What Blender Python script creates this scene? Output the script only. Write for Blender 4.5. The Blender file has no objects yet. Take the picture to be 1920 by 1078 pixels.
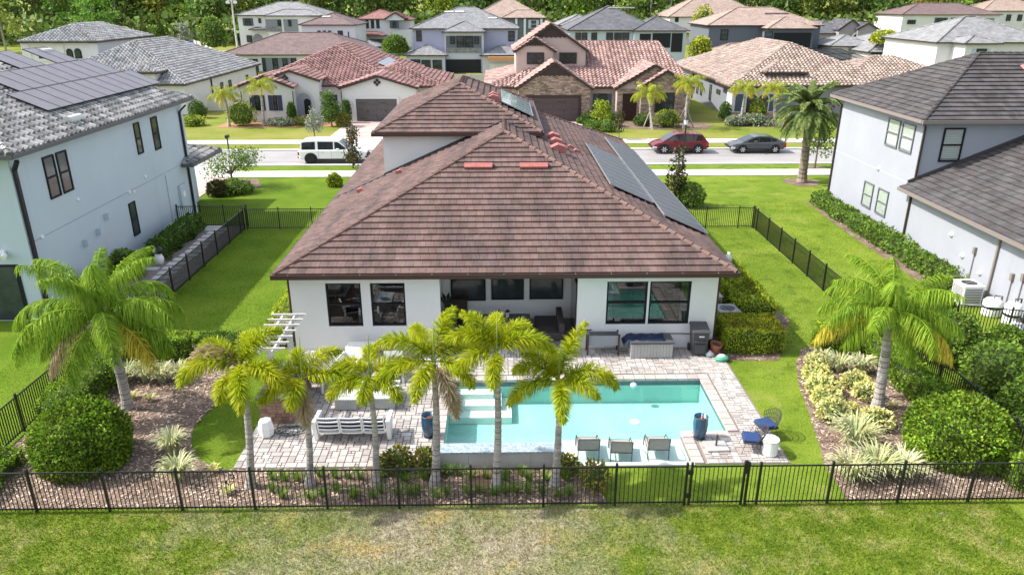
import bpy, math, random
import numpy as np
from mathutils import Vector, Matrix, noise
random.seed(7); RNG = np.random.default_rng(7)
sc = bpy.context.scene
col = sc.collection
R = math.radians

# ------------------------------------------------------------------ camera
CAM_H, CAM_F, CAM_P, CAM_Y = 12.1, 1388.0, R(21.3), R(1.0)
cam = bpy.data.cameras.new('camera'); cam_o = bpy.data.objects.new('camera', cam); col.objects.link(cam_o)
cam.sensor_width = 36.0; cam.lens = 36.0 * CAM_F / 1920.0
cam.clip_start = 0.1; cam.clip_end = 4000
cam_o.location = (0, 0, CAM_H); cam_o.rotation_euler = (R(90) - CAM_P, 0, -CAM_Y)
sc.camera = cam_o

# ------------------------------------------------------------------ sky, sun, exposure
SUN_DIR = Vector((-0.695, 0.05, 0.71)).normalized()      # towards the sun
world = bpy.data.worlds.new('World'); sc.world = world; world.use_nodes = True
wn = world.node_tree.nodes; wl = world.node_tree.links; wn.clear()
wo = wn.new('ShaderNodeOutputWorld'); bg = wn.new('ShaderNodeBackground'); sky = wn.new('ShaderNodeTexSky')
sky.sky_type = 'NISHITA'; sky.sun_disc = False
sky.sun_elevation = math.asin(SUN_DIR.z); sky.sun_rotation = math.atan2(SUN_DIR.x, SUN_DIR.y)
sky.air_density = 1.0; sky.dust_density = 2.2; sky.ozone_density = 1.0; sky.altitude = 20
bg.inputs['Strength'].default_value = 0.15
hs = wn.new('ShaderNodeHueSaturation'); hs.inputs['Saturation'].default_value = 0.55   # hazy, half-clouded sky
wl.new(sky.outputs[0], hs.inputs['Color']); wl.new(hs.outputs[0], bg.inputs['Color']); wl.new(bg.outputs[0], wo.inputs['Surface'])
sun = bpy.data.lights.new('sun', 'SUN'); sun_o = bpy.data.objects.new('sun', sun); col.objects.link(sun_o)
sun.energy = 2.9; sun.angle = R(0.6); sun.color = (1.0, 0.95, 0.87)
sun_o.rotation_euler = SUN_DIR.to_track_quat('Z', 'Y').to_euler(); sun_o.location = (-60, 20, 60)
sc.view_settings.view_transform = 'Standard'; sc.view_settings.look = 'None'
sc.view_settings.exposure = 1.25; sc.view_settings.gamma = 1.0; sc.view_settings.use_curve_mapping = False
sc.cycles.max_bounces = 8; sc.cycles.transparent_max_bounces = 16; sc.cycles.use_denoising = True
sc.cycles.caustics_reflective = False; sc.cycles.caustics_refractive = False

# ------------------------------------------------------------------ survey: where a sight line of the photograph meets a plane
_f = Vector((math.sin(CAM_Y) * math.cos(CAM_P), math.cos(CAM_Y) * math.cos(CAM_P), -math.sin(CAM_P)))
_r = Vector((math.cos(CAM_Y), -math.sin(CAM_Y), 0)); _u = _r.cross(_f); _c = Vector((0, 0, CAM_H))
def _ray(x, y): return _f + _r * ((x - 960) / CAM_F) - _u * ((y - 539) / CAM_F)
def at(x, y, Y): d = _ray(x, y); return _c + d * (Y / d.y)
def atx(x, y, X): d = _ray(x, y); return _c + d * (X / d.x)
def gr(x, y, z=0.0): d = _ray(x, y); return _c + d * ((z - CAM_H) / d.z)
def rise(y): return max(0.0, 0.022 * (y - 120.0))

# ------------------------------------------------------------------ materials
MATS = {}
def _nodes(name):
    m = bpy.data.materials.new(name); m.use_nodes = True
    nt = m.node_tree; nt.nodes.clear()
    out = nt.nodes.new('ShaderNodeOutputMaterial'); MATS[name] = m
    return m, nt, out
def N(nt, t, **kw):
    n = nt.nodes.new(t)
    for k, v in kw.items():
        if k in n.inputs.keys(): n.inputs[k].default_value = v
        else: setattr(n, k, v)
    return n
def mixc(nt, a, b, fac, mode='MIX'):
    n = nt.nodes.new('ShaderNodeMix'); n.data_type = 'RGBA'; n.blend_type = mode; n.clamp_factor = True
    for sock, v in ((n.inputs[0], fac), (n.inputs[6], a), (n.inputs[7], b)):
        if isinstance(v, (int, float)): sock.default_value = v
        elif isinstance(v, (tuple, list)): sock.default_value = (*v[:3], 1)
        else: nt.links.new(v, sock)
    return n.outputs[2]
def ramp(nt, val, lo, hi):
    n = nt.nodes.new('ShaderNodeMapRange'); n.inputs[1].default_value = lo; n.inputs[2].default_value = hi; n.clamp = True
    nt.links.new(val, n.inputs[0]); return n.outputs[0]
def noise_tex(nt, scale, detail=3, rough=0.6, vec=None, sc3=None):
    n = nt.nodes.new('ShaderNodeTexNoise'); n.inputs['Scale'].default_value = scale; n.inputs['Detail'].default_value = detail; n.inputs['Roughness'].default_value = rough
    if vec is None:
        g = nt.nodes.new('ShaderNodeNewGeometry'); vec = g.outputs['Position']
    if sc3:
        mp = nt.nodes.new('ShaderNodeMapping'); mp.inputs['Scale'].default_value = sc3; nt.links.new(vec, mp.inputs[0]); vec = mp.outputs[0]
    nt.links.new(vec, n.inputs['Vector']); return n.outputs[0]
def mat(name, c, rough=0.7, c2=None, scale=3.0, sc3=None, fine=0.12, fscale=40, bump=0.0, bscale=60, spec=0.3, tint=False, metal=0.0, coat=0.0, trans=0.0, lo=.35, hi=.65, soil=None):
    """plain surface: colour c drifting to c2 over a noise of `scale`, a fine grain, an optional bump; tint multiplies the mesh's own per-piece tint"""
    m, nt, out = _nodes(name)
    b = N(nt, 'ShaderNodeBsdfPrincipled'); b.inputs['Roughness'].default_value = rough
    b.inputs['Specular IOR Level'].default_value = spec; b.inputs['Metallic'].default_value = metal; b.inputs['Coat Weight'].default_value = coat
    cc = c
    if c2: cc = mixc(nt, c, c2, ramp(nt, noise_tex(nt, scale, 4, .62, sc3=sc3), lo, hi))
    if soil: cc = mixc(nt, cc, soil[0], ramp(nt, noise_tex(nt, soil[1], 5, .7, sc3=soil[2]), soil[3], soil[4]))
    if fine:
        f = ramp(nt, noise_tex(nt, fscale, 2), .25, .75)
        cc = mixc(nt, cc, mixc(nt, (1 - fine,) * 3, (1 + fine,) * 3, f), 1.0, 'MULTIPLY')
    if tint:
        a = N(nt, 'ShaderNodeAttribute', attribute_name='tint'); oi = N(nt, 'ShaderNodeObjectInfo')
        cc = mixc(nt, mixc(nt, cc, a.outputs['Color'], 1.0, 'MULTIPLY'), oi.outputs['Color'], 1.0, 'MULTIPLY')
    if isinstance(cc, tuple): b.inputs['Base Color'].default_value = (*cc, 1)
    else: nt.links.new(cc, b.inputs['Base Color'])
    if bump:
        bp = N(nt, 'ShaderNodeBump', Strength=bump, Distance=0.02)
        nt.links.new(noise_tex(nt, bscale, 3), bp.inputs['Height']); nt.links.new(bp.outputs[0], b.inputs['Normal'])
    sh = b.outputs[0]
    if trans:
        t = N(nt, 'ShaderNodeBsdfTranslucent')
        if isinstance(cc, tuple): t.inputs[0].default_value = (*cc, 1)
        else: nt.links.new(cc, t.inputs[0])
        mx = N(nt, 'ShaderNodeMixShader'); mx.inputs[0].default_value = trans
        nt.links.new(sh, mx.inputs[1]); nt.links.new(t.outputs[0], mx.inputs[2]); sh = mx.outputs[0]
    nt.links.new(sh, out.inputs[0]); m['tint'] = tint
    return m
def clear_glass(name, tintc=(.75, .82, .8), refl=1.5, rough=0.0, wave=0.0, wscale=1.5, through=1.0):
    """thin clear sheet: straight-through transmission plus a Fresnel reflection"""
    m, nt, out = _nodes(name)
    t = N(nt, 'ShaderNodeBsdfTransparent'); t.inputs[0].default_value = (*tintc, 1)
    g = N(nt, 'ShaderNodeBsdfGlossy'); g.inputs['Roughness'].default_value = rough; g.inputs[0].default_value = (1, 1, 1, 1)
    lw = N(nt, 'ShaderNodeLayerWeight'); lw.inputs[0].default_value = .5; mx = N(nt, 'ShaderNodeMixShader')
    f0 = ((refl - 1) / (refl + 1)) ** 2
    pw = N(nt, 'ShaderNodeMath', operation='POWER'); pw.inputs[1].default_value = 4.0; nt.links.new(lw.outputs['Facing'], pw.inputs[0])
    fr = N(nt, 'ShaderNodeMath', operation='MULTIPLY_ADD'); fr.inputs[1].default_value = 1 - f0; fr.inputs[2].default_value = f0; nt.links.new(pw.outputs[0], fr.inputs[0])
    if wave:
        bp = N(nt, 'ShaderNodeBump', Strength=wave, Distance=0.05)
        nt.links.new(noise_tex(nt, wscale, 2), bp.inputs['Height']); nt.links.new(bp.outputs[0], g.inputs['Normal'])
    nt.links.new(fr.outputs[0], mx.inputs[0]); nt.links.new(t.outputs[0], mx.inputs[1]); nt.links.new(g.outputs[0], mx.inputs[2])
    nt.links.new(mx.outputs[0], out.inputs[0]); m['tint'] = False
    return m

# ------------------------------------------------------------------ objects
WM = {}
def tag(o, label=None, cat=None, group=None, kind=None):
    if label: o['label'] = label
    if cat: o['category'] = cat
    if group: o['group'] = group
    if kind: o['kind'] = kind
    return o
def thing(name, label, cat, loc=(0, 0, 0), group=None):
    o = bpy.data.objects.new(name, None); col.objects.link(o); o.location = loc; o.empty_display_size = .3
    WM[o.name] = Matrix.Translation(Vector(loc))
    return tag(o, label, cat, group)
def link(name, me, parent=None, matrix=None, color=None):
    o = bpy.data.objects.new(name, me); col.objects.link(o)
    if parent is not None:
        o.parent = parent
        o.matrix_parent_inverse = WM.get(parent.name, Matrix.Identity(4)).inverted()
    if matrix is not None: o.matrix_basis = matrix
    if color: o.color = (*color, 1)
    return o
def dup(root, loc, rz=0.0, label=None, group=None, scale=1.0, lean=None):
    r = root.copy(); col.objects.link(r); r.location = loc; r.rotation_euler = (0, 0, rz) if lean is None else (lean[0], lean[1], rz)
    r.scale = (scale,) * 3 if not isinstance(scale, tuple) else scale
    if label: r['label'] = label
    if group: r['group'] = group
    for ch in list(root.children):
        c = ch.copy(); col.objects.link(c); c.parent = r
        for g in ch.children:
            d = g.copy(); col.objects.link(d); d.parent = c
    return r
def place(o, loc, rz=0.0, scale=1.0, lean=(0, 0)):
    o.location = loc; o.rotation_euler = (lean[0], lean[1], rz); o.scale = (scale,) * 3 if not isinstance(scale, tuple) else scale
    return o

class MB:
    """collects faces; build() links them as one mesh object"""
    def __init__(s): s.v = []; s.f = []; s.t = []
    def face(s, pts, tint=(1, 1, 1)):
        n = len(s.v); s.v += [tuple(p) for p in pts]; s.f.append(tuple(range(n, n + len(pts)))); s.t.append(tint)
    def add(s, v, f, tint=(1, 1, 1)):
        n = len(s.v); s.v += [tuple(p) for p in v]
        for q in f: s.f.append(tuple(i + n for i in q)); s.t.append(tint)
    def box(s, x0, x1, y0, y1, z0, z1, tint=(1, 1, 1), M=None, taper=0.0):
        c = [(x0, y0, z0), (x1, y0, z0), (x1, y1, z0), (x0, y1, z0), (x0 + taper, y0 + taper, z1), (x1 - taper, y0 + taper, z1), (x1 - taper, y1 - taper, z1), (x0 + taper, y1 - taper, z1)]
        if M is not None: c = [M @ Vector(p) for p in c]
        s.add(c, [(0, 3, 2, 1), (4, 5, 6, 7), (0, 1, 5, 4), (1, 2, 6, 5), (2, 3, 7, 6), (3, 0, 4, 7)], tint); return s
    def bar(s, a, b, w, h=None, tint=(1, 1, 1), up=(0, 0, 1)):
        """rectangular bar from a to b, w across and h deep"""
        a = Vector(a); b = Vector(b); d = (b - a); L = d.length; d.normalize(); up = Vector(up)
        if abs(d.dot(up)) > .98: up = Vector((1, 0, 0))
        x = d.cross(up).normalized(); y = x.cross(d); h = h or w
        M = Matrix(((x.x, d.x, y.x, a.x), (x.y, d.y, y.y, a.y), (x.z, d.z, y.z, a.z), (0, 0, 0, 1)))
        return s.box(-w / 2, w / 2, 0, L, -h / 2, h / 2, tint, M)
    def tube(s, pts, rad, n=8, tint=(1, 1, 1), cap=True):
        pts = [Vector(p) for p in pts]; rad = rad if isinstance(rad, (list, tuple)) else [rad] * len(pts); vs = []
        for i, p in enumerate(pts):
            d = (pts[min(i + 1, len(pts) - 1)] - pts[max(i - 1, 0)]).normalized()
            x = d.cross(Vector((0, 0, 1)) if abs(d.z) < .95 else Vector((1, 0, 0))).normalized(); y = d.cross(x)
            vs += [p + (x * math.cos(2 * math.pi * k / n) + y * math.sin(2 * math.pi * k / n)) * rad[i] for k in range(n)]
        f = [(i * n + k, i * n + (k + 1) % n, (i + 1) * n + (k + 1) % n, (i + 1) * n + k) for i in range(len(pts) - 1) for k in range(n)]
        if cap: f += [tuple(range(n))[::-1], tuple(range((len(pts) - 1) * n, len(pts) * n))]
        s.add(vs, f, tint); return s
    def lathe(s, prof, n=20, c=(0, 0, 0), tint=(1, 1, 1), sx=1, sy=1):
        vs = [(c[0] + r * sx * math.cos(2 * math.pi * k / n), c[1] + r * sy * math.sin(2 * math.pi * k / n), c[2] + z) for r, z in prof for k in range(n)]
        f = [(i * n + k, i * n + (k + 1) % n, (i + 1) * n + (k + 1) % n, (i + 1) * n + k) for i in range(len(prof) - 1) for k in range(n)]
        f += [tuple(range(n))[::-1], tuple(range((len(prof) - 1) * n, len(prof) * n))]
        s.add(vs, f, tint); return s
    def prism(s, poly, z0, z1, tint=(1, 1, 1)):
        n = len(poly); vs = [(p[0], p[1], z0) for p in poly] + [(p[0], p[1], z1) for p in poly]
        s.add(vs, [tuple(range(n))[::-1], tuple(range(n, 2 * n))] + [(i, (i + 1) % n, n + (i + 1) % n, n + i) for i in range(n)], tint); return s
    def wbox(s, F, u0, u1, z0, z1, d0, d1, tint=(1, 1, 1)):
        """box on a wall: F=(origin, along), u along the wall, z up, d outward"""
        O, U = F; Nn = U.cross(Vector((0, 0, 1)))
        M = Matrix(((U.x, -Nn.x, 0, O.x), (U.y, -Nn.y, 0, O.y), (0, 0, 1, O.z), (0, 0, 0, 1)))
        return s.box(u0, u1, -d1, -d0, z0, z1, tint, M)
    def mesh(s, name, m, smooth=False):
        me = bpy.data.meshes.new(name); me.from_pydata(s.v, [], s.f)
        if m is not None: me.materials.append(m)
        if m is not None and m.get('tint'):
            a = me.attributes.new('tint', 'FLOAT_COLOR', 'FACE')
            a.data.foreach_set('color', np.array([(*t, 1) for t in s.t], dtype=np.float32).ravel())
        if smooth: me.polygons.foreach_set('use_smooth', np.ones(len(me.polygons), dtype=bool))
        me.update(); return me
    def build(s, name, m, parent=None, smooth=False, matrix=None, color=None, bevel=0.0):
        o = link(name, s.mesh(name, m, smooth), parent, matrix, color)
        if bevel:
            b = o.modifiers.new('bevel', 'BEVEL'); b.width = bevel; b.segments = 2; b.limit_method = 'ANGLE'
        return o
def np_mesh(name, V, k, m, tint=None):
    """mesh from an (n,k,3) array of separate k-gons, with one tint for each"""
    n = len(V); me = bpy.data.meshes.new(name); me.vertices.add(n * k); me.vertices.foreach_set('co', V.astype(np.float32).ravel())
    me.loops.add(n * k); me.loops.foreach_set('vertex_index', np.arange(n * k, dtype=np.int32))
    me.polygons.add(n); me.polygons.foreach_set('loop_start', np.arange(0, n * k, k, dtype=np.int32))
    if m is not None: me.materials.append(m)
    if m is not None and m.get('tint'):
        t = tint if tint is not None else np.ones((n, 3))
        a = me.attributes.new('tint', 'FLOAT_COLOR', 'FACE'); a.data.foreach_set('color', np.concatenate([t, np.ones((n, 1))], 1).astype(np.float32).ravel())
    me.update(calc_edges=True); return me

def facade(p, q):
    """wall frame from plan point p to plan point q (outside is on the right of the way p -> q)"""
    a = Vector((p[0], p[1], 0)); b = Vector((q[0], q[1], 0)); return (a, (b - a).normalized())

def wall_holes(mb, F, L, z0, z1, holes, th=0.2):
    """wall of length L with rectangular holes (u0,u1,z0,z1), thickness th inwards"""
    us = sorted({0, L, *[h[0] for h in holes], *[h[1] for h in holes]}); zs = sorted({z0, z1, *[h[2] for h in holes], *[h[3] for h in holes]})
    O, U = F; Nn = U.cross(Vector((0, 0, 1)))
    def P(u, z, d): q = O + U * u + Nn * d; return (q.x, q.y, z)
    for i in range(len(us) - 1):
        for j in range(len(zs) - 1):
            um = (us[i] + us[i + 1]) / 2; zm = (zs[j] + zs[j + 1]) / 2
            if any(h[0] < um < h[1] and h[2] < zm < h[3] for h in holes): continue
            for d in (0, -th): mb.face([P(us[i], zs[j], d), P(us[i + 1], zs[j], d), P(us[i + 1], zs[j + 1], d), P(us[i], zs[j + 1], d)])
    for u0, u1, a, b in holes:
        for q in ([(u0, a), (u0, b)], [(u1, a), (u1, b)], [(u0, a), (u1, a)], [(u0, b), (u1, b)]):
            mb.face([P(*q[0], 0), P(*q[1], 0), P(*q[1], -th), P(*q[0], -th)])

# ------------------------------------------------------------------ roofs
def clip_poly(p, poly):
    n = len(poly)
    for i in range(n):
        ax, ay = poly[i]; bx, by = poly[(i + 1) % n]; ex, ey = bx - ax, by - ay; q = []; m = len(p)
        if m == 0: return p
        ds = [ex * (y - ay) - ey * (x - ax) for x, y in p]
        for k in range(m):
            d0, d1 = ds[k], ds[(k + 1) % m]; a, b = p[k], p[(k + 1) % m]
            if d0 >= -1e-9: q.append(a)
            if (d0 > 1e-9 and d1 < -1e-9) or (d0 < -1e-9 and d1 > 1e-9):
                t = d0 / (d0 - d1); q.append((a[0] + (b[0] - a[0]) * t, a[1] + (b[1] - a[1]) * t))
        p = q
    return p
def roof_basis(poly):
    a, b, c = Vector(poly[0]), Vector(poly[1]), Vector(poly[2]); U = (b - a).normalized(); Nn = U.cross(c - a).normalized(); V = Nn.cross(U)
    return a, U, V, Nn, [((Vector(p) - a).dot(U), (Vector(p) - a).dot(V)) for p in poly]
def prof_s(t):
    return math.sin(math.pi * t / .66) if t < .66 else -.12 * math.sin(math.pi * (t - .66) / .34)
def lay_tiles(mb, poly, kind='flat', w=0.33, e=0.36, lift=0.045, amp=0.05, tintf=None, full=None, strips=4):
    """tiles on one planar convex roof face whose first edge is the eave; whole tiles go to `full` (a list of placements) if given"""
    A, U, V, Nn, P2 = roof_basis(poly); umin = min(p[0] for p in P2); umax = max(p[0] for p in P2); vmax = max(p[1] for p in P2)
    rows = int(math.ceil(vmax / e)); ov = 0.05; gap = 0.008
    edges = [(P2[i], P2[(i + 1) % len(P2)]) for i in range(len(P2))]
    def inside(x, y): return all((b[0] - a[0]) * (y - a[1]) - (b[1] - a[1]) * (x - a[0]) >= -1e-6 for a, b in edges)
    for j in range(rows):
        v0 = j * e; v1 = v0 + e + ov; off = (random.random() if kind == 'flat' else 0.0) * w
        k0 = int(math.floor((umin - off) / w)) - 1; k1 = int(math.ceil((umax - off) / w)) + 1
        for k in range(k0, k1):
            u0 = off + k * w; u1 = u0 + w - (gap if kind == 'flat' else 0); tint = tintf(u0, v0) if tintf else (1, 1, 1)
            ins = [inside(u0, v0), inside(u1, v0), inside(u1, v1), inside(u0, v1)]
            if not any(ins) and not (u0 <= 0 <= u1) and len(clip_poly([(u0, v0), (u1, v0), (u1, v1), (u0, v1)], P2)) < 3: continue
            if full is not None and all(ins):
                full.append((A + U * u0 + V * v0, U, V, Nn, tint)); continue
            ns = 1 if kind == 'flat' else strips
            jt = random.uniform(-.006, .006)
            def H(u, v):
                t = (v - v0) / (v1 - v0); h = lift * (1 - t) + .012 + jt
                if kind != 'flat': h += prof_s((u - u0) / w) * amp
                return h
            for q in range(ns):
                a = u0 + (u1 - u0) * q / ns; b = u0 + (u1 - u0) * (q + 1) / ns
                pl = [(a, v0), (b, v0), (b, v1), (a, v1)]
                if not all(ins): pl = clip_poly(pl, P2)
                if len(pl) < 3: continue
                mb.face([A + U * u + V * v + Nn * H(u, v) for u, v in pl], tint)
                lo = [p for p in pl if abs(p[1] - v0) < 1e-6]
                if len(lo) == 2:
                    l0, l1 = sorted(lo)
                    g = lambda p: (A + U * p[0] + V * p[1])
                    mb.face([g(l0) - Nn * .01, g(l1) - Nn * .01, g(l1) + Nn * H(*l1), g(l0) + Nn * H(*l0)], tint)
def tile_mesh(kind, w, e, lift, amp, m, strips=4):
    mb = MB(); ov = .05; gap = .008 if kind == 'flat' else 0; ns = 1 if kind == 'flat' else strips
    def H(u, v):
        h = lift * (1 - v / (e + ov)) + .012
        if kind != 'flat': h += prof_s(u / w) * amp
        return h
    for q in range(ns):
        a = (w - gap) * q / ns; b = (w - gap) * (q + 1) / ns; t = e + ov
        mb.add([(a, 0, H(a, 0)), (b, 0, H(b, 0)), (b, t, H(b, t)), (a, t, H(a, t)), (a, 0, -.01), (b, 0, -.01), (b, t, -.01), (a, t, -.01)],
               [(0, 1, 2, 3), (4, 5, 1, 0), (7, 6, 5, 4)] + ([(3, 7, 4, 0)] if q == 0 else []) + ([(1, 5, 6, 2)] if q == ns - 1 else []))
    return mb.mesh('roof_tile', m)
def cap_row(mb, a, b, r=0.11, step=0.38, tintf=None):
    """row of half-round hip or ridge caps from a up to b"""
    a = Vector(a); b = Vector(b); d = b - a; L = d.length; d.normalize(); x = d.cross(Vector((0, 0, 1))).normalized(); y = x.cross(d); n = max(1, int(L / step))
    for i in range(n):
        p = a + d * (L * i / n); q = a + d * (L * (i + 1) / n + .05); vs = []
        for P, rr, h in ((p, r, .05), (q, r * .82, .02)):
            vs += [P + x * (math.cos(t) * rr * 1.15) + y * (math.sin(t) * rr + h) for t in (R(-20), R(35), R(90), R(145), R(200))]
        t = tintf() if tintf else (1, 1, 1)
        mb.add(vs, [(k, k + 1, 6 + k, 5 + k) for k in range(4)] + [(4, 3, 2, 1, 0), (5, 6, 7, 8, 9)], t)
def hip_faces(x0, x1, y0, y1, ze, m):
    if x1 - x0 <= y1 - y0:
        h = (x1 - x0) / 2; zr = ze + m * h; xm = (x0 + x1) / 2; P = Vector((xm, y0 + h, zr)); Q = Vector((xm, y1 - h, zr))
        a, b, c, d = Vector((x0, y0, ze)), Vector((x1, y0, ze)), Vector((x1, y1, ze)), Vector((x0, y1, ze))
        return {'s': [a, b, P], 'e': [b, c, Q, P], 'n': [c, d, Q], 'w': [d, a, P, Q]}, [(a, P), (b, P), (c, Q), (d, Q), (P, Q)]
    h = (y1 - y0) / 2; zr = ze + m * h; ym = (y0 + y1) / 2; P = Vector((x0 + h, ym, zr)); Q = Vector((x1 - h, ym, zr))
    a, b, c, d = Vector((x0, y0, ze)), Vector((x1, y0, ze)), Vector((x1, y1, ze)), Vector((x0, y1, ze))
    return {'s': [a, b, Q, P], 'e': [b, c, Q], 'n': [c, d, P, Q], 'w': [d, a, P]}, [(a, P), (d, P), (b, Q), (c, Q), (P, Q)]
def tints(lo, hi, sat=0.06):
    def f(*a):
        v = random.uniform(lo, hi); return (v * random.uniform(1 - sat, 1 + sat), v, v * random.uniform(1 - sat, 1 + sat))
    return f
def hip_roof(house, rect, ze, m, tm, trim, kind='flat', tiles='sew', w=.33, e=.36, lift=.045, amp=.05, n_obj=0, tintf=None, strips=4, gutter=True, caps='sewnr', capmat=None, name='roof', obj_faces='s', soffit=None):
    """hipped roof part of a house: deck, tiles, caps, gutter"""
    x0, x1, y0, y1 = rect; faces, lines = hip_faces(x0, x1, y0, y1, ze, m)
    mb = MB()
    for k in faces: mb.face(faces[k])
    mb.face([(x0, y0, ze - .02), (x0, y1, ze - .02), (x1, y1, ze - .02), (x1, y0, ze - .02)])
    deck = mb.build(name, tm, house); tl = MB(); full = []
    for k in faces:
        if k in tiles: lay_tiles(tl, faces[k], kind, w, e, lift, amp, tintf, full if (n_obj and k in obj_faces) else None, strips)
    if full:
        tmesh = tile_mesh(kind, w, e, lift, amp, tm, strips)
        full.sort(key=lambda t: (t[0] - _c).length)
        for i, (p, U, V, Nn, t) in enumerate(full):
            M = Matrix(((U.x, V.x, Nn.x, p.x), (U.y, V.y, Nn.y, p.y), (U.z, V.z, Nn.z, p.z), (0, 0, 0, 1)))
            if i < n_obj: link('roof_tile', tmesh, deck, M, t)
            else:
                nv = len(tl.v); tl.v += [tuple(M @ v.co) for v in tmesh.vertices]
                for f in tmesh.polygons: tl.f.append(tuple(j + nv for j in f.vertices)); tl.t.append(t)
    if tl.f: tag(tl.build('roof_tile_field', tm, deck), kind='stuff')
    if caps:
        cb = MB()
        for a, b in lines: cap_row(cb, a, b, .09 if kind == 'flat' else .11, tintf=tintf)
        cb.build('ridge_cap', capmat or tm, deck)
    if gutter:
        g = MB(); h = .14
        g.box(x0 - .1, x1 + .1, y0 - .12, y0 - .005, ze - h, ze + .02); g.box(x0 - .1, x1 + .1, y1 + .005, y1 + .12, ze - h, ze + .02)
        g.box(x0 - .12, x0 - .005, y0, y1, ze - h, ze + .018); g.box(x1 + .005, x1 + .12, y0, y1, ze - h, ze + .018)
        g.build('gutter', trim, deck)
    return deck
def gable_roof(house, x0, x1, y0, y1, ze, m, tm, trim, kind='S', tintf=None, w=.33, e=.36, amp=.05, lift=.04, strips=3, name='roof', wall=None, wx=None, wy=None, tiles='ew'):
    """ridge along y, gable end facing the street side (low y); wall = material of the triangle"""
    xm = (x0 + x1) / 2; zr = ze + m * (xm - x0); a, b, c, d = Vector((x0, y0, ze)), Vector((x1, y0, ze)), Vector((x1, y1, ze)), Vector((x0, y1, ze)); P, Q = Vector((xm, y0, zr)), Vector((xm, y1, zr))
    mb = MB(); fe = [b, c, Q, P]; fw = [d, a, P, Q]; mb.face(fe); mb.face(fw)
    deck = mb.build(name, tm, house); tl = MB()
    if 'e' in tiles: lay_tiles(tl, fe, kind, w, e, lift, amp, tintf, None, strips)
    if 'w' in tiles: lay_tiles(tl, fw, kind, w, e, lift, amp, tintf, None, strips)
    if tl.f: tag(tl.build('roof_tile_field', tm, deck), kind='stuff')
    cb = MB(); cap_row(cb, P, Q, .11, tintf=tintf); cb.build('ridge_cap', tm, deck)
    bb = MB(); s = Vector((0, -.02, -.06))
    bb.bar(a + s, P + s, .06, .2); bb.bar(b + s, P + s, .06, .2); bb.build('bargeboard', trim, deck)
    if wall is not None:
        wy = wy if wy is not None else y0 + .3; i = wx if wx is not None else .35; t = MB()
        t.add([(x0 + i, wy, ze - .3), (x1 - i, wy, ze - .3), (x1 - i, wy, ze + m * i - .06), (xm, wy, zr - .06), (x0 + i, wy, ze + m * i - .06)], [(0, 1, 2, 3, 4)])
        t.v = [(x_, y_ - .006, z_) for x_, y_, z_ in t.v]; t.build('gable_wall', wall, house)
    return deck

# ------------------------------------------------------------------ windows and such
def window(house, F, u0, u1, z0, z1, fm, gm, style='hung', fw=.06, depth=.05, blind=None, sill=None, shutters=None, inset=0.0, name='window'):
    """window part: frame mesh with panes (and a blind, a sill) under it; F wall frame"""
    mb = MB(); d0, d1 = inset, inset + depth
    mb.wbox(F, u0, u1, z1 - fw, z1, d0, d1); mb.wbox(F, u0, u1, z0, z0 + fw, d0, d1); mb.wbox(F, u0, u0 + fw, z0 + fw, z1 - fw, d0, d1); mb.wbox(F, u1 - fw, u1, z0 + fw, z1 - fw, d0, d1)
    zm = (z0 + z1) / 2; cells = []
    if style == 'hung':
        mb.wbox(F, u0 + fw, u1 - fw, zm - fw * .45, zm + fw * .45, d0, d1 + .012); cells = [(u0 + fw, u1 - fw, z0 + fw, zm - fw * .45), (u0 + fw, u1 - fw, zm + fw * .45, z1 - fw)]
    elif style == 'double':
        um = (u0 + u1) / 2
        mb.wbox(F, um - fw, um + fw, z0 + fw, z1 - fw, d0, d1)
        for a, b in ((u0 + fw, um - fw), (um + fw, u1 - fw)):
            mb.wbox(F, a, b, zm - fw * .3, zm + fw * .3, d0, d1); cells += [(a, b, z0 + fw, zm - fw * .3), (a, b, zm + fw * .3, z1 - fw)]
    else: cells = [(u0 + fw, u1 - fw, z0 + fw, z1 - fw)]
    w = mb.build(name, fm, house)
    for c in cells: MB().wbox(F, *c, d0 + .012, d0 + .02).build('pane', gm, w)
    if blind:
        b = MB(); top = z1 - fw; n = int((z1 - z0 - 2 * fw) / .09)
        for i in range(n): b.wbox(F, u0 + fw, u1 - fw, top - i * .09 - .075, top - i * .09, d0 + .001, d0 + .008)
        b.build('blind', blind, w)
    if sill: MB().wbox(F, u0 - .08, u1 + .08, z0 - .1, z0 - .005, 0.002, .1).build('sill', sill, w)
    if shutters:
        for a, b in ((u0 - .5, u0 - .04), (u1 + .04, u1 + .5)):
            s = MB(); s.wbox(F, a, b, z0, z1, .002, .03)
            n = 9
            for i in range(n): s.wbox(F, a + .05, b - .05, z0 + .06 + (z1 - z0 - .12) * i / n, z0 + .06 + (z1 - z0 - .12) * (i + .6) / n, .03, .04)
            s.build('shutter', shutters, w)
    return w
def downspout(house, pts, m, r=.045):
    mb = MB()
    for a, b in zip(pts[:-1], pts[1:]): mb.bar(a, b, r * 2, r * 1.6)
    return mb.build('downspout', m, house)
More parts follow.
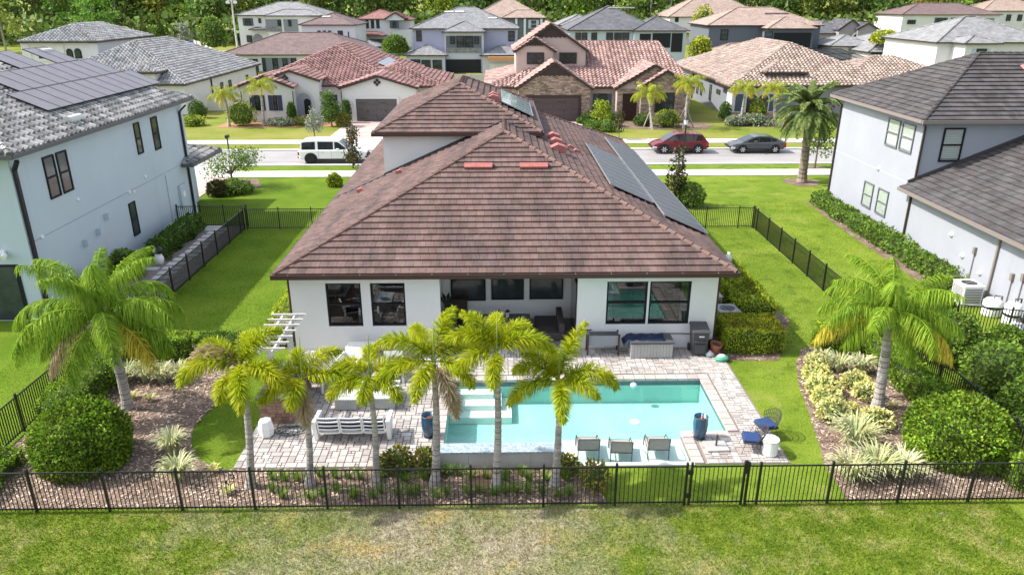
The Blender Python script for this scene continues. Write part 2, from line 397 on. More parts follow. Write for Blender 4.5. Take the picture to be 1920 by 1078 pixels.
# ================================================================== material palette
def grass_material(name, trans=0.0, gain=1.0):
    """lawn colour by place: watered yards, thin dry turf outside the rear fence"""
    m, nt, out = _nodes(name)
    geo = N(nt, 'ShaderNodeNewGeometry'); sp = N(nt, 'ShaderNodeSeparateXYZ'); nt.links.new(geo.outputs['Position'], sp.inputs[0])
    g = mixc(nt, (.098, .165, .015), (.185, .245, .030), ramp(nt, noise_tex(nt, .35, 6, .7), .33, .67))
    g = mixc(nt, g, (.058, .108, .012), ramp(nt, noise_tex(nt, .9, 6, .75), .52, .70))
    g = mixc(nt, g, (.25, .245, .070), ramp(nt, noise_tex(nt, .3, 7, .78), .56, .74))
    dk = ramp(nt, sp.outputs['X'], -6.5, -9.0)                      # west lawn: shade of the neighbouring house put into the grass colour
    dk2 = N(nt, 'ShaderNodeMath', operation='MULTIPLY'); nt.links.new(dk, dk2.inputs[0]); nt.links.new(ramp(nt, sp.outputs['Y'], 58, 54), dk2.inputs[1])
    dk3 = N(nt, 'ShaderNodeMath', operation='MULTIPLY'); nt.links.new(dk2.outputs[0], dk3.inputs[0]); nt.links.new(ramp(nt, sp.outputs['Y'], 15.3, 15.8), dk3.inputs[1])
    g = mixc(nt, g, mixc(nt, (.080, .142, .010), (.125, .190, .018), ramp(nt, noise_tex(nt, .5, 4), .35, .65)), dk3.outputs[0])
    far = ramp(nt, sp.outputs['Y'], 60, 66)
    g = mixc(nt, g, mixc(nt, (.145, .185, .028), (.235, .23, .060), ramp(nt, noise_tex(nt, .16, 4), .4, .62)), far)
    # outside the rear fence: patchy, strawy in the middle
    straw = mixc(nt, (.21, .175, .105), (.41, .365, .27), ramp(nt, noise_tex(nt, 4.5, 6, .8), .36, .64))
    straw = mixc(nt, straw, (.40, .30, .13), ramp(nt, noise_tex(nt, .8, 3), .55, .7))
    dx = N(nt, 'ShaderNodeMath', operation='ADD'); dx.inputs[1].default_value = 1.4; nt.links.new(sp.outputs['X'], dx.inputs[0])
    ab = N(nt, 'ShaderNodeMath', operation='ABSOLUTE'); nt.links.new(dx.outputs[0], ab.inputs[0])
    core = ramp(nt, ab.outputs[0], 7.5, 1.0)
    nz = N(nt, 'ShaderNodeMath', operation='MULTIPLY_ADD'); nz.inputs[1].default_value = 1.25; nz.inputs[2].default_value = -.62
    nt.links.new(noise_tex(nt, .55, 6, .72), nz.inputs[0])
    dr = N(nt, 'ShaderNodeMath', operation='MULTIPLY_ADD'); dr.inputs[1].default_value = .50; nt.links.new(core, dr.inputs[0]); nt.links.new(nz.outputs[0], dr.inputs[2])
    dry = N(nt, 'ShaderNodeMath', operation='MULTIPLY'); nt.links.new(ramp(nt, dr.outputs[0], .08, .62), dry.inputs[0]); nt.links.new(ramp(nt, sp.outputs['Y'], 15.75, 15.45), dry.inputs[1])
    out_g = mixc(nt, mixc(nt, (.070, .120, .010), (.180, .232, .028), ramp(nt, noise_tex(nt, 1.6, 6, .78), .32, .66)), (.28, .255, .10), ramp(nt, noise_tex(nt, .8, 7, .8), .5, .70))
    g = mixc(nt, g, out_g, ramp(nt, sp.outputs['Y'], 15.75, 15.45))
    g = mixc(nt, g, straw, dry.outputs[0])
    a = N(nt, 'ShaderNodeAttribute', attribute_name='tint') if trans else None
    g = mixc(nt, g, mixc(nt, (.55,) * 3, (1.40,) * 3, ramp(nt, noise_tex(nt, 17, 4, .8), .28, .72)), 1.0, 'MULTIPLY')
    if a: g = mixc(nt, g, a.outputs['Color'], 1.0, 'MULTIPLY')
    b = N(nt, 'ShaderNodeBsdfPrincipled', Roughness=.85); b.inputs['Specular IOR Level'].default_value = .05; nt.links.new(g, b.inputs['Base Color']); sh = b.outputs[0]
    if trans:
        t = N(nt, 'ShaderNodeBsdfTranslucent'); nt.links.new(g, t.inputs[0]); mx = N(nt, 'ShaderNodeMixShader'); mx.inputs[0].default_value = trans
        nt.links.new(sh, mx.inputs[1]); nt.links.new(t.outputs[0], mx.inputs[2]); sh = mx.outputs[0]
    else:
        bp = N(nt, 'ShaderNodeBump', Strength=.6, Distance=.04); nt.links.new(noise_tex(nt, 14, 4, .7), bp.inputs['Height']); nt.links.new(bp.outputs[0], b.inputs['Normal'])
    nt.links.new(sh, out.inputs[0]); m['tint'] = bool(trans); return m
M_lawn = grass_material('lawn'); M_blade = grass_material('grass_blade', .3)
M_mulch = mat('mulch_bed', (.115, .076, .056), .9, (.235, .17, .132), 1.2, fine=.35, fscale=30, bump=.6, bscale=40)
M_chip = mat('bark_chip', (.285, .21, .162), .85, tint=True, fine=.2, c2=(.395, .32, .262), scale=1.0)
M_road = mat('road', (.265, .252, .252), .85, (.325, .31, .305), .25, fine=.14, fscale=8, soil=((.21, .20, .20), .6, (.12, 1.6, 1), .52, .78))
M_conc = mat('concrete', (.52, .495, .47), .8, (.61, .585, .56), .4, fine=.06)
M_kerb = mat('kerb_concrete', (.52, .50, .47), .8, (.62, .60, .57), .6, fine=.08)
M_dpaver = mat('driveway_paver', (.42, .31, .28), .8, (.50, .39, .36), .5, fine=.2, fscale=6)
M_paver = mat('paver', (.395, .372, .352), .8, tint=True, c2=(.465, .445, .43), scale=4, fine=.10, fscale=30, bump=.15, bscale=50, soil=((.30, .265, .25), .6, None, .5, .75))
M_sand = mat('joint_sand', (.22, .19, .165), .95, fine=.2)
M_coping = mat('coping_stone', (.40, .355, .33), .75, tint=True, c2=(.47, .43, .41), scale=5, fine=.12, bump=.1)
M_plaster = mat('pool_plaster', (.30, .58, .51), .6, (.35, .63, .56), .7, fine=.03)
M_ledgep = mat('ledge_plaster', (.70, .74, .69), .6, (.68, .78, .74), .8, fine=.03)
M_water = clear_glass('pool_water', (.86, .965, .955), 1.33, .0, .16, 2.6)
M_mosaic = mat('waterline_mosaic', (.06, .10, .115), .35, (.10, .15, .165), 30, fine=.3, fscale=25, spec=.5)
M_pebble = mat('pebble_mosaic', (.17, .24, .29), .4, (.46, .53, .56), 18, fine=.35, fscale=45, spec=.5, bump=.3)
M_stonegray = mat('stone_facing', (.40, .385, .365), .8, (.47, .45, .43), 1.5, fine=.1, soil=((.28, .26, .24), 1.2, (1, 1, .4), .55, .75))
M_white = mat('white_stucco', (.66, .655, .65), .85, (.69, .685, .68), .6, fine=.03, bump=.25, bscale=60, spec=.2, soil=((.60, .585, .57), .8, (1, 1, .12), .58, .85))
M_bluegray = mat('blue_gray_stucco', (.45, .525, .585), .85, (.48, .555, .615), .4, fine=.03, bump=.25, bscale=60, spec=.2, soil=((.40, .47, .53), .7, (1, 1, .1), .58, .85))
M_palegray = mat('pale_gray_stucco', (.30, .315, .355), .85, (.325, .34, .38), .4, fine=.03, bump=.25, bscale=60, spec=.2, soil=((.27, .285, .315), .7, (1, 1, .1), .58, .85))
M_black = mat('black_aluminium', (.012, .012, .013), .35, fine=0, spec=.5)
M_bronze = mat('bronze_aluminium', (.035, .022, .018), .4, fine=.1, spec=.5)
M_gutter = mat('brown_gutter', (.055, .028, .024), .4, fine=.08, spec=.45)
M_ggray = mat('gray_gutter', (.20, .17, .155), .45, fine=.08, spec=.45)
M_dkframe = mat('dark_window_frame', (.014, .014, .016), .6, fine=0, spec=.2)
M_brframe = mat('brown_window_frame', (.035, .020, .018), .45, fine=0, spec=.4)
M_glass = clear_glass('window_glass', (.50, .55, .54), 1.7)
M_bglass = clear_glass('blind_window_glass', (.88, .90, .89), 1.5)
M_dglass = mat('dark_window_pane', (.020, .027, .029), .08, (.055, .072, .072), .8, fine=0, spec=.45)
M_blind = mat('white_blind', (.72, .74, .72), .6, fine=.03)
M_whitem = mat('white_powder_coat', (.78, .78, .77), .45, fine=.03, spec=.4)
M_panel = mat('solar_cell', (.040, .044, .060), .34, (.052, .055, .070), 2.0, fine=.06, spec=.35)
M_panel2 = mat('solar_cell_sky_reflection', (.155, .145, .158), .42, (.18, .168, .18), 2.0, fine=.05, spec=.3)  # cell colour raised to mauve-gray, with the sky's reflection painted in
M_panelf = mat('solar_frame', (.36, .37, .39), .4, fine=0, metal=.6)
M_panelfd = mat('solar_frame_dark', (.02, .02, .024), .4, fine=0)
M_redvent = mat('red_roof_vent', (.34, .115, .10), .7, (.40, .15, .135), 6, fine=.1)
M_tile = mat('brown_flat_tile', (.128, .084, .075), .88, tint=True, c2=(.168, .115, .104), spec=.1, scale=1.6, fine=.18, fscale=22, soil=((.064, .052, .051), .85, (1, .30, .30), .46, .74), bump=.12)
M_cap = mat('brown_ridge_cap', (.20, .130, .112), .88, tint=True, c2=(.155, .10, .088), spec=.1, scale=2, fine=.12)
M_dkmetal = mat('flashing', (.055, .05, .05), .5, fine=.1)
M_terra = mat('terracotta', (.30, .095, .05), .7, (.36, .13, .075), 5, fine=.1)

# ================================================================== ground
POOL = (-1.69, 6.82, 17.45, 22.28)
mb = MB(); xs = [-900, -1.69, 6.82, 900]; ys = [-200, 17.45, 22.28, 120, 1500]
for i in range(3):
    for j in range(4):
        if (i, j) == (1, 1): continue
        mb.face([(xs[i], ys[j], rise(ys[j])), (xs[i + 1], ys[j], rise(ys[j])), (xs[i + 1], ys[j + 1], rise(ys[j + 1])), (xs[i], ys[j + 1], rise(ys[j + 1]))])
tag(mb.build('lawn', M_lawn), kind='structure')
def sheet(name, m, poly, z, kind='structure'):
    mb = MB(); mb.face([(p[0], p[1], z) for p in poly]); return tag(mb.build(name, m), kind=kind)
def rect(x0, x1, y0, y1): return [(x0, y0), (x1, y0), (x1, y1), (x0, y1)]
# street, kerbs, pavements, driveways
sheet('street', M_road, rect(-140, 140, 57.5, 63.3), .006)
for n, (a, b) in (('kerb', (57.15, 57.5)), ('kerb', (63.3, 63.65))):
    tag(MB().box(-140, 140, a, b, -.05, .12 if a > 60 else .10).build(n, M_kerb, bevel=.03), kind='structure')
def walk(y0, y1, x0, x1, name='sidewalk'):
    root = MB().box(x0, x1, y0, y1, -.05, .020).build(name, M_sand); tag(root, kind='structure')
    n = int((x1 - x0) / 1.52); s = (x1 - x0) / n; sm = MB().box(.012, s - .012, 0, y1 - y0, .02, .045).mesh('slab', M_conc)
    for i in range(n): link('slab', sm, root, Matrix.Translation((x0 + i * s, y0, 0)))
walk(53.3, 55.3, -45, 46); walk(66.4, 68.4, -58, 60)
def drive(name, x0, x1, y0, y1, m, z=.03): tag(MB().box(x0, x1, y0, y1, -.05, z).build(name, m), kind='structure')
drive('driveway', -15.9, -9.6, 68.42, 79.5, M_dpaver); drive('driveway', 3.2, 9.0, 68.42, 79.3, M_dpaver)
drive('driveway_apron', -15.9, -9.6, 63.67, 66.38, M_conc, .035); drive('driveway_apron', 3.2, 9.0, 63.67, 66.38, M_conc, .035)
drive('driveway', -27.0, -19.6, 45.5, 53.28, M_dpaver); drive('driveway_apron', -27.0, -20.4, 55.32, 57.13, M_conc, .035)
drive('driveway', -7.6, -1.2, 47.0, 53.28, M_dpaver); drive('driveway_apron', -7.6, -1.2, 55.32, 57.13, M_conc, .035)
# far side road bending round behind the white house on the left
sheet('road', M_road, [(-100, 172), (-60, 166), (-48, 160), (-47, 166), (-60, 174), (-100, 182)], rise(175) + .05)

# patio: sand bed, pavers laid in a random ashlar pattern, coping round the pool
PATIO = [(-7.4, 8.1, 22.28, 24.70), (-7.4, -1.69, 17.35, 22.28), (6.82, 8.1, 17.35, 22.28), (5.38, 6.82, 17.35, 18.97)]
mb = MB()
for i, (a, b, c, d) in enumerate(PATIO): mb.box(a, b, c, d, -.9 if i == 3 else -.2, .022)
patio = mb.build('patio', M_sand); tag(patio, kind='structure')
def on_patio(x0, x1, y0, y1):
    def ins(x, y): return any(a <= x <= b and c <= y <= d for a, b, c, d in PATIO)
    e = .01; ok = all(ins(x, y) for x in (x0 + e, x1 - e) for y in (y0 + e, y1 - e))
    cop = (x1 > POOL[0] - .30 and x0 < POOL[1] + .30 and y1 > 18.9 and y0 < POOL[3] + .30) and not (x0 > 5.68 and y1 < 18.67)
    ledge = (x0 < 5.68 and x1 > 5.0 and y0 < 19.2)
    return ok and not cop and not ledge
U_ = .108; nx, ny = 144, 69; occ = np.zeros((nx, ny), bool); pav = []
for j in range(ny):
    for i in range(nx):
        if occ[i, j]: continue
        sizes = [(2, 2), (3, 2), (2, 1), (1, 1), (2, 3)]; random.shuffle(sizes)
        for w_, h_ in sizes + [(1, 1)]:
            if i + w_ <= nx and j + h_ <= ny and not occ[i:i + w_, j:j + h_].any():
                x0, y0 = -7.4 + i * U_, 17.35 + j * U_
                if on_patio(x0, x0 + w_ * U_, y0, y0 + h_ * U_): break
        else:
            occ[i, j] = True; continue
        occ[i:i + w_, j:j + h_] = True; pav.append((x0, y0, w_, h_))
pm = {}
def paver_tint():
    k = random.random(); v = random.uniform(.86, 1.08)
    return (v * 1.10, v * 1.10, v * 1.10) if k < .25 else (v * 1.02, v * .96, v * .93) if k < .55 else (v * .80, v * .77, v * .76) if k < .72 else (v, v * .98, v * .97)
def paver_mesh(w_, h_):
    if (w_, h_) not in pm:
        g = .008; pm[(w_, h_)] = MB().box(g, w_ * U_ - g, g, h_ * U_ - g, .018, .055, taper=.006).mesh('paver', M_paver)
    return pm[(w_, h_)]
pav.sort(key=lambda p: (p[1], -p[2] * p[3])); rest = MB(); cnt = 0
vis = [p for p in pav]; random.shuffle(vis); vis.sort(key=lambda p: -p[2] * p[3] / (p[1] - 8))
for q, (x0, y0, w_, h_) in enumerate(vis):
    t = paver_tint(); z = random.uniform(-.004, .003)
    if q < 300: link('paver', paver_mesh(w_, h_), patio, Matrix.Translation((x0, y0, z)), t)
    else:
        g = .008; rest.box(x0 + g, x0 + w_ * U_ - g, y0 + g, y0 + h_ * U_ - g, .018 + z, .055 + z, t, taper=.006)
tag(rest.build('paver_field', M_paver, patio), kind='stuff')
def coping(x0, x1, y0, y1, along):
    L = (x1 - x0) if along == 'x' else (y1 - y0); n = max(1, round(L / .36)); s = L / n
    for i in range(n):
        g = .006; v = random.uniform(.85, 1.12); b = MB()
        if along == 'x': b.box(x0 + i * s + g, x0 + (i + 1) * s - g, y0, y1, -.02, .062, taper=.006)
        else: b.box(x0, x1, y0 + i * s + g, y0 + (i + 1) * s - g, -.02, .062, taper=.006)
        b.build('coping_stone', M_coping, patio, color=(v, v * random.uniform(.93, 1), v * random.uniform(.9, 1)))
coping(POOL[0] - .3, POOL[1] + .3, POOL[3] - .03, POOL[3] + .29, 'x'); coping(POOL[0] - .29, POOL[0] + .03, 17.4, POOL[3] - .04, 'y')
coping(POOL[1] - .03, POOL[1] + .29, 18.98, POOL[3] - .04, 'y'); coping(5.36, 6.8, 18.68, 18.99, 'x'); coping(5.36, 5.67, 17.36, 18.66, 'y')

# pool: basin, steps, ledge, waterline band, water, raised spillway wall
pool = thing('swimming_pool', 'rectangular turquoise swimming pool with steps, set into the paver patio', 'pool', (2.5, 19.9, 0))
FZ, LZ, WZ = -.86, -.19, -.10
b = MB(); x0, x1, y0, y1 = POOL
def wallq(mb, xa, ya, xb, yb, z0, z1): mb.face([(xa, ya, z0), (xb, yb, z0), (xb, yb, z1), (xa, ya, z1)])
b.face([(x0, y0, FZ), (x1, y0, FZ), (x1, y1, FZ), (x0, y1, FZ)])
wallq(b, x0, y1, x1, y1, FZ, 0); wallq(b, x0, y0, x0, y1, FZ, 0); wallq(b, x1, y0, x1, y1, FZ, 0); wallq(b, x0, y0, x1, y0, FZ, 0); wallq(b, 5.379, 18.972, 6.82, 18.972, FZ, 0)
b.build('basin', M_plaster, pool)
MB().box(1.66, 5.378, 17.46, 18.93, FZ + .01, LZ).build('tanning_ledge', M_ledgep, pool)
MB().box(1.66, 5.40, 17.30, 17.45, -.3, .045).build('ledge_kerb', M_conc, pool)
for i, (w_, d_) in enumerate(((1.45, .42), (1.72, .86), (2.05, 1.32))):
    MB().box(x0 + .01 + .002 * i, x0 + w_, y1 - d_, y1 - .01 - .002 * i, FZ + .012, -.26 - .18 * i).build('step', M_ledgep, pool)
b = MB(); wb = .15
b.box(x0 + .001, x1 - .001, y1 - .012, y1 - .002, -wb - .03, -.005); b.box(x0 + .002, x0 + .012, 17.6, y1 - .013, -wb - .03, -.005); b.box(x1 - .012, x1 - .002, 18.98, y1 - .013, -wb - .03, -.005)
b.build('waterline_tile', M_mosaic, pool)
b = MB(); b.face([(x0 + .02, 17.5, WZ), (5.37, 17.5, WZ), (5.37, 18.99, WZ), (x1 - .02, 18.99, WZ), (x1 - .02, y1 - .02, WZ), (x0 + .02, y1 - .02, WZ)]); b.build('water', M_water, pool)
for lx, ly in ((3.75, 19.15), (4.75, 19.15)):
    MB().lathe([(.02, 0), (.14, 0), (.15, .012), (.02, .02)], 18, (lx, ly, FZ + .005)).build('floor_jet', M_whitem, pool)
MB().lathe([(.02, 0), (.16, 0), (.17, .012), (.02, .02)], 18, (4.4, 21.0, FZ + .005)).build('drain', M_ledgep, pool)
wl_ = thing('spillway_wall', 'low gray stone spillway wall with pebble mosaic top at the front of the pool', 'wall', (0, 17.4, 0))
b = MB()
for i in range(4):
    a = -1.76 + i * .86; b = MB().box(a + .004, a + .856, 17.24, 17.60, -.3, .53); b.build('stone_panel', M_stonegray, wl_)
MB().box(-1.80, 1.72, 17.20, 17.66, .532, .575).build('mosaic_top', M_pebble, wl_)
MB().box(1.682, 1.70, 17.24, 17.6, -.3, .53).build('end_panel', M_stonegray, wl_)

# mulch beds
def px(*pts): return [tuple(gr(a, b_)[:2]) for a, b_ in pts]
BED_L = [(-14.15, 15.72), (-7.45, 15.72)] + px((452, 884), (420, 880), (375, 865), (357, 835), (364, 800), (400, 762), (440, 722), (470, 692)) + [(-9.3, 24.2), (-10.2, 25.3), (-14.15, 25.4)]
BED_F = [(-7.44, 15.72), (2.75, 15.72), (2.3, 17.28), (-7.44, 17.33)]
BED_R = px((1530, 648), (1504, 655), (1493, 680), (1497, 720), (1515, 770), (1535, 830), (1545, 868)) + [(8.95, 15.72), (14.2, 15.72), (14.2, 25.0)]
BED_N = px((1513, 380), (1545, 405), (1600, 445), (1650, 478)) + [(19.2, 30.0), (20.68, 30.0), (20.68, 45.4)]
BED_H = px((1362, 676), (1460, 676), (1468, 655), (1480, 600)) + [(11.0, 31.5), (7.9, 31.5), (7.9, 24.0)]
BED_W = [(-9.0, 24.9), (-7.5, 24.9), (-7.5, 40.2), (-8.6, 40.2)]
def in_poly(x, y, P):
    c = False; j = len(P) - 1
    for i in range(len(P)):
        if (P[i][1] > y) != (P[j][1] > y) and x < (P[j][0] - P[i][0]) * (y - P[i][1]) / (P[j][1] - P[i][1]) + P[i][0]: c = not c
        j = i
    return c
chips = []; ct = []
for P, dens in ((BED_L, 150), (BED_F, 150), (BED_R, 150), (BED_H, 40), (BED_N, 14)):
    sheet('mulch_bed', M_mulch, P, .012)
    xa, xb = min(p[0] for p in P), max(p[0] for p in P); ya, yb = min(p[1] for p in P), max(p[1] for p in P)
    n = int((xb - xa) * (yb - ya) * dens)
    for x, y in zip(RNG.uniform(xa, xb, n), RNG.uniform(ya, yb, n)):
        if not in_poly(x, y, P): continue
        a = RNG.uniform(0, 6.28); l = RNG.uniform(.025, .07); w_ = RNG.uniform(.010, .022); z = RNG.uniform(.016, .04); ti = RNG.uniform(-.03, .03)
        c, s_ = math.cos(a), math.sin(a)
        chips.append([(x - c * l - s_ * w_, y - s_ * l + c * w_, z), (x + c * l - s_ * w_, y + s_ * l + c * w_, z + ti), (x + c * l + s_ * w_, y + s_ * l - c * w_, z + ti), (x - c * l + s_ * w_, y - s_ * l - c * w_, z)])
        v = RNG.uniform(.35, 1.0) if RNG.random() < .6 else RNG.uniform(1.0, 2.1); ct.append((v * 1.03, v, v * .97))
sheet('mulch_bed', M_mulch, BED_W, .012)
tag(link('bark_chips', np_mesh('bark_chips', np.array(chips), 4, M_chip, np.array(ct))), 'bark chips covering the planting beds', 'mulch', kind='stuff')

# grass blades where the camera is close enough to see them
def blades(n, xr, yr, hl, wd, reject, zz=0.0):
    x = RNG.uniform(*xr, n); y = RNG.uniform(*yr, n)
    k = np.array([not reject(a, b_) for a, b_ in zip(x, y)]); x, y = x[k], y[k]; n = len(x)
    az = RNG.uniform(0, 2 * np.pi, n); h = RNG.uniform(hl[0], hl[1], n); w_ = RNG.uniform(wd[0], wd[1], n); ln = RNG.uniform(.3, 1.1, n) * h
    a2 = RNG.uniform(0, 2 * np.pi, n); V = np.zeros((n, 3, 3))
    V[:, 0, 0] = x - np.cos(az) * w_; V[:, 0, 1] = y - np.sin(az) * w_; V[:, 1, 0] = x + np.cos(az) * w_; V[:, 1, 1] = y + np.sin(az) * w_
    V[:, 2, 0] = x + np.cos(a2) * ln; V[:, 2, 1] = y + np.sin(a2) * ln; V[:, 2, 2] = h; V[:, :2, 2] = -.005
    return V
PADS = [(-7.45, 8.15, 17.30, 24.75), (-7.6, 8.0, 24.7, 47.5), (-1.9, 5.6, 17.2, 17.5)]
def no_grass(x, y): return any(a <= x <= b_ and c <= y <= d for a, b_, c, d in PADS) or any(in_poly(x, y, P) for P in (BED_L, BED_F, BED_R, BED_H))
Vs = np.concatenate([blades(170000, (-13, 13), (10.8, 15.66), (.025, .085), (.005, .011), lambda x, y: False),
                     blades(16000, (-14.2, -7.4), (17, 25), (.02, .05), (.004, .009), no_grass), blades(24000, (2.2, 14.2), (15.7, 26), (.02, .05), (.004, .009), no_grass),
                     blades(34000, (-14.2, -7.5), (25, 40), (.02, .05), (.006, .012), no_grass), blades(34000, (8, 14.3), (25, 40), (.02, .05), (.006, .012), no_grass),
                     blades(9000, (-17.5, -14.4), (16, 27), (.02, .05), (.005, .01), no_grass), blades(24000, (14.4, 20.5), (28, 46), (.02, .05), (.008, .014), lambda x, y: in_poly(x, y, BED_N))])
bt = RNG.uniform(.55, 1.85, (len(Vs), 1)) * np.array([[1.0, 1.0, 1.0]]) * RNG.uniform(.93, 1.07, (len(Vs), 3))
tag(link('grass', np_mesh('grass', Vs, 3, M_blade, bt)), 'short mown grass of the yards and the verge outside the fence', 'grass', kind='stuff')
# ================================================================== the house with the pool
WY = 24.72; WX0, WX1 = -7.5, 7.85; EZ = 3.15
house = thing('white_house', 'white stucco house with brown flat-tile hip roof behind the swimming pool', 'house', (0, 34, 0))
FB = facade((WX0, WY), (WX1, WY))
def hole(x0, y0, x1, y1, Y=WY, ox=WX0):
    a = at(x0, y0, Y); b = at(x1, y1, Y); return (a.x - ox, b.x - ox, b.z, a.z)
W = [hole(609, 532, 682, 616), hole(693, 532, 763, 616), hole(1139, 528, 1210, 612), hole(1220, 527, 1290, 611)]
W = [(a, b, .98, 2.66) for a, b, c, d in W]
lx0 = at(825, 560, WY).x; lx1 = at(1083, 560, WY).x; LT = at(950, 521, WY).z; LY = 27.45
mb = MB(); wall_holes(mb, FB, WX1 - WX0, 0, EZ - .1, W + [(lx0 - WX0, lx1 - WX0, 0, LT)], .22)
for p, q in (((WX1, WY), (WX1, 47.2)), ((WX1, 47.2), (WX0, 47.2)), ((WX0, 47.2), (WX0, WY))): mb.face([(*p, 0), (*q, 0), (*q, EZ - .1), (*p, EZ - .1)])
mb.build('wall', M_white, house)
MB().box(WX0 - .01, WX1 + .01, 24.27, WY - .003, EZ - .10, EZ - .06).build('soffit', M_white, house)
for h in W: window(house, FB, *h, M_dkframe, M_glass, 'hung', .065, .07, inset=-.12)
# rooms behind the glass
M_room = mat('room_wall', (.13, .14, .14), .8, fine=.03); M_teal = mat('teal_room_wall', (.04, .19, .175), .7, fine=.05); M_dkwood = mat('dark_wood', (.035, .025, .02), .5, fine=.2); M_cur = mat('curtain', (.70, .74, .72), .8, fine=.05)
M_fabw = mat('pale_fabric', (.55, .56, .55), .9, fine=.05)
def room(x0, x1, y1, m):
    b = MB(); y0 = WY - .0; z1 = 2.95
    b.face([(x0, y1, .02), (x1, y1, .02), (x1, y1, z1), (x0, y1, z1)]); b.face([(x0, y0 + .23, .02), (x0, y1, .02), (x0, y1, z1), (x0, y0 + .23, z1)]); b.face([(x1, y0 + .23, .02), (x1, y1, .02), (x1, y1, z1), (x1, y0 + .23, z1)])
    b.face([(x0, y0 + .23, z1), (x1, y0 + .23, z1), (x1, y1, z1), (x0, y1, z1)])
    o = b.build('room', m, house); MB().face([(x0, y0 + .23, .02), (x1, y0 + .23, .02), (x1, y1, .02), (x0, y1, .02)]) or None
    f = MB(); f.face([(x0, y0 + .23, .02), (x1, y0 + .23, .02), (x1, y1, .02), (x0, y1, .02)]); f.build('floor', M_dkwood, o); return o
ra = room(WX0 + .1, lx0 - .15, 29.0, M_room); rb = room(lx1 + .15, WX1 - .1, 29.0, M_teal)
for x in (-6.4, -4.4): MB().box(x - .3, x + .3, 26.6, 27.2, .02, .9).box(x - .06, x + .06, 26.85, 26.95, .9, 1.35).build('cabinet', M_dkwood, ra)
for x in (W[2][0] + WX0 + .12, W[3][1] + WX0 - .14):
    b = MB()
    for k in range(5): b.box(x - .14 + k * .06, x - .10 + k * .06, WY + .28 + .02 * (k % 2), WY + .31 + .02 * (k % 2), .1, 2.7)
    b.build('curtain', M_cur, rb)
MB().box(4.2, 6.6, 26.6, 28.6, .05, .62).box(4.25, 4.9, 28.0, 28.5, .62, .8).box(5.4, 6.2, 28.0, 28.5, .62, .8).build('bed', M_fabw, rb)
for x in (4.55, 6.15): MB().box(x - .3, x + .3, 25.2, 25.25, 1.0, 1.32).box(x - .1, x + .1, 25.18, 25.28, .9, 1.0).build('screen', M_black, rb)
# covered lanai
b = MB(); z1 = LT + .14
b.face([(lx0 - .12, LY, 0), (lx1 + .12, LY, 0), (lx1 + .12, LY, z1), (lx0 - .12, LY, z1)]); b.face([(lx0 - .12, WY + .2, 0), (lx0 - .12, LY, 0), (lx0 - .12, LY, z1), (lx0 - .12, WY + .2, z1)])
b.face([(lx1 + .12, WY + .2, 0), (lx1 + .12, LY, 0), (lx1 + .12, LY, z1), (lx1 + .12, WY + .2, z1)]); b.face([(lx0 - .12, WY + .2, z1), (lx1 + .12, WY + .2, z1), (lx1 + .12, LY, z1), (lx0 - .12, LY, z1)])
lan = b.build('lanai', M_white, house)
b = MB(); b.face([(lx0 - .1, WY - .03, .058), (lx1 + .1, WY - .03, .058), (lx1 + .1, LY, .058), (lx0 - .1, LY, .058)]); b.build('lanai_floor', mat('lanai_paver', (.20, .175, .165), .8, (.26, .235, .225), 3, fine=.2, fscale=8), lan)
FL = facade((lx0, LY), (lx1, LY))
for q in ((845, 522, 911, 563), (921, 521, 982, 561), (993, 520, 1055, 560)):
    a = at(q[0], q[1], LY); c = at(q[2], q[3], LY); window(house, FL, a.x - lx0, c.x - lx0, c.z, a.z, M_dkframe, M_dglass, 'single', .05, .05, inset=.004)
b = MB(); b.box(lx1 + .02, lx1 + .11, 25.3, 27.3, .06, 2.35); o = b.build('sliding_door', M_dkframe, house); MB().box(lx1 + .012, lx1 + .019, 25.4, 27.2, .12, 2.28).build('pane', M_dglass, o)
# roof: big hip over the main floor, upper hip over the loft
tt = tints(.87, 1.11, .04)
RX0, RX1, RY0, RY1 = -7.86, 8.30, 24.25, 50.2
roof = hip_roof(house, (RX0, RX1, RY0, RY1), EZ, .443, M_tile, M_gutter, 'flat', 'sew', .30, .345, .065, n_obj=300, tintf=tt, capmat=M_cap)
b = MB()
for i in range(13): x = RX0 + .5 + i * 1.25; MB().box(x - .012, x + .012, RY0 - .125, RY0 - .02, EZ + .012, EZ + .03).build('gutter_strap', M_panelf, roof)
pass
TX0, TX1, TY0, TY1 = -5.45, 1.62, 35.0, 45.9
b = MB(); b.box(TX0, TX1, TY0, TY1 - .2, 3.6, 6.28); b.build('loft_wall', M_white, house)
loft = hip_roof(house, (TX0 - .36, TX1 + .36, TY0 - .4, TY1), 6.3, .46, M_tile, M_gutter, 'flat', 'sew', .30, .345, .065, tintf=tt, capmat=M_cap, name='loft_roof')
b = MB(); s0 = Vector((RX0 + .05, TY0 - .08, EZ + .08)); s1 = Vector((TX0, TY0 - .05, EZ + .443 * (TX0 - RX0) + .07)); s2 = Vector((.15, TY0 - .05, EZ + .443 * 8.02 + .05)); s3 = Vector((TX1, TY0 - .05, EZ + .443 * (RX1 - TX1) + .07))
b.bar(s0, s1, .26, .05); b.bar(s1, s2, .16, .14); b.bar(s2, s3, .16, .14); b.build('flashing', M_dkmetal, roof)
def on_w(x, y, o=0.0): return Vector((x, y, EZ + .443 * (x - RX0) + o))
def on_e(x, y, o=0.0): return Vector((x, y, EZ + .443 * (RX1 - x) + o))
def on_s(x, y, o=0.0): return Vector((x, y, EZ + .443 * (y - RY0) + o))
th = math.atan(.443)
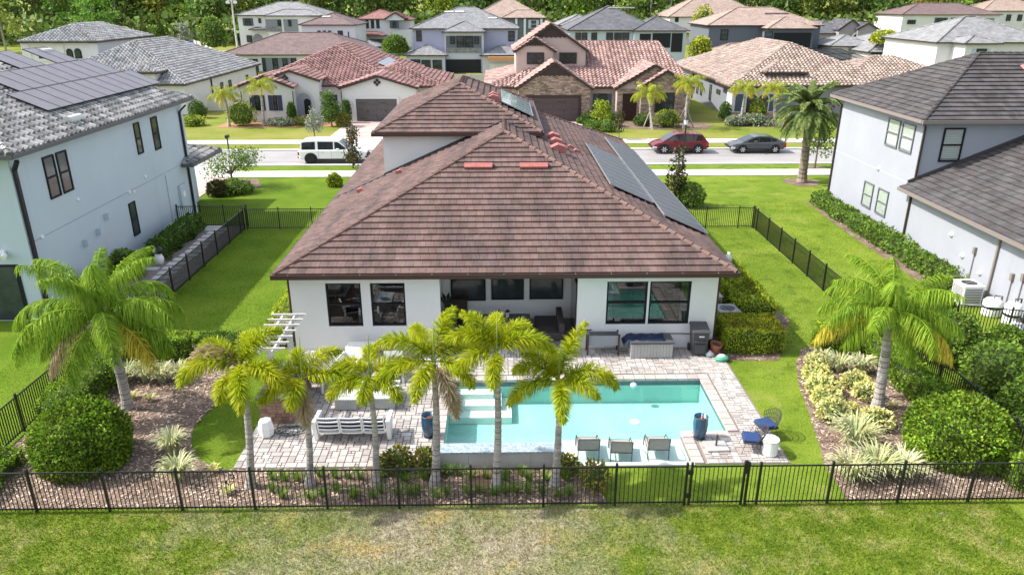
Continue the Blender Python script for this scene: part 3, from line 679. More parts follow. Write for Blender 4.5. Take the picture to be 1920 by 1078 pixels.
for xa, xb in ((-1.42, -.28), (.84, 1.98)):
    yv = 29.95; b = MB(); M_ = Matrix.Translation(on_s((xa + xb) / 2, yv, .05)) @ Matrix.Rotation(th, 4, 'X'); h = (xb - xa) / 2
    b.add([M_ @ Vector(p) for p in [(-h, -.18, 0), (h, -.18, 0), (h, .22, .0), (-h, .22, 0), (-h, -.2, .12), (h, -.2, .12), (h, .0, .19), (-h, .0, .19)]], [(0, 1, 5, 4), (4, 5, 6, 7), (7, 6, 2, 3), (0, 4, 7, 3), (1, 2, 6, 5)])
    b.build('roof_vent', M_redvent, roof)
def hood(p, rz, s=1.0, tilt=th):
    b = MB(); M_ = Matrix.Translation(p) @ Matrix.Rotation(rz, 4, 'Z') @ Matrix.Rotation(tilt, 4, 'X')
    prof = [(-.22, .02), (-.2, .16), (-.12, .22), (.1, .2), (.26, .02)]
    vs = [M_ @ Vector((x_ * s, y_ * s, z_ * s)) for x_ in (-.17, .17) for y_, z_ in prof]
    b.add(vs, [(i, i + 1, 6 + i, 5 + i) for i in range(4)] + [(0, 1, 2, 3, 4), (9, 8, 7, 6, 5)]); b.build('roof_vent', M_redvent, roof)
for p in ((-6.35, 33.4), (-4.55, 33.6)): hood(on_w(*p, .03), -math.pi / 2, .8)
for k in range(3): hood(on_e(2.62 + .02 * k, 36.3 - k * 1.45, .03), math.pi / 2, 1.55)
for k in range(2): hood(on_e(3.45 + .25 * k, 36.0 - .5 * k, .03), math.pi / 2, .7)
for k in range(2): hood(Vector((TX1 - 1.9, 39.2 - k * 1.0, 6.3 + .46 * 2.25)), math.pi / 2, 1.3)
# solar panels, east slope (two rows) and loft
def panel_row(root, P0, U, V, nu, nv, pu, pv, cm, fm, th_=.045):
    Nn = U.cross(V).normalized(); M_ = Matrix(((U.x, V.x, Nn.x, 0), (U.y, V.y, Nn.y, 0), (U.z, V.z, Nn.z, 0), (0, 0, 0, 1)))
    b = MB().box(.008, pu - .008, .008, pv - .008, 0, th_ - .006); fr = MB()
    for q in ((0, pu, 0, .03), (0, pu, pv - .03, pv), (0, .03, .03, pv - .03), (pu - .03, pu, .03, pv - .03)): fr.box(q[0], q[1], q[2], q[3], 0, th_)
    pme = b.mesh('solar_panel', cm); fme = fr.mesh('panel_frame', fm)
    for i in range(nu):
        for j in range(nv):
            if callable(root[1]) and not root[1](i, j): continue
            M2 = Matrix.Translation(P0 + U * (i * (pu + .012)) + V * (j * (pv + .012))) @ M_
            o = link('solar_panel', pme, root[0], M2); WM[o.name] = M2
            link('panel_frame', fme, o, M2)
sa = thing('solar_array', 'dark solar panel array in two long rows on the brown tile roof', 'solar panels', on_e(6.4, 38, .1))
Ue = Vector((0, 1, 0)); Ve = (Vector((-1, 0, .443))).normalized()
panel_row((sa, None), on_e(6.42, 29.95, .16), Ue, Ve, 9, 1, 1.03, 2.02, M_panel, M_panelf)
panel_row((sa, None), on_e(8.38, 28.35, .16), Ue, Ve, 17, 1, 1.03, 2.02, M_panel, M_panelf)
b = MB()
for x in (8.1, 6.6, 6.1, 4.75): b.bar(on_e(x, 28.4 if x > 6.4 else 30.0, .12), on_e(x, 45.5 if x > 6.4 else 39.2, .12), .04, .04)
b.build('mounting_rail', M_panelf, sa)
sb = thing('solar_array', 'small blue solar panel array on the upper loft roof', 'solar panels', (TX1 - .9, 40, 7))
M_panelb = mat('solar_cell_blue', (.10, .16, .22), .12, (.13, .20, .27), 2.0, fine=.05, spec=.8, coat=.6)
lz = lambda x, o: 6.3 + .46 * (TX1 + .36 - x) + o
panel_row((sb, None), Vector((TX1 + .10, 37.6, lz(TX1 + .10, .17))), Ue, Vector((-1, 0, .46)).normalized(), 5, 1, 1.03, 1.75, M_panelb, M_panelf)
b = MB(); b.bar((TX1, 37.6, lz(TX1, .13)), (TX1, 42.8, lz(TX1, .13)), .04); b.bar((TX1 - 1.2, 37.6, lz(TX1 - 1.2, .13)), (TX1 - 1.2, 42.8, lz(TX1 - 1.2, .13)), .04); b.build('mounting_rail', M_panelf, sb)
downspout(house, [(WX0 - .06, WY + .12, EZ - .1), (WX0 - .06, WY + .12, .1)], M_gutter); downspout(house, [(WX1 + .06, WY + .12, EZ - .1), (WX1 + .06, WY + .12, .1)], M_gutter)
b = MB(); b.bar((3.0, WY - .02, .78), (3.35, WY - .02, .78), .03); b.bar((5.9, WY - .02, .62), (7.0, WY - .02, .60), .025); b.build('wall_pipe', M_black, house)
# ================================================================== two-storey neighbour on the west side (blue-gray, barrel tiles, solar panels)
M_stile = mat('gray_barrel_tile', (.25, .247, .243), .8, tint=True, c2=(.35, .345, .34), scale=2.0, fine=.12, soil=((.11, .11, .115), 3.5, None, .55, .72))
nl = thing('blue_gray_house', 'blue-gray two-story house with gray barrel tile roof and solar panels', 'house', (-24.5, 36, 0))
NX, NZ = -18.3, 6.76
b = MB(); b.box(-31.5, NX, 27.7, 43.9, 0, NZ - .05); b.build('wall', M_bluegray, nl)
b = MB(); b.box(-31.5, -19.3, 43.9, 46.8, 0, 3.1); b.build('garage_wing', M_bluegray, nl)
ntt = tints(.42, 1.3, .02)
nroof = hip_roof(nl, (-31.9, -17.85, 27.2, 44.4), NZ, .42, M_stile, mat('slate_gutter', (.10, .10, .11), .45, fine=.05), 'S', 'sen', .34, .38, .05, .11, n_obj=300, tintf=ntt, strips=6, obj_faces='e')
hip_roof(nl, (-28.5, -17.7, 42.6, 47.2), 3.2, .36, M_stile, MATS['slate_gutter'], 'S', 'se', .34, .38, .05, .10, tintf=ntt, strips=5, name='porch_roof')
FE = facade((NX, 27.7), (NX, 43.9)); v0 = 27.7
M_dspt = mat('dark_downspout', (.022, .020, .026), .5, fine=0)
for (ya, yb, za, zb) in ((29.75, 30.55, 4.46, 6.18), (30.72, 31.5, 4.46, 6.18), (37.72, 38.35, 4.72, 6.28), (39.67, 40.42, 4.56, 6.28), (35.78, 36.45, 1.0, 2.68)):
    window(nl, FE, ya - v0, yb - v0, za, zb, M_dkframe, M_dglass, 'hung', .07, .05, inset=.003)
FS = facade((-31.5, 27.7), (NX, 27.7))
o = MB().wbox(FS, 9.6, 12.6, .05, 2.4, .003, .03).build('patio_opening', M_dkframe, nl)
MB().wbox(FS, 9.75, 12.45, .1, 2.3, .031, .04).build('pane', M_dglass, o)
window(nl, FS, 9.9, 11.3, 4.4, 6.0, M_dkframe, M_dglass, 'hung', .07, .05, inset=.003)
downspout(nl, [(-17.85, 27.55, 6.5), (-18.22, 27.85, 6.1), (-18.22, 27.85, 0)], M_dspt, .07)
downspout(nl, [(-17.85, 43.4, 6.45), (-18.22, 43.3, 6.1), (-18.22, 43.3, 0)], M_dspt, .06); downspout(nl, [(-17.7, 45.3, 3.1), (-19.2, 45.2, 2.8), (-19.2, 45.2, 0)], M_dspt, .05)
b = MB(); b.wbox(FE, 0, 16.1, 3.20, 3.23, .001, .006); b.build('belt_line', mat('joint_line', (.26, .32, .37), .8, fine=0), nl)
b = MB(); b.bar((NX + .03, 40.3, 0), (NX + .03, 40.3, 3.1), .05); b.build('conduit', M_bluegray, nl)
for i, (y, z) in enumerate(((38.0, 3.55), (36.1, 3.2), (36.55, 3.1), (31.6, 4.0), (28.6, 3.25))): MB().lathe([(.09, 0), (.09, .05), (.05, .09)], 10, (0, 0, 0)).build('wall_vent', M_whitem, nl, matrix=Matrix.Translation((NX + .002, y, z)) @ Matrix.Rotation(R(90), 4, 'Y'))
for y, z in ((33.5, 2.55), (32.6, 2.1), (31.4, 1.95)): MB().box(NX + .002, NX + .22, y - .1, y + .1, z, z + .28).build('exhaust_hood', M_bluegray, nl)
o = MB().box(NX + .002, NX + .16, 41.6, 42.4, .9, 2.2).build('meter_box', M_bluegray, nl); MB().box(NX + .16, NX + .2, 41.8, 42.1, 1.5, 1.8).build('dial', M_whitem, o)
fl = thing('floodlight', 'white twin floodlight on the blue-gray wall above the lawn', 'light', (-19.3, 27.6, 2.9))
MB().box(-19.4, -19.2, 27.55, 27.69, 2.8, 3.0).build('mount', M_whitem, fl)
for dx in (-.16, .16): MB().lathe([(.03, 0), (.1, .03), (.11, .2)], 10).build('lamp_head', M_whitem, fl, matrix=Matrix.Translation((-19.3 + dx, 27.5, 2.88)) @ Matrix.Rotation(R(115), 4, 'X'))
def on_ne(x, y, o=0.0): return Vector((x, y, NZ + .42 * (-17.85 - x) + o))
arr = thing('solar_array', 'purple-gray solar panels in stepped rows on the gray barrel tile roof', 'solar panels', on_ne(-21, 38, .2))
Vn = Vector((-1, 0, .42)).normalized()
rows = {0: range(2, 11), 1: range(0, 8), 2: range(3, 10)}
def keep(i, j):
    return {0: 0 <= i <= 10, 1: i <= 9 and i not in (0,), 2: 4 <= i <= 8 and i not in (6,)}[j]
panel_row((arr, keep), on_ne(-19.35, 32.7, .2), Vector((0, 1, 0)), Vn, 11, 3, 1.03, 1.78, M_panel2, M_panelfd)
b = MB()
for x in (-19.8, -20.6, -21.5, -22.3): b.bar(on_ne(x, 32.8, .15), on_ne(x, 43, .15), .04)
b.build('mounting_rail', M_panelfd, arr)
for y in (41.5, 33.2): MB().lathe([(.0, -.5), (.2, -.5), (.2, .5), (.0, .5)], 14).build('roof_vent', mat('pale_vent', (.55, .55, .52), .6, fine=.05) if 'pale_vent' not in MATS else MATS['pale_vent'], nroof, matrix=Matrix.Translation(on_ne(-24.0 if y > 40 else -18.6, y, .1)) @ Matrix.Rotation(R(90), 4, 'X'))

# ================================================================== two-storey neighbour on the east side (pale gray, dark flat tiles)
M_dtile = mat('charcoal_flat_tile', (.066, .061, .062), .88, spec=.1, tint=True, c2=(.098, .091, .092), scale=1.5, fine=.15, soil=((.07, .065, .065), .5, (1, .3, .3), .52, .75))
nr = thing('pale_gray_house', 'pale gray two-story house with charcoal flat tile roof and a one-story wing', 'house', (26, 38, 0))
EX = 21.0
b = MB(); b.box(EX, 36.0, 36.4, 45.9, 0, 6.56); b.build('wall', M_palegray, nr)
b = MB(); b.box(20.7, 36.0, 17.0, 36.39, 0, 3.18); b.build('wing_wall', M_palegray, nr)
dtt = tints(.8, 1.2, .03)
r1 = hip_roof(nr, (20.55, 36.5, 35.9, 46.4), 6.6, .52, M_dtile, M_ggray, 'flat', 'sw', .30, .36, .07, n_obj=300, tintf=dtt)
wf = [Vector((20.25, 36.39, 3.22)), Vector((20.25, 16.5, 3.22)), Vector((28.3, 24.5, 6.6)), Vector((28.3, 36.39, 6.6))]
b = MB(); b.face(wf); b.face([(20.25, 16.5, 3.22), (36.4, 16.5, 3.22), (28.3, 24.5, 6.6)]); b.face([(36.4, 16.5, 3.22), (36.4, 36.39, 3.22), (28.3, 36.39, 6.6), (28.3, 24.5, 6.6)]); r2 = b.build('wing_roof', M_dtile, nr)
tl = MB(); full = []; lay_tiles(tl, wf, 'flat', .30, .36, .07, .05, dtt, full); tme = tile_mesh('flat', .30, .36, .07, .05, M_dtile); full.sort(key=lambda t: (t[0] - _c).length)
for i, (p, U, V, Nn, t) in enumerate(full):
    M_ = Matrix(((U.x, V.x, Nn.x, p.x), (U.y, V.y, Nn.y, p.y), (U.z, V.z, Nn.z, p.z), (0, 0, 0, 1)))
    if 26 < p.y and sum(1 for o in r2.children) < 200: link('roof_tile', tme, r2, M_, t)
    else:
        nv = len(tl.v); tl.v += [tuple(M_ @ v.co) for v in tme.vertices]
        for f in tme.polygons: tl.f.append(tuple(j + nv for j in f.vertices)); tl.t.append(t)
tag(tl.build('roof_tile_field', M_dtile, r2), kind='stuff'); MB().box(20.13, 20.245, 16.5, 36.39, 3.08, 3.24).build('gutter', M_ggray, r2)
b = MB(); b.bar((20.6, 36.34, 3.5), (28.3, 36.34, 6.72), .1, .16); b.build('flashing', M_dkmetal, r2)
FW = facade((EX, 45.9), (EX, 36.4))
for (ya, yb, za, zb) in ((40.0, 38.72, 4.7, 6.16), (38.5, 37.25, 4.7, 6.16), (41.42, 40.3, .98, 2.4), (39.75, 38.6, .98, 2.4)):
    window(nr, FW, 45.9 - ya, 45.9 - yb, za, zb, mat('gray_frame', (.13, .14, .15), .5, fine=0) if 'gray_frame' not in MATS else MATS['gray_frame'], M_bglass, 'hung', .07, .06, blind=M_blind, inset=.003)
FB2 = facade((EX, 36.4), (36, 36.4))
window(nr, FB2, .92, 1.98, 4.5, 6.18, M_dkframe, M_bglass, 'hung', .08, .06, blind=M_blind, inset=.003)
downspout(nr, [(20.5, 46.0, 6.5), (20.93, 45.8, 6.1), (20.93, 45.8, 0)], M_bronze, .05); downspout(nr, [(20.6, 36.0, 6.5), (20.94, 36.36, 6.2), (20.94, 36.36, 3.5)], M_bronze, .05)
downspout(nr, [(20.25, 36.1, 3.15), (20.64, 35.9, 2.9), (20.64, 35.9, 0)], M_bronze, .05); downspout(nr, [(20.3, 28.8, 3.15), (20.64, 28.8, 2.9), (20.64, 28.8, 0)], M_ggray, .05); downspout(nr, [(20.3, 26.4, 3.15), (20.64, 26.4, 2.9), (20.64, 26.4, 0)], M_ggray, .04)
for y, z, xx in ((32.1, 2.05, 20.7), (40.2, 3.35, EX), (31.0, 1.4, 20.7), (29.6, 1.1, 20.7)): MB().lathe([(.13, 0), (.12, .05), (.04, .14)], 12).build('wall_vent', M_whitem, nr, matrix=Matrix.Translation((xx - .002, y, z)) @ Matrix.Rotation(R(-90), 4, 'Y'))
for y, z in ((30.2, 1.75), (27.6, 1.5), (27.0, 1.7)): b = MB(); b.bar((20.66, y, .2), (20.66, y, z), .03); b.box(20.58, 20.7 - .002, y - .07, y + .07, z, z + .3); b.build('conduit', M_ggray, nr)
b = MB(); b.wbox(facade((EX, 45.9), (EX, 36.4)), 0, 9.4, 3.28, 3.30, .001, .005); b.build('belt_line', mat('pale_joint', (.50, .53, .58), .8, fine=0), nr)
def vent_bar(parent, p, L, m):
    b = MB(); b.add([Vector(p) + Vector(q) for q in [(-L, -.2, 0), (L, -.2, 0), (L, .25, .2), (-L, .25, .2), (-L, -.2, .12), (L, -.2, .12), (L, .1, .26), (-L, .1, .26)]], [(0, 1, 5, 4), (4, 5, 6, 7), (7, 6, 2, 3), (0, 4, 7, 3), (1, 2, 6, 5)]); b.build('roof_vent', m, parent)
M_pinkv = mat('pink_vent', (.46, .22, .21), .6, fine=.05)
vent_bar(r1, (28.2, 39.75, 8.62), .8, M_pinkv); hood(Vector((28.3, 38.3, 7.9)), 0, .8)
# ================================================================== houses across the street and beyond
M_redS = mat('red_barrel_tile', (.265, .155, .142), .85, spec=.1, tint=True, c2=(.345, .222, .205), scale=1.5, fine=.1, soil=((.20, .105, .095), 1.2, None, .58, .78))
M_pinkS = mat('pink_barrel_tile', (.305, .198, .176), .85, spec=.1, tint=True, c2=(.385, .27, .245), scale=1.2, fine=.1, soil=((.27, .155, .135), 1.0, None, .55, .78))
M_tanS = mat('tan_barrel_tile', (.27, .208, .176), .85, spec=.1, tint=True, c2=(.35, .285, .248), scale=1.2, fine=.1, soil=((.27, .20, .165), 1.0, None, .58, .78))
M_lgS = mat('light_gray_barrel_tile', (.27, .27, .268), .8, tint=True, c2=(.37, .37, .367), scale=1.2, fine=.12, soil=((.24, .24, .25), 1.2, None, .55, .78))
def far_tile(name, c, c2): return mat(name, c, .8, c2, .8, sc3=(1, 1, 3), fine=.28, fscale=2.6, tint=True, bump=.5, bscale=2.6)
M_brF = far_tile('brown_far_tile', (.125, .086, .083), (.165, .118, .115)); M_gyF = far_tile('gray_far_tile', (.16, .16, .17), (.22, .22, .23)); M_lgF = far_tile('light_gray_far_tile', (.17, .17, .172), (.24, .24, .243))
M_tnF = far_tile('tan_far_tile', (.25, .185, .152), (.325, .25, .212)); M_rdF = far_tile('red_far_tile', (.20, .095, .085), (.26, .135, .12)); M_dkF = far_tile('charcoal_far_tile', (.085, .085, .095), (.125, .125, .135))
M_wh2 = mat('far_white_stucco', (.61, .605, .595), .85, (.65, .645, .635), .3, fine=.02); M_lav = mat('lavender_stucco', (.36, .37, .48), .85, fine=.02); M_lavg = mat('lavender_gray_stucco', (.48, .50, .56), .85, fine=.02)
M_bl2 = mat('pale_blue_stucco', (.43, .50, .55), .85, fine=.02); M_pinkw = mat('pink_beige_stucco', (.46, .36, .325), .85, (.49, .39, .35), .4, fine=.02); M_slate = mat('slate_stucco', (.12, .135, .155), .85, fine=.02); M_gr2 = mat('gray_stucco', (.20, .215, .235), .85, fine=.02)
M_beige = mat('beige_stucco', (.55, .52, .48), .85, fine=.02); M_mauve = mat('mauve_stucco', (.30, .27, .29), .85, fine=.02)
M_shut = mat('navy_shutter', (.045, .05, .10), .5, fine=.05); M_shutg = mat('slate_shutter', (.07, .09, .125), .5, fine=.05); M_garage = mat('gray_garage_door', (.095, .088, .086), .55, (.11, .10, .098), 2, fine=.06); M_garb = mat('brown_garage_door', (.075, .055, .058), .55, fine=.06)
M_stone = mat('ledge_stone', (.30, .245, .20), .85, tint=True, fine=.2, fscale=8); M_mort = mat('mortar', (.20, .165, .14), .9, fine=.1); M_dkdoor = mat('dark_door', (.03, .012, .01), .5, fine=.1)
M_vinyl = mat('vinyl_fence', (.56, .53, .48), .6, (.60, .57, .52), .5, fine=.03); M_screen = mat('screen_mesh', (.012, .013, .016), .7, fine=.1); M_awn = mat('orange_awning', (.55, .26, .12), .7, fine=.05)
st = tints(.66, 1.3, .04)
LAST = [0, 0, 0, None]; LAST0 = [0, 0, 0, None]
def blk(h, Y, xl, xr, pye, depth, m, wall, tm, trim=None, kind=None, tiles='sew', ov=.4, base=None, name='roof', strips=4, wname='wall', caps=True):
    a = at(xl, pye, Y - ov); b = at(xr, pye, Y - ov); ze = (a.z + b.z) / 2; bz = rise(Y) if base is None else base
    MB().box(a.x + ov, b.x - ov, Y, Y + depth, bz - .2, ze - .03).build(wname, wall, h)
    rf = hip_roof(h, (a.x, b.x, Y - ov, Y + depth + ov), ze, m, tm, trim or M_bronze, kind or 'flat', tiles if kind else '', .44, .48, .11, .13, tintf=st, strips=strips, name=name)
    LAST[:] = [ze, m, Y - ov, rf]
    if name == 'roof': LAST0[:] = LAST
    return a.x, b.x, ze, rf
def wp(h, Y, q, style='hung', fm=None, gm=None, fw=.09, **kw):
    a = at(q[0], q[1], Y); b = at(q[2], q[3], Y); F = facade((a.x, Y), (b.x, Y))
    return window(h, F, 0, b.x - a.x, b.z, a.z, fm or M_dkframe, gm or M_dglass, style, fw, .06, inset=.004, **kw)
def recess(h, Y, q, m, name='porch_opening', d=.03):
    a = at(q[0], q[1], Y); b = at(q[2], q[3], Y); F = facade((a.x, Y), (b.x, Y)); return MB().wbox(F, 0, b.x - a.x, b.z, a.z, .004, d).build(name, m, h)
def fh(name, label, px_, py_, Y): p = at(px_, py_, Y); return thing(name, label, 'house', (p.x, Y + 6, rise(Y)), group='houses beyond the street')
def gable_px(h, Y, xl, xr, pye, ppy, depth, tm, wall, trim=None, inset=.3, tiles='ew', base=0.0, hw=True):
    """front gable: eaves at (xl|xr, pye), apex height from ppy, front edge at Y"""
    a = at(xl, pye, Y); b = at(xr, pye, Y); pz = at((xl + xr) / 2, ppy, Y).z; ze = (a.z + b.z) / 2; m = (pz - ze) / ((b.x - a.x) / 2)
    if hw: MB().box(a.x + inset, b.x - inset, Y + inset, Y + depth, base, ze - .02).build('wall', wall, h)
    gable_roof(h, a.x, b.x, Y, Y + depth, ze, m, tm, trim or M_bronze, 'S', st, .44, .48, .13, .11, 4, wall=wall, wx=inset, wy=Y + inset)
    return a.x, b.x, ze, pz
def stone_face(h, x0, x1, y, z0, z1, tri=None, holes=()):
    """courses of ledge stones standing proud of a mortar bed; tri=(apex z, eave z) tops it with a gable"""
    b = MB(); k = MB(); k.box(x0, x1, y - .03, y - .002, z0, z1)
    z = z0; xm = (x0 + x1) / 2; top = tri[0] if tri else z1
    while z < top - .1:
        hgt = random.uniform(.09, .16); w_ = 0 if z < z1 else (z - z1) / max(.01, top - z1)
        a = x0 + (xm - x0) * w_; c = x1 - (x1 - xm) * w_; x = a
        while x < c - .05:
            l = min(random.uniform(.22, .6), c - x); v = random.uniform(.55, 1.5)
            if not any(hx0 < x + l / 2 < hx1 and hz0 < z + hgt / 2 < hz1 for hx0, hx1, hz0, hz1 in holes):
                b.box(x + .008, x + l - .008, y - random.uniform(.05, .11), y - .003, z + .006, z + hgt - .006, (v * 1.04, v * random.uniform(.9, 1.0), v * random.uniform(.82, .98)))
            x += l
        z += hgt
    tag(b.build('ledge_stone', M_stone, h), kind='stuff')
def garage(h, Y, q, m, trim=None):
    a = at(q[0], q[1], Y); b = at(q[2], q[3], Y); F = facade((a.x, Y), (b.x, Y)); L = b.x - a.x; b.z = .04
    g = MB().wbox(F, 0, L, b.z, a.z, .004, .05).build('garage_door', m, h); n = 4; H_ = (a.z - b.z) / n
    for j in range(n):
        for i in range(2):
            MB().wbox(F, L * i / 2 + .06, L * (i + 1) / 2 - .06, b.z + j * H_ + .05, b.z + (j + 1) * H_ - .05, .051, .07).build('door_panel', m, g)
    for sx in (.08, .58):
        for zz in (.12, .82): MB().wbox(F, L * sx, L * sx + L * .16, b.z + (a.z - b.z) * zz, b.z + (a.z - b.z) * zz + .05, .071, .09).build('strap_hinge', M_black, g)
    for sx in (.28, .72): MB().wbox(F, L * sx - .04, L * sx + .04, b.z + .9, b.z + 1.15, .071, .1).build('handle', M_black, g)
    if trim:
        t = MB(); t.wbox(F, -.25, -.01, b.z, a.z + .01, .004, .09); t.wbox(F, L + .01, L + .25, b.z, a.z + .01, .004, .09); t.wbox(F, -.25, L + .25, a.z + .012, a.z + .26, .004, .09); t.build('garage_trim', trim, g)

# --- white house with red barrel tiles, navy shutters
h = fh('white_house', 'white one-story house with red barrel tiles, navy shutters and gray garage', 620, 200, 80)
def block_w(h, x0, x1, y0, y1, z, m, wall, tm, tiles='sew', name='roof', ov=.4, base=0, strips=4, trim=None):
    MB().box(x0 + ov, x1 - ov, y0 + ov, y1 - ov, base, z - .03).build('wall', wall, h)
    return hip_roof(h, (x0, x1, y0, y1), z, m, tm, trim or M_gutter, 'S', tiles, .44, .48, .11, .13, tintf=st, strips=strips, name=name)
ra_ = block_w(h, -27.2, -10.2, 82.2, 106, 3.4, .42, M_wh2, M_redS)
block_w(h, -17.2, -5.6, 81.6, 95, 3.35, .32, M_wh2, M_redS, name='garage_roof')
gable_px(h, 78.9, 438, 551, 165, 143, 6, M_redS, M_wh2, M_gutter); gable_px(h, 80.3, 486, 600, 152, 133, 6, M_redS, M_wh2, M_gutter); g_ = gable_px(h, 79.2, 634, 784, 166, 143, 8, M_redS, M_wh2, M_gutter)
wp(h, 79.2, (476, 179, 490, 208), shutters=M_shut, sill=M_beige); wp(h, 79.2, (511, 179, 522, 208), shutters=M_shut, sill=M_beige); wp(h, 82.6, (604, 178, 626, 208), shutters=M_shut, sill=M_beige)
garage(h, 79.5, (667, 186, 746, 228), M_garage, M_wh2)
# arched entry
F = facade((at(551, 200, 80.6).x, 80.6), (0, 80.6)); a = at(556, 200, 80.6); c = at(576, 228, 80.6); L = c.x - a.x; b = MB(); pts = [(0, 0), (L, 0), (L, 2.0)] + [(L / 2 + L / 2 * math.cos(t), 2.0 + L / 2 * math.sin(t)) for t in [math.pi * k / 10 for k in range(11)]] + [(0, 2.0)]
def arch(h, x0, x1, y, z0, zs, m, name, d=.05, parent=None):
    r = (x1 - x0) / 2; pts = [(x0, z0), (x1, z0), (x1, zs)] + [((x0 + x1) / 2 + r * math.cos(t), zs + r * math.sin(t)) for t in [math.pi * k / 12 for k in range(1, 12)]] + [(x0, zs)]
    n = len(pts); b = MB(); b.add([(p[0], y - d, p[1]) for p in pts] + [(p[0], y - .003, p[1]) for p in pts], [tuple(range(n))] + [(i, (i + 1) % n, n + (i + 1) % n, n + i) for i in range(n)]); return b.build(name, m, parent or h)
e0 = at(557, 200, 80.5).x; e1 = at(585, 200, 80.5).x
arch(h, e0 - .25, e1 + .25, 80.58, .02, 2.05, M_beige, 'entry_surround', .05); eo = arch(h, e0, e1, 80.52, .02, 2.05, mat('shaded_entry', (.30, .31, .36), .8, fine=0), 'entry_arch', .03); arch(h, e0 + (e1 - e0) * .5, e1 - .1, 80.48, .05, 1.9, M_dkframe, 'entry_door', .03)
for cx, cy, Y in ((534, 147, 80.55), (707, 155, 79.45)):
    for dx, dy in ((0, -4), (0, 4), (-4, 0), (4, 0)):
        p = at(cx + dx, cy + dy, Y); MB().lathe([(.0, 0), (.15, 0), (.15, .06), (.0, .06)], 10).build('gable_vent', M_black, h, matrix=Matrix.Translation((p.x, Y - .02, p.z)) @ Matrix.Rotation(R(90), 4, 'X'))
for px_, Y in ((452, 79.1), (549, 79.1), (640, 79.4)): p = at(px_, 172, Y); downspout(h, [(p.x, Y - .1, p.z), (p.x, Y - .1, .05)], M_gutter)
p = at(652, 190, 79.4); MB().box(p.x - .1, p.x + .1, 79.2, 79.48, 1.75, 2.2).build('wall_lantern', M_black, h)
sp_ = thing('solar_array', 'flat solar water panel on the red tile roof across the street', 'solar panels', at(740, 112, 92))
panel_row((sp_, None), Vector((-12.8, 88.2, 4.85)), Vector((0, 1, 0)), Vector((-1, 0, .42)).normalized(), 4, 1, 2.2, 1.1, M_panelf, M_panelf)

# --- stone-front house with pink barrel tiles and dormer
h = fh('stone_front_house', 'pink-beige house with stone gables, pink barrel tiles and brown garage', 1100, 200, 80)
def poly_roof(h, polys, lines, tm, name='roof', tiles=True, strips=4):
    b = MB(); [b.face(p) for p in polys]; o = b.build(name, tm, h); t = MB()
    for p in polys: lay_tiles(t, p, 'S', .44, .48, .11, .13, st, None, strips)
    tag(t.build('roof_tile_field', tm, o), kind='stuff'); c = MB(); [cap_row(c, a, b2, .12, tintf=st) for a, b2 in lines]; c.build('ridge_cap', tm, o); return o
V3 = Vector; rz = at(1160, 79, 90.2).z; rl = at(1040, 79, 90.2).x; rr_ = at(1233, 79, 90.2).x; e = 3.35; ex0, ex1 = 1.0, at(1284, 148, 83).x + .5
poly_roof(h, [[V3((ex0, 80.4, e)), V3((ex1, 80.4, e)), V3((rr_, 90.2, rz)), V3((rl, 90.2, rz))], [V3((ex1, 80.4, e)), V3((ex1, 100, e)), V3((rr_, 90.2, rz))], [V3((ex0, 100, e)), V3((ex0, 80.4, e)), V3((rl, 90.2, rz))]], [(V3((ex1, 80.4, e)), V3((rr_, 90.2, rz))), (V3((rl, 90.2, rz)), V3((rr_, 90.2, rz)))], M_pinkS)
b = MB(); b.face([(ex0, 100, e), (ex1, 100, e), (rr_, 90.2, rz), (rl, 90.2, rz)]); b.build('rear_roof', M_pinkS, h)
MB().box(ex0 + .4, ex1 - .4, 80.8, 99.6, 0, e - .03).build('wall', M_pinkw, h); MB().box(ex0, ex1, 80.27, 80.39, e - .14, e + .03).build('gutter', M_bronze, h)
block_w(h, -1.6, 8.0, 81.2, 99, 3.3, .30, M_pinkw, M_pinkS, name='side_roof', tiles='sw')
ga = gable_px(h, 78.9, 967, 1113, 168, 118, 9, M_pinkS, M_pinkw, M_bronze); gc = gable_px(h, 78.9, 1153, 1302, 168, 123, 9, M_pinkS, M_pinkw, M_bronze); gd = gable_px(h, 78.2, 1198, 1302, 166, 133, 6, M_pinkS, M_pinkw, M_bronze)
q0 = at(990, 182, 79.2); q1 = at(1085, 182, 79.2)
stone_face(h, ga[0] + .32, ga[1] - .32, 79.19, 0, ga[2] + .1, (ga[3] - .35, 0), [(q0.x - .15, q1.x + .15, -1, q0.z + .15)])
garage(h, 79.15, (990, 184, 1084, 228), M_garb, M_brframe)
d0 = at(1168, 176, 79.2); d1 = at(1192, 226, 79.2); w0 = at(1228, 173, 78.5); w1 = at(1264, 212, 78.5)
stone_face(h, gc[0] + .32, gd[0] + .6, 79.19, 0, gc[2] + .1, None, [(d0.x - .1, d1.x + .1, -1, d0.z + .1)])
stone_face(h, gd[0] + .32, gd[1] - .32, 78.49, 0, gd[2] + .1, (gd[3] - .35, 0), [(w0.x - .1, w1.x + .1, w1.z - .1, w0.z + .1)])
stone_face(h, gc[0] + 1.6, gc[1] - 1.6, 79.17, gc[2] + .5, gc[2] + .6, (gc[3] - .4, 0))
recess(h, 79.18, (1168, 176, 1192, 226), M_dkdoor, 'entry_door', .06); wp(h, 78.46, (1229, 174, 1263, 211), fm=M_brframe, fw=.16)
wp(h, 80.75, (1121, 176, 1137, 207), shutters=M_shutg, fm=M_brframe)
gu = gable_px(h, 84.3, 962, 1104, 97, 46, 8, M_pinkS, M_pinkw, M_brframe, base=3.4); gv = gable_px(h, 83.6, 964, 1043, 98, 72, 4, M_pinkS, M_pinkw, M_brframe, base=3.4)
wp(h, 83.88, (988, 99, 1020, 121), 'double', fm=M_brframe, fw=.16); wp(h, 84.58, (1049, 99, 1081, 120), 'double', fm=M_brframe, fw=.16)
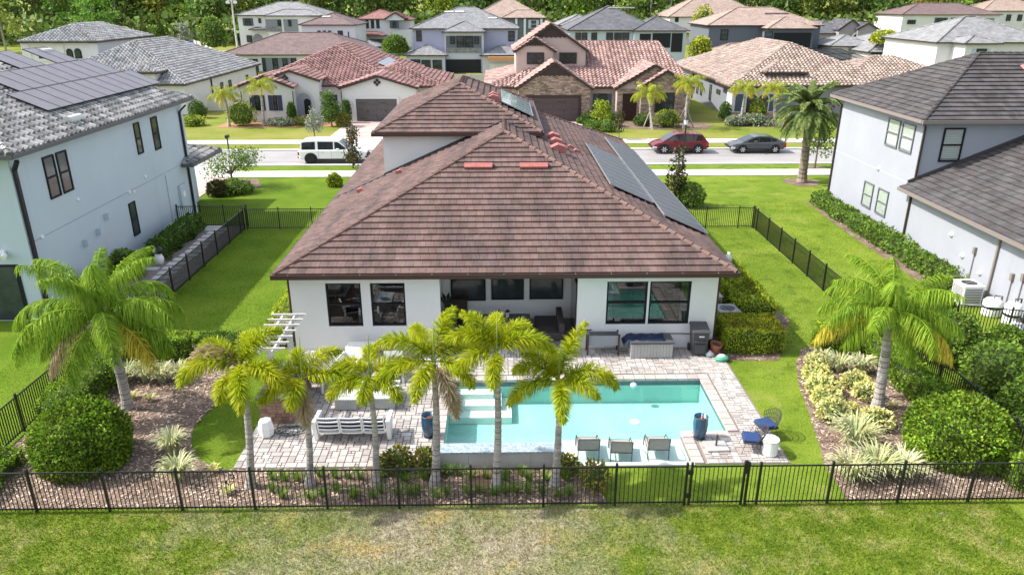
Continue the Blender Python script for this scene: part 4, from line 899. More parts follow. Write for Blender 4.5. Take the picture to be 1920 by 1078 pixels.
for (gx0, gx1, gz, gp, gy) in ((*gu, 84.55), (*gv, 83.85), (*ga, 79.05)):
    b = MB(); xm = (gx0 + gx1) / 2; hh = (gp - gz) * .42; ww = (gx1 - gx0) / 2 * .42
    b.add([(xm - ww, gy, gp - .15 - hh), (xm + ww, gy, gp - .15 - hh), (xm, gy, gp - .15), (xm - ww, gy - .04, gp - .15 - hh), (xm + ww, gy - .04, gp - .15 - hh), (xm, gy - .04, gp - .15)], [(3, 4, 5), (0, 1, 4, 3)]); n = 7
    for i in range(n): b.lathe([(.0, -.09), (.09, 0), (.0, .09)], 8, (xm - ww + 2 * ww * (i + .5) / n, gy - .03, gp - .18 - hh))
    b.build('gable_trim', M_brframe, h)

# --- gray house with tan barrel tiles and arched windows
h = fh('gray_house', 'gray one-story house with tan barrel tiles and white arched window bay', 1450, 180, 82)
block_w(h, 24.8, 43.2, 81.0, 110, 3.4, .42, M_gr2, M_tanS, tiles='sw', trim=M_brframe); block_w(h, 38, 53.5, 84.5, 98, 3.3, .36, M_gr2, M_tanS, tiles='sw', name='side_roof', trim=M_brframe)
x0, x1 = at(1372, 190, 80.3).x, at(1456, 190, 80.3).x
MB().box(x0, x1, 80.3, 82.2, 0, 3.3).build('bay_wall', M_wh2, h); hip_roof(h, (x0 - .5, x1 + .5, 79.9, 85), 3.42, .34, M_tanS, M_brframe, 'S', 'sw', .44, .48, .11, .13, tintf=st, strips=4, name='bay_roof')
tx0, tx1 = at(1436, 130, 82.5).x, at(1515, 130, 82.5).x; MB().box(tx0 + .4, tx1 - .4, 82.9, 86, 3.4, at(1470, 139, 82.5).z).build('turret_wall', M_gr2, h)
hip_roof(h, (tx0, tx1, 82.5, 88), at(1470, 137, 82.5).z, .42, M_tanS, M_brframe, 'S', 'sw', .44, .48, .11, .13, tintf=st, strips=4, name='turret_roof')
for xa, xb in ((1397, 1416), (1419, 1437)):
    a = at(xa, 213, 80.3); c = at(xb, 213, 80.3); arch(h, a.x - .14, c.x + .14, 80.3, a.z - .14, 2.1, M_wh2, 'window_surround', .08); o = arch(h, a.x, c.x, 80.21, a.z, 2.1, M_dkframe, 'arched_window', .04); arch(h, a.x + .1, c.x - .1, 80.16, a.z + .1, 2.1, M_dglass, 'pane', .03, o)
for xa, xb in ((1380, 1392), (1440, 1450)): recess(h, 80.3, (xa, 177, xb, 209), M_shutg, 'shutter', .05)
stone_face(h, x0 - .05, x1 + .05, 80.29, 0, .85)
FWg = facade((25.2, 109.6), (25.2, 81.4))
for ya, yb, za, zb in ((96.5, 95.6, .9, 2.4), (94.6, 93.7, .9, 2.4), (90.5, 89.6, .8, 2.6), (87.5, 86, 1.9, 2.4)): window(h, FWg, 109.6 - ya, 109.6 - yb, za, zb, M_dkframe, M_dglass, 'hung', .08, .06, inset=.004)
downspout(h, [(25.1, 98.4, 3.3), (25.1, 98.4, 0)], M_brframe, .08); downspout(h, [(25.1, 81.5, 3.3), (25.1, 81.5, 0)], M_brframe, .08)

# --- white house with gray barrel tiles and arched upper windows
h = fh('white_house', 'white house with gray barrel tiles and a two-story tower with arched windows', 250, 150, 88)
blk(h, 97, 33, 181, 79, 15, .40, M_wh2, M_lgS, M_brframe, 'S', 'se', base=0, name='tower_roof', wname='tower_wall', ov=.6)
block_w(h, -52, -34.4, 84.5, 112, 3.3, .46, M_wh2, M_lgS, tiles='sew', trim=M_brframe)
x0 = at(208, 130, 84).x; x1 = at(290, 130, 84).x; hip_roof(h, (x0, x1, 84.2, 89), at(250, 137, 84.2).z, .4, M_lgS, M_brframe, 'S', 'sew', .44, .48, .11, .13, tintf=st, strips=4, name='dormer_roof'); MB().box(x0 + .4, x1 - .4, 84.6, 88, 0, at(250, 137, 84.2).z - .03).build('dormer_wall', M_wh2, h)
for xa, xb in ((74, 86), (90, 102), (127, 139), (142, 155)):
    a = at(xa, 110, 97); c = at(xb, 110, 97); arch(h, a.x, c.x, 97, a.z, at(xa, 98, 97).z, M_dkframe, 'arched_window', .06); arch(h, a.x + .1, c.x - .1, 96.94, a.z + .1, at(xa, 98, 97).z, M_dglass, 'pane', .03)
for xa, xb in ((72, 105), (124, 158)): a = at(xa, 113, 97); c = at(xb, 113, 97); MB().box(a.x, c.x, 96.8, 96.99, a.z - .15, a.z + .1).build('sill', M_wh2, h)
for px_ in (48, 112, 176): a = at(px_, 90, 97); MB().box(a.x - .5, a.x + .5, 96.9, 96.99, 3.6, at(110, 82, 97).z).build('pilaster', M_wh2, h)
FEa = facade((-34.8, 85), (-34.8, 111.6))
for ya, za, zb in ((96, .9, 2.3), (99, .9, 2.3), (106, .9, 2.3)): window(h, FEa, ya - 85, ya - 84, za, zb, M_dkframe, M_dglass, 'hung', .09, .06, inset=.004)
downspout(h, [(-34.7, 93, 3.2), (-34.7, 93, 0)], M_brframe, .08); downspout(h, [(-34.7, 111, 3.2), (-34.7, 111, 0)], M_brframe, .08)

# --- second row
h = fh('white_house', 'low white house with wide brown roof and shaded rear porch', 520, 110, 134)
blk(h, 134, 408, 700, 103, 17, .36, M_wh2, M_brF, base=0)
for q in ((446, 111, 463, 128), (467, 111, 486, 136)): wp(h, 134, q)
o = recess(h, 134, (490, 109, 558, 139), M_gr2)
for q in ((491, 109, 500, 137), (510, 110, 523, 135), (529, 110, 541, 133), (545, 110, 557, 125)): wp(h, 133.96, q)
def vb(h_, x, y, Y, L=.8, m=None):
    ze, mm, y0, rf = LAST0; t = y0
    while t < y0 + 12 and at(x, y, t).z > ze + mm * (t - y0): t += .05
    if t > y0 + 7.5: return
    vent_bar(rf, at(x, y, t), L, m or MATS['pale_vent'])
vb(h, 532, 64, 142); vb(h, 553, 64, 142)
h = fh('white_house', 'white two-story house with gray roof and twin upper balconies at the wood', 520, 40, 165)
_, _, _, r_ = blk(h, 165, 440, 612, 29, 14, .34, M_wh2, M_lgF); blk(h, 163.5, 495, 600, 30, 6, .34, M_wh2, M_lgF, name='balcony_roof')
for q in ((497, 37, 529, 60), (531, 37, 560, 60)): recess(h, 163.45, q, M_gr2, 'balcony')
for q in ((520, 38, 528, 50), (540, 38, 547, 50), (484, 35, 490, 44)): wp(h, 163.4 if q[0] > 495 else 164.95, q)
wp(h, 164.95, (459, 35, 471, 49), shutters=M_shutg); recess(h, 163.4, (497, 50, 529, 60), M_gyF, 'balcony_rail', .06); wp(h, 164.9, (462, 67, 474, 80)); a = at(483, 68, 164.9); arch(h, a.x - 1.0, a.x + 1.0, 164.95, rise(165), a.z - .6, M_gr2, 'porch_arch', .05)
hip_roof(h, (at(468, 55, 164).x, at(496, 55, 164).x, 163.5, 166), at(480, 56, 163.5).z, .3, M_dkF, M_brframe, tiles='', name='porch_roof')
h = fh('white_house', 'white two-story house with brown roof and three small upper windows', 612, 65, 150)
blk(h, 150, 560, 668, 47, 13, .36, M_wh2, M_brF); vb(h, 612, 33, 154)
for q in ((595, 58, 602, 69), (605, 58, 612, 69), (615, 58, 622, 69), (633, 58, 644, 77), (652, 60, 655, 75)): wp(h, 150, q)
blk(h, 147, 662, 712, 88, 5, .4, M_wh2, M_gyF, name='annex_roof', wname='annex_wall')
h = fh('white_house', 'white two-story house with red roof and three joined upper windows', 715, 55, 165)
blk(h, 165, 668, 745, 36, 12, .4, M_wh2, M_rdF); blk(h, 167, 720, 772, 38, 8, .4, M_wh2, M_rdF, name='side_roof', wname='side_wall'); gable_px(h, 164, 721, 760, 36, 24, 6, M_rdF, M_wh2, hw=False)
for q in ((685, 38, 692, 54), (695, 38, 702, 54), (705, 38, 712, 54)): wp(h, 165, q)
wp(h, 164.28, (735, 39, 744, 54), shutters=M_shutg); hip_roof(h, (at(666, 66, 163).x, at(723, 66, 163).x, 162.5, 166), at(690, 67, 162.5).z, .35, M_rdF, M_brframe, tiles='', name='garage_roof'); recess(h, 164.9, (685, 74, 722, 86), M_garage, 'garage_door'); MB().box(at(668, 70, 164.9).x, at(770, 70, 164.9).x, 164.92, 170, 2.5, 6).build('lower_wall', M_wh2, h)
wp(h, 164.85, (738, 68, 748, 84), shutters=M_beige)
h = fh('lavender_house', 'lavender-gray two-story house with dark roof and screened central balcony', 860, 90, 134)
blk(h, 134, 768, 974, 54, 15, .42, M_lav, M_gyF, base=0); blk(h, 131.5, 828, 911, 60, 8, .42, M_lavg, M_gyF, base=0, name='balcony_roof', wname='balcony_wall'); blk(h, 130.5, 756, 838, 104, 6, .40, M_lavg, M_gyF, base=0, name='lower_roof', wname='lower_wall'); blk(h, 130.5, 900, 985, 104, 6, .40, M_lavg, M_gyF, base=0, name='lower_roof', wname='lower_wall')
vb(h, 842, 24, 137); vb(h, 862, 24, 137); vb(h, 923, 36, 137)
recess(h, 131.45, (836, 68, 903, 99), M_slate, 'balcony'); recess(h, 131.4, (836, 112, 902, 137), M_screen, 'lanai_screen')
for q in ((844, 69, 853, 83), (856, 68, 871, 94), (872, 68, 887, 94), (889, 69, 898, 83)): wp(h, 131.38, q)
for q in ((780, 58, 791, 78), (953, 59, 965, 78)): wp(h, 133.95, q)
for q in ((790, 113, 808, 137), (811, 113, 829, 137), (770, 112, 788, 120)): wp(h, 130.45, q)
recess(h, 131.35, (836, 90, 903, 99), M_gyF, 'balcony_rail', .05); recess(h, 129.4, (915, 107, 968, 114), M_awn, 'awning', .8); recess(h, 130.4, (918, 120, 968, 138), M_wh2, 'garage_door')
h = fh('tan_roof_house', 'two-story house with tan tile roof and pale corner posts behind the lavender house', 960, 30, 175)
blk(h, 175, 880, 1025, 34, 16, .5, M_slate, M_tnF); blk(h, 173, 940, 1025, 34, 6, .45, M_slate, M_tnF, name='front_roof', wname='front_wall')
for q in ((995, 38, 1006, 54),): wp(h, 172.9, q, shutters=M_bl2, fm=M_wh2)
for xa in (968, 984, 1015): a = at(xa, 48, 172.9); MB().box(a.x - .25, a.x + .25, 172.7, 172.95, a.z - 3, at(xa, 35, 172.9).z).build('corner_post', M_wh2, h)
h = fh('pale_blue_house', 'pale blue two-story house with wide dark roof behind the stone-front house', 1180, 80, 134)
blk(h, 134, 1064, 1240, 57, 16, .47, M_bl2, M_dkF, base=0); blk(h, 133, 1186, 1293, 58, 10, .44, M_bl2, M_dkF, base=0, name='porch_roof', wname='porch_wall'); blk(h, 150, 1046, 1130, 48, 12, .42, M_wh2, M_lgF, name='rear_roof', wname='rear_wall')
for q in ((1079, 62, 1089, 77), (1091, 62, 1101, 77), (1109, 62, 1119, 77), (1137, 62, 1149, 77), (1152, 62, 1165, 78), (1167, 62, 1179, 78)): wp(h, 133.95, q)
for q in ((1200, 64, 1219, 88), (1224, 63, 1256, 90), (1260, 63, 1278, 98)): o = recess(h, 132.95, q, M_screen, 'porch_screen')
vb(h, 1155, 17, 138, 1.4, M_gyF); vb(h, 1175, 17, 138, 1.4, M_gyF); vb(h, 1240, 40, 138)
h = fh('tan_roof_house', 'white two-story house with tan tile roof at the edge of the wood', 1340, 40, 190)
blk(h, 190, 1254, 1440, 32, 18, .52, M_wh2, M_tnF); 
for q in ((1297, 37, 1302, 45), (1304, 37, 1309, 45), (1311, 37, 1316, 45), (1266, 33, 1272, 42), (1300, 75, 1308, 88)): wp(h, 189.95, q)
hip_roof(h, (at(1285, 62, 187).x, at(1335, 62, 187).x, 186, 190), at(1300, 63, 186).z, .3, M_tnF, M_brframe, tiles='', name='porch_roof')
h = fh('slate_house', 'slate blue two-story house with tan tile roof and black screened porch', 1440, 70, 142)
blk(h, 142, 1327, 1545, 48, 14, .40, M_slate, M_tnF, base=0); blk(h, 138, 1440, 1533, 54, 8, .42, M_slate, M_tnF, base=0, name='porch_roof', wname='porch_wall'); blk(h, 136, 1342, 1440, 100, 6, .42, M_gr2, M_tnF, base=0, name='lower_roof', wname='lower_wall')
recess(h, 137.95, (1452, 62, 1518, 90), M_screen, 'porch_screen'); wp(h, 141.95, (1352, 56, 1364, 76)); wp(h, 137.95, (1434, 60, 1447, 80), gm=M_shutg)
vb(h, 1446, 27, 146, 1.2, M_brF); vb(h, 1466, 27, 146, 1.2, M_brF)
h = fh('mauve_house', 'mauve house with charcoal roof and arched white window hoods', 1590, 60, 165)
blk(h, 165, 1520, 1600, 63, 16, .5, M_mauve, M_dkF); gable_px(h, 163, 1572, 1622, 58, 38, 9, M_dkF, M_mauve, base=rise(163)); gable_px(h, 162, 1608, 1648, 56, 44, 8, M_dkF, M_mauve, base=rise(163))
for xa in (1605, 1632): a = at(xa, 70, 162.9); arch(h, a.x - .9, a.x + .9, 162.9 if xa < 1615 else 162.2, a.z - 1, a.z, M_wh2, 'window_hood', .1); arch(h, a.x - .6, a.x + .6, 162.78 if xa < 1615 else 162.08, a.z - 1, a.z, M_dglass, 'arched_window', .05)
h = fh('white_house', 'low white house with light gray roof beside the pool cage', 1680, 100, 135)
blk(h, 138, 1556, 1650, 87, 10, .36, M_wh2, M_lgF, base=0, name='side_roof', wname='side_wall'); blk(h, 131, 1628, 1790, 98, 18, .40, M_wh2, M_lgF, base=0)
for q in ((1635, 97, 1642, 114), (1646, 97, 1652, 112)): wp(h, 130.95, q)
blk(h, 108, 1664, 1790, 130, 8, .34, M_wh2, M_lgF, base=0, name='front_roof', wname='front_wall')
h = fh('white_house', 'white two-story house with brown-gray roof and rear balcony near the wood', 1785, 35, 190)
blk(h, 190, 1692, 1880, 28, 14, .34, M_wh2, M_brF)
wp(h, 189.95, (1757, 34, 1771, 49), shutters=M_shutg); wp(h, 189.95, (1783, 34, 1789, 43)); recess(h, 189.9, (1808, 35, 1862, 48), M_gr2, 'balcony')
for q in ((1813, 36, 1822, 48), (1830, 36, 1837, 47), (1702, 38, 1708, 46), (1710, 38, 1716, 46)): wp(h, 189.85, q)
h = fh('tan_roof_house', 'white house with tan roof beyond the others, cut by the frame edge', 1885, 40, 200)
blk(h, 200, 1842, 1990, 21, 14, .36, M_wh2, M_tnF)
for q in ((1888, 28, 1894, 40), (1909, 28, 1915, 40)): wp(h, 199.95, q)
h = fh('white_house', 'bright white two-story house with light gray roof behind the pale gray house', 1840, 100, 100)
blk(h, 100, 1757, 1990, 80, 14, .40, M_wh2, M_lgF, base=0); blk(h, 97, 1810, 1880, 82, 5, .36, M_wh2, M_lgF, base=0, name='bay_roof', wname='bay_wall')
wp(h, 96.95, (1832, 92, 1846, 112), shutters=M_bl2)
# screened pool cage
cg = thing('pool_cage', 'dark screened pool cage behind the tan-tiled gray house', 'screen enclosure', (*gr(1580, 120)[:2], 0))
x0, x1 = at(1505, 98, 124).x, at(1637, 98, 124).x; zt = at(1560, 112, 124).z; b = MB()
for i in range(8): x = x0 + (x1 - x0) * i / 7; b.bar((x, 124, 0), (x, 124, zt), .1); b.bar((x, 124, zt), (x, 136, zt + .9), .1)
for z in (.05, zt / 2, zt): b.bar((x0, 124, z), (x1, 124, z), .1)
b.bar((x0, 130, zt + .45), (x1, 130, zt + .45), .1); b.bar((x0, 136, zt + .9), (x1, 136, zt + .9), .1); b.build('cage_frame', M_black, cg)
M_mesh, nt_, ou_ = _nodes('insect_screen'); t_ = N(nt_, 'ShaderNodeBsdfTransparent'); d_ = N(nt_, 'ShaderNodeBsdfDiffuse'); d_.inputs[0].default_value = (.025, .027, .032, 1); mx_ = N(nt_, 'ShaderNodeMixShader'); mx_.inputs[0].default_value = .72
nt_.links.new(t_.outputs[0], mx_.inputs[1]); nt_.links.new(d_.outputs[0], mx_.inputs[2]); nt_.links.new(mx_.outputs[0], ou_.inputs[0]); M_mesh['tint'] = False
b = MB(); b.face([(x0, 124, zt), (x1, 124, zt), (x1, 136, zt + .9), (x0, 136, zt + .9)]); b.build('roof_screen', M_mesh, cg); b = MB(); b.face([(x0, 124, 0), (x1, 124, 0), (x1, 124, zt), (x0, 124, zt)]); b.build('wall_screen', M_mesh, cg)
# vinyl fences
def vinyl(name_l, pts, hgt=1.8):
    f = thing('vinyl_fence', name_l, 'fence', (*pts[0][:2], rise(pts[0][1])))
    for a, b2 in zip(pts[:-1], pts[1:]):
        L = (Vector(b2) - Vector(a)).length; n = max(1, round(L / 2.4)); d = (Vector(b2) - Vector(a)) / n
        for i in range(n):
            p = Vector(a) + d * i; q = p + d; z = rise(p.y); MB().bar((p.x, p.y, z + hgt / 2), (q.x, q.y, z + hgt / 2), .05, hgt).build('fence_panel', M_vinyl, f); MB().box(p.x - .07, p.x + .07, p.y - .07, p.y + .07, z, z + hgt + .1).build('post', M_vinyl, f)
vinyl('beige vinyl fence behind the white and stone-front houses', [(-9, 112), (3, 112)]); vinyl('long beige vinyl fence by the road at the wood', [(-79, 205), (-66, 198)], 3.0)
vinyl('white vinyl fence between the two white houses across the street', [(-33.6, 88), (-28, 88)]); vinyl('beige vinyl fence behind the low brown-roofed house', [(-66, 170), (-58, 158)], 2.6)
# ================================================================== aluminium fences
PICK = MB().box(-.008, .008, -.008, .008, .04, 1.17).mesh('picket', M_black); POST = MB().box(-.028, .028, -.028, .028, 0, 1.26).box(-.034, .034, -.034, .034, 1.26, 1.29, taper=.012).mesh('post', M_black)
def fence(label, A, B, single=False, step=1.83, start=0.0, gap=.108, skip=None):
    A = Vector((*A, 0)); B = Vector((*B, 0)); d = B - A; L = d.length; d.normalize(); f = thing('metal_fence', label, 'fence', A); rz = math.atan2(d.y, d.x); Rz = Matrix.Rotation(rz, 4, 'Z'); pk = MB()
    ps = []; t = start
    while t <= L + .01: ps.append(t); t += step
    if L - ps[-1] > .3: ps.append(L)
    if start > .2: ps = [0.0] + ps
    for t in ps: link('post', POST, f, Matrix.Translation(A + d * t) @ Rz)
    for a, b in zip(ps[:-1], ps[1:]):
        for z in (.10, 1.17): MB().box(a + .03, b - .03, -.013, .013, z - .018, z + .018).build('rail', M_black, f, matrix=Matrix.Translation(A) @ Rz)
        n = int(round((b - a) / gap))
        for i in range(1, n):
            p = A + d * (a + (b - a) * i / n)
            if single: link('picket', PICK, f, Matrix.Translation(p) @ Rz)
            else: pk.box(-.012, .012, -.012, .012, .04, 1.17, M=Matrix.Translation(p) @ Rz)
    if not single: tag(pk.build('picket_row', M_black, f), kind='stuff')
    return f
fence('black metal picket fence along the front of the planting bed, west of the gate', (-14.3, 15.6), (4.68, 15.6), True, start=.73)
gate = thing('fence_gate', 'black metal gate in the picket fence below the sun loungers', 'gate', (4.74, 15.6, 0))
for x in (4.80, 6.14): link('post', POST, gate, Matrix.Translation((x, 15.6, 0)))
for z in (.10, 1.17): MB().box(4.83, 6.11, 15.588, 15.612, z - .02, z + .02).build('rail', M_black, gate)
for i in range(1, 12): link('picket', PICK, gate, Matrix.Translation((4.80 + 1.34 * i / 12, 15.6, 0)))
MB().box(6.12, 6.20, 15.57, 15.63, .95, 1.33).build('latch', M_black, gate)
for z in (.3, 1.0): MB().box(4.72, 4.84, 15.57, 15.63, z - .06, z + .06).build('hinge', M_black, gate)
fence('black metal picket fence from the gate to the east corner', (6.24, 15.6), (14.35, 15.6), True, start=.30)
fence('black metal fence along the lawn by the blue-gray house', (-14.3, 15.75), (-14.3, 40.2)); fence('black metal fence along the lawn by the pale gray house', (14.35, 15.75), (14.35, 40.0))
fence('black metal fence across the side lawn from the white house to the west corner', (-14.2, 40.3), (-7.75, 40.3)); fence('black metal fence with tall post across the east side lawn', (8.0, 40.1), (14.3, 40.1)); fence('black metal fence with gate beside the blue-gray house meter box', (-18.25, 40.95), (-14.35, 40.95), step=1.3)
fence('black metal fence guarding the pool equipment by the pale gray wall', (17.6, 25.9), (20.65, 25.0))
for x, y in ((-10.55, 40.3), (11.5, 40.1)): pass

# ================================================================== furniture and other things on the patio
M_navy = mat('navy_fabric', (.012, .016, .045), .9, (.018, .022, .055), 6, fine=.1); M_sling = mat('gray_sling', (.33, .31, .29), .8, (.37, .35, .33), 8, fine=.12, fscale=120); M_slingf = mat('dark_gray_frame', (.10, .095, .09), .45, fine=.05)
M_bluec = mat('blue_cushion', (.020, .045, .13), .85, (.026, .055, .155), 6, fine=.08); M_wick = mat('dark_wicker', (.045, .038, .038), .7, (.07, .06, .06), 40, fine=.3, fscale=90); M_blueglaze = mat('blue_glaze', (.008, .065, .13), .25, (.006, .045, .095), 3, fine=.05, spec=.6, coat=.4)
M_soil = mat('red_soil', (.19, .06, .035), .95, (.11, .04, .025), 20, fine=.3); M_resin = mat('gray_resin', (.36, .35, .335), .6, (.40, .39, .375), 3, fine=.05); M_lid = mat('dark_resin', (.085, .085, .09), .55, fine=.06); M_tarp = mat('navy_tarp', (.012, .022, .06), .6, fine=.15); M_bin = mat('bin_plastic', (.055, .057, .062), .5, (.065, .067, .072), 3, fine=.05)
M_ctable = mat('pale_table_top', (.66, .67, .67), .5, (.72, .73, .73), 3, fine=.03); M_cside = mat('table_side', (.33, .335, .33), .7, (.38, .385, .38), 3, fine=.08); M_brick = mat('brown_stone', (.22, .135, .10), .85, tint=True, c2=(.28, .19, .15), scale=6, fine=.15); M_counter = mat('dark_counter', (.07, .065, .065), .35, fine=.2); M_steel = mat('steel', (.45, .45, .46), .3, fine=.03, metal=.8)
M_glassb = mat('pale_glass', (.45, .58, .72), .15, fine=.02, spec=.7)
TOP = .058
# sofa
s = thing('outdoor_sofa', 'white slatted outdoor sofa with navy cushions, its back to the rear fence', 'sofa', (0, 0, 0))
for x in (-1.06, 1.06):
    b = MB(); b.add([(x - .06, -.05, 0), (x + .06, -.05, 0), (x + .06, .12, 0), (x - .06, .12, 0), (x - .06, -.22, .72), (x + .06, -.22, .72), (x + .06, .62, .62), (x - .06, .62, .62), (x - .06, -.05, .62), (x + .06, -.05, .62), (x - .06, .9, .3), (x + .06, .9, .3)], [(0, 3, 2, 1), (0, 1, 5, 4), (1, 2, 6, 5), (3, 0, 4, 7), (2, 3, 7, 6), (4, 5, 6, 7)]); b.build('arm', M_whitem, s, bevel=.01)
for k in range(3):
    x0 = -.98 + k * .655; b = MB(); P_ = lambda x, t: (x, -.08 - .17 * t, .28 + .58 * t)
    for x in (x0 + .02, x0 + .625): b.bar(P_(x, 0), P_(x, 1), .035, .03)
    for i in range(5):
        t = i / 4; n = 5; sag = .02
        for j in range(n):
            xa = x0 + .02 + .605 * j / n; xb = x0 + .02 + .605 * (j + 1) / n; f_ = lambda x: -sag * 4 * ((x - x0 - .32) / .605 + .5) * (.5 - (x - x0 - .32) / .605)
            pa = Vector(P_(xa, t)); pb = Vector(P_(xb, t)); pa.z += f_(xa); pb.z += f_(xb); b.bar(pa, pb, .025, .042)
    b.build('back_frame', M_whitem, s)
    MB().box(x0 + .02, x0 + .63, .06, .52, .29, .40).build('seat_cushion', M_navy, s, bevel=.03)
    b = MB(); b.box(x0 + .03, x0 + .62, -.02, .10, 0, .46, M=Matrix.Translation((0, -.05, .32)) @ Matrix.Rotation(R(16), 4, 'X')); b.build('back_cushion', M_navy, s, bevel=.03)
MB().box(-1.0, 1.0, .0, .58, .22, .285).build('seat_frame', M_whitem, s)
for x in (-.95, .95): MB().box(x - .03, x + .03, .50, .57, 0, .22).build('leg', M_whitem, s)
place(s, (-4.33, 18.72, TOP))
def low_table(label, loc, w=.76, d=1.2, bowl=False):
    t = thing('fire_table' if bowl else 'coffee_table', label, 'table'); b = MB().box(-w / 2 + .05, w / 2 - .05, -d / 2 + .05, d / 2 - .05, .02, .38); b.build('base', M_cside, t)
    for i in range(8): MB().box(-w / 2 + .055 + i * (w - .11) / 8 + .004, -w / 2 + .055 + (i + 1) * (w - .11) / 8 - .004, -d / 2 + .034, -d / 2 + .049, .03, .37).build('slat', M_cside, t)
    MB().box(-w / 2, w / 2, -d / 2, d / 2, .381, .43).build('table_top', M_ctable, t, bevel=.008); place(t, loc); return t
low_table('white-topped low table with a glass bowl in front of the slatted sofa', (-4.86, 20.9, TOP), bowl=True); low_table('white-topped low table nearer the pool, in front of the slatted sofa', (-3.66, 20.95, TOP))
o = MB().lathe([(.09, 0), (.1, .01), (.19, .16), (.18, .16), (.09, .03)], 18, (-4.86, 21.15, TOP + .432)).build('glass_bowl', M_glassb, smooth=True); tag(o, 'pale blue glass bowl on the low table', 'bowl')
def arm_chair(label, loc, rz):
    c = thing('patio_armchair', label, 'chair', group='white patio armchairs')
    for x in (-.36, .36): b = MB(); b.box(x - .035, x + .035, -.36, -.29, 0, .60); b.box(x - .035, x + .035, .30, .37, 0, .60); b.box(x - .035, x + .035, -.36, .37, .60, .65); b.build('arm', M_whitem, c, bevel=.008)
    MB().box(-.32, .32, -.33, .33, .28, .33).build('seat_frame', M_whitem, c); MB().box(-.31, .31, -.30, .32, .331, .45).build('seat_cushion', M_navy, c, bevel=.03)
    b = MB(); b.box(-.32, .32, 0, .05, 0, .5, M=Matrix.Translation((0, .30, .33)) @ Matrix.Rotation(R(-14), 4, 'X')); b.build('backrest', M_whitem, c); place(c, loc, rz)
arm_chair('white patio armchair beyond the table nearer the pool', (-3.65, 22.45, TOP), 0.05); arm_chair('white patio armchair beyond the table with the bowl', (-5.15, 22.8, TOP), -.2); arm_chair('white patio armchair beside the stone kitchen counter', (-6.0, 21.9, TOP), 1.2)
b = thing('patio_bench', 'long low white bench against the house wall under the windows', 'bench', (-4.6, 24.3, TOP))
MB().box(-5.5, -3.7, 24.1, 24.5, TOP + .36, TOP + .42).build('seat', M_whitem, b)
for x in (-5.4, -3.8): MB().box(x - .04, x + .04, 24.14, 24.46, TOP, TOP + .36).build('leg', M_whitem, b)
# pergola over the kitchen
M_perg = mat('weathered_white_paint', (.50, .48, .445), .7, (.58, .56, .525), 4, fine=.1)
pg = thing('pergola', 'white wooden pergola with open slats beside the house corner', 'pergola', (-7.0, 21.5, 0))
for x in (-7.25, -6.85): MB().box(x - .03, x + .03, 20.1, 22.95, 2.14, 2.27).build('beam', M_perg, pg)
for i in range(7): y = 20.2 + i * .43; b = MB(); b.add([(-7.62, y - .025, 2.33), (-7.62, y + .025, 2.33), (-6.47, y + .025, 2.33), (-6.47, y - .025, 2.33), (-7.5, y - .025, 2.24), (-7.5, y + .025, 2.24), (-6.6, y + .025, 2.24), (-6.6, y - .025, 2.24)], [(0, 1, 2, 3), (4, 7, 6, 5), (0, 3, 7, 4), (1, 5, 6, 2), (0, 4, 5, 1), (3, 2, 6, 7)]); b.build('slat', M_perg, pg)
for y in (20.5, 22.6): MB().box(-7.13, -6.97, y - .08, y + .08, 0, 2.14).build('post', M_perg, pg)
# outdoor kitchen
k = thing('outdoor_kitchen', 'brown stone outdoor kitchen counter with dark top under the pergola', 'kitchen', (-6.7, 20.6, 0)); MB().box(-7.28, -6.32, 19.62, 21.9, TOP, .90).build('core', M_sand, k)
def stone_skin(parent, x0, x1, y, z0, z1, axis='x'):
    z = z0
    while z < z1 - .03:
        h_ = min(random.choice((.09, .12, .15)), z1 - z); x = x0
        while x < x1 - .02:
            l = min(random.uniform(.15, .32), x1 - x); v = random.uniform(.65, 1.35); d_ = random.uniform(.012, .03); b = MB()
            if axis == 'x': b.box(x + .005, x + l - .005, y - d_, y - .002, z + .005, z + h_ - .005)
            else: b.box(y + .002, y + d_, x + .005, x + l - .005, z + .005, z + h_ - .005)
            b.build('stone', M_brick, parent, color=(v * 1.03, v * .96, v * .9)); x += l
        z += h_
stone_skin(k, -7.28, -6.32, 19.62, TOP, .90); stone_skin(k, 19.62, 21.9, -6.32, TOP, .90, 'y'); MB().box(-7.34, -6.25, 19.55, 21.95, .902, .95).build('countertop', M_counter, k); MB().box(-7.1, -6.5, 20.9, 21.6, .952, 1.16).build('grill', M_steel, k, bevel=.03)
o = MB().lathe([(.17, 0), (.20, .02), (.235, .28), (.19, .5), (.18, .52), (.0, .52)], 7, (-6.93, 18.98, TOP)).build('garden_stool', M_whitem); tag(o, 'white faceted garden stool beside the coiled hose', 'stool')
pts = []
for i in range(90): t = i / 89 * 2 * math.pi * 4.2; r_ = .28 + .1 * math.sin(t * 1.7) + .02 * i / 89; pts.append((-6.28 + r_ * math.cos(t) * 1.25 + .05 * math.sin(t * .6), 19.15 + r_ * math.sin(t) * .75, TOP + .02 + .0006 * i))
o = MB().tube(pts, .012, 5).build('garden_hose', mat('hose_green', (.05, .075, .065), .5, fine=.1)); tag(o, 'dark green garden hose coiled on the pavers', 'hose')
def planter(label, loc, rod=False):
    p = thing('planter_pot', label, 'planter'); MB().lathe([(.16, 0), (.19, .02), (.26, .30), (.285, .55), (.265, .78), (.27, .80), (.235, .80), (.225, .66), (.0, .66)], 24).build('pot', M_blueglaze, p, smooth=True)
    MB().lathe([(.0, .665), (.225, .665), (.2, .672), (.0, .68)], 18).build('soil', M_soil, p); MB().lathe([(.0, -.0), (.21, -.0), (.22, .03), (.0, .03)], 18, (0, 0, 0)).build('saucer', M_bin, p)
    if rod: MB().bar((.03, .05, .6), (.06, .1, .95), .03).build('fountain_pipe', M_whitem, p)
    place(p, loc, 0, (.78, .78, .90))
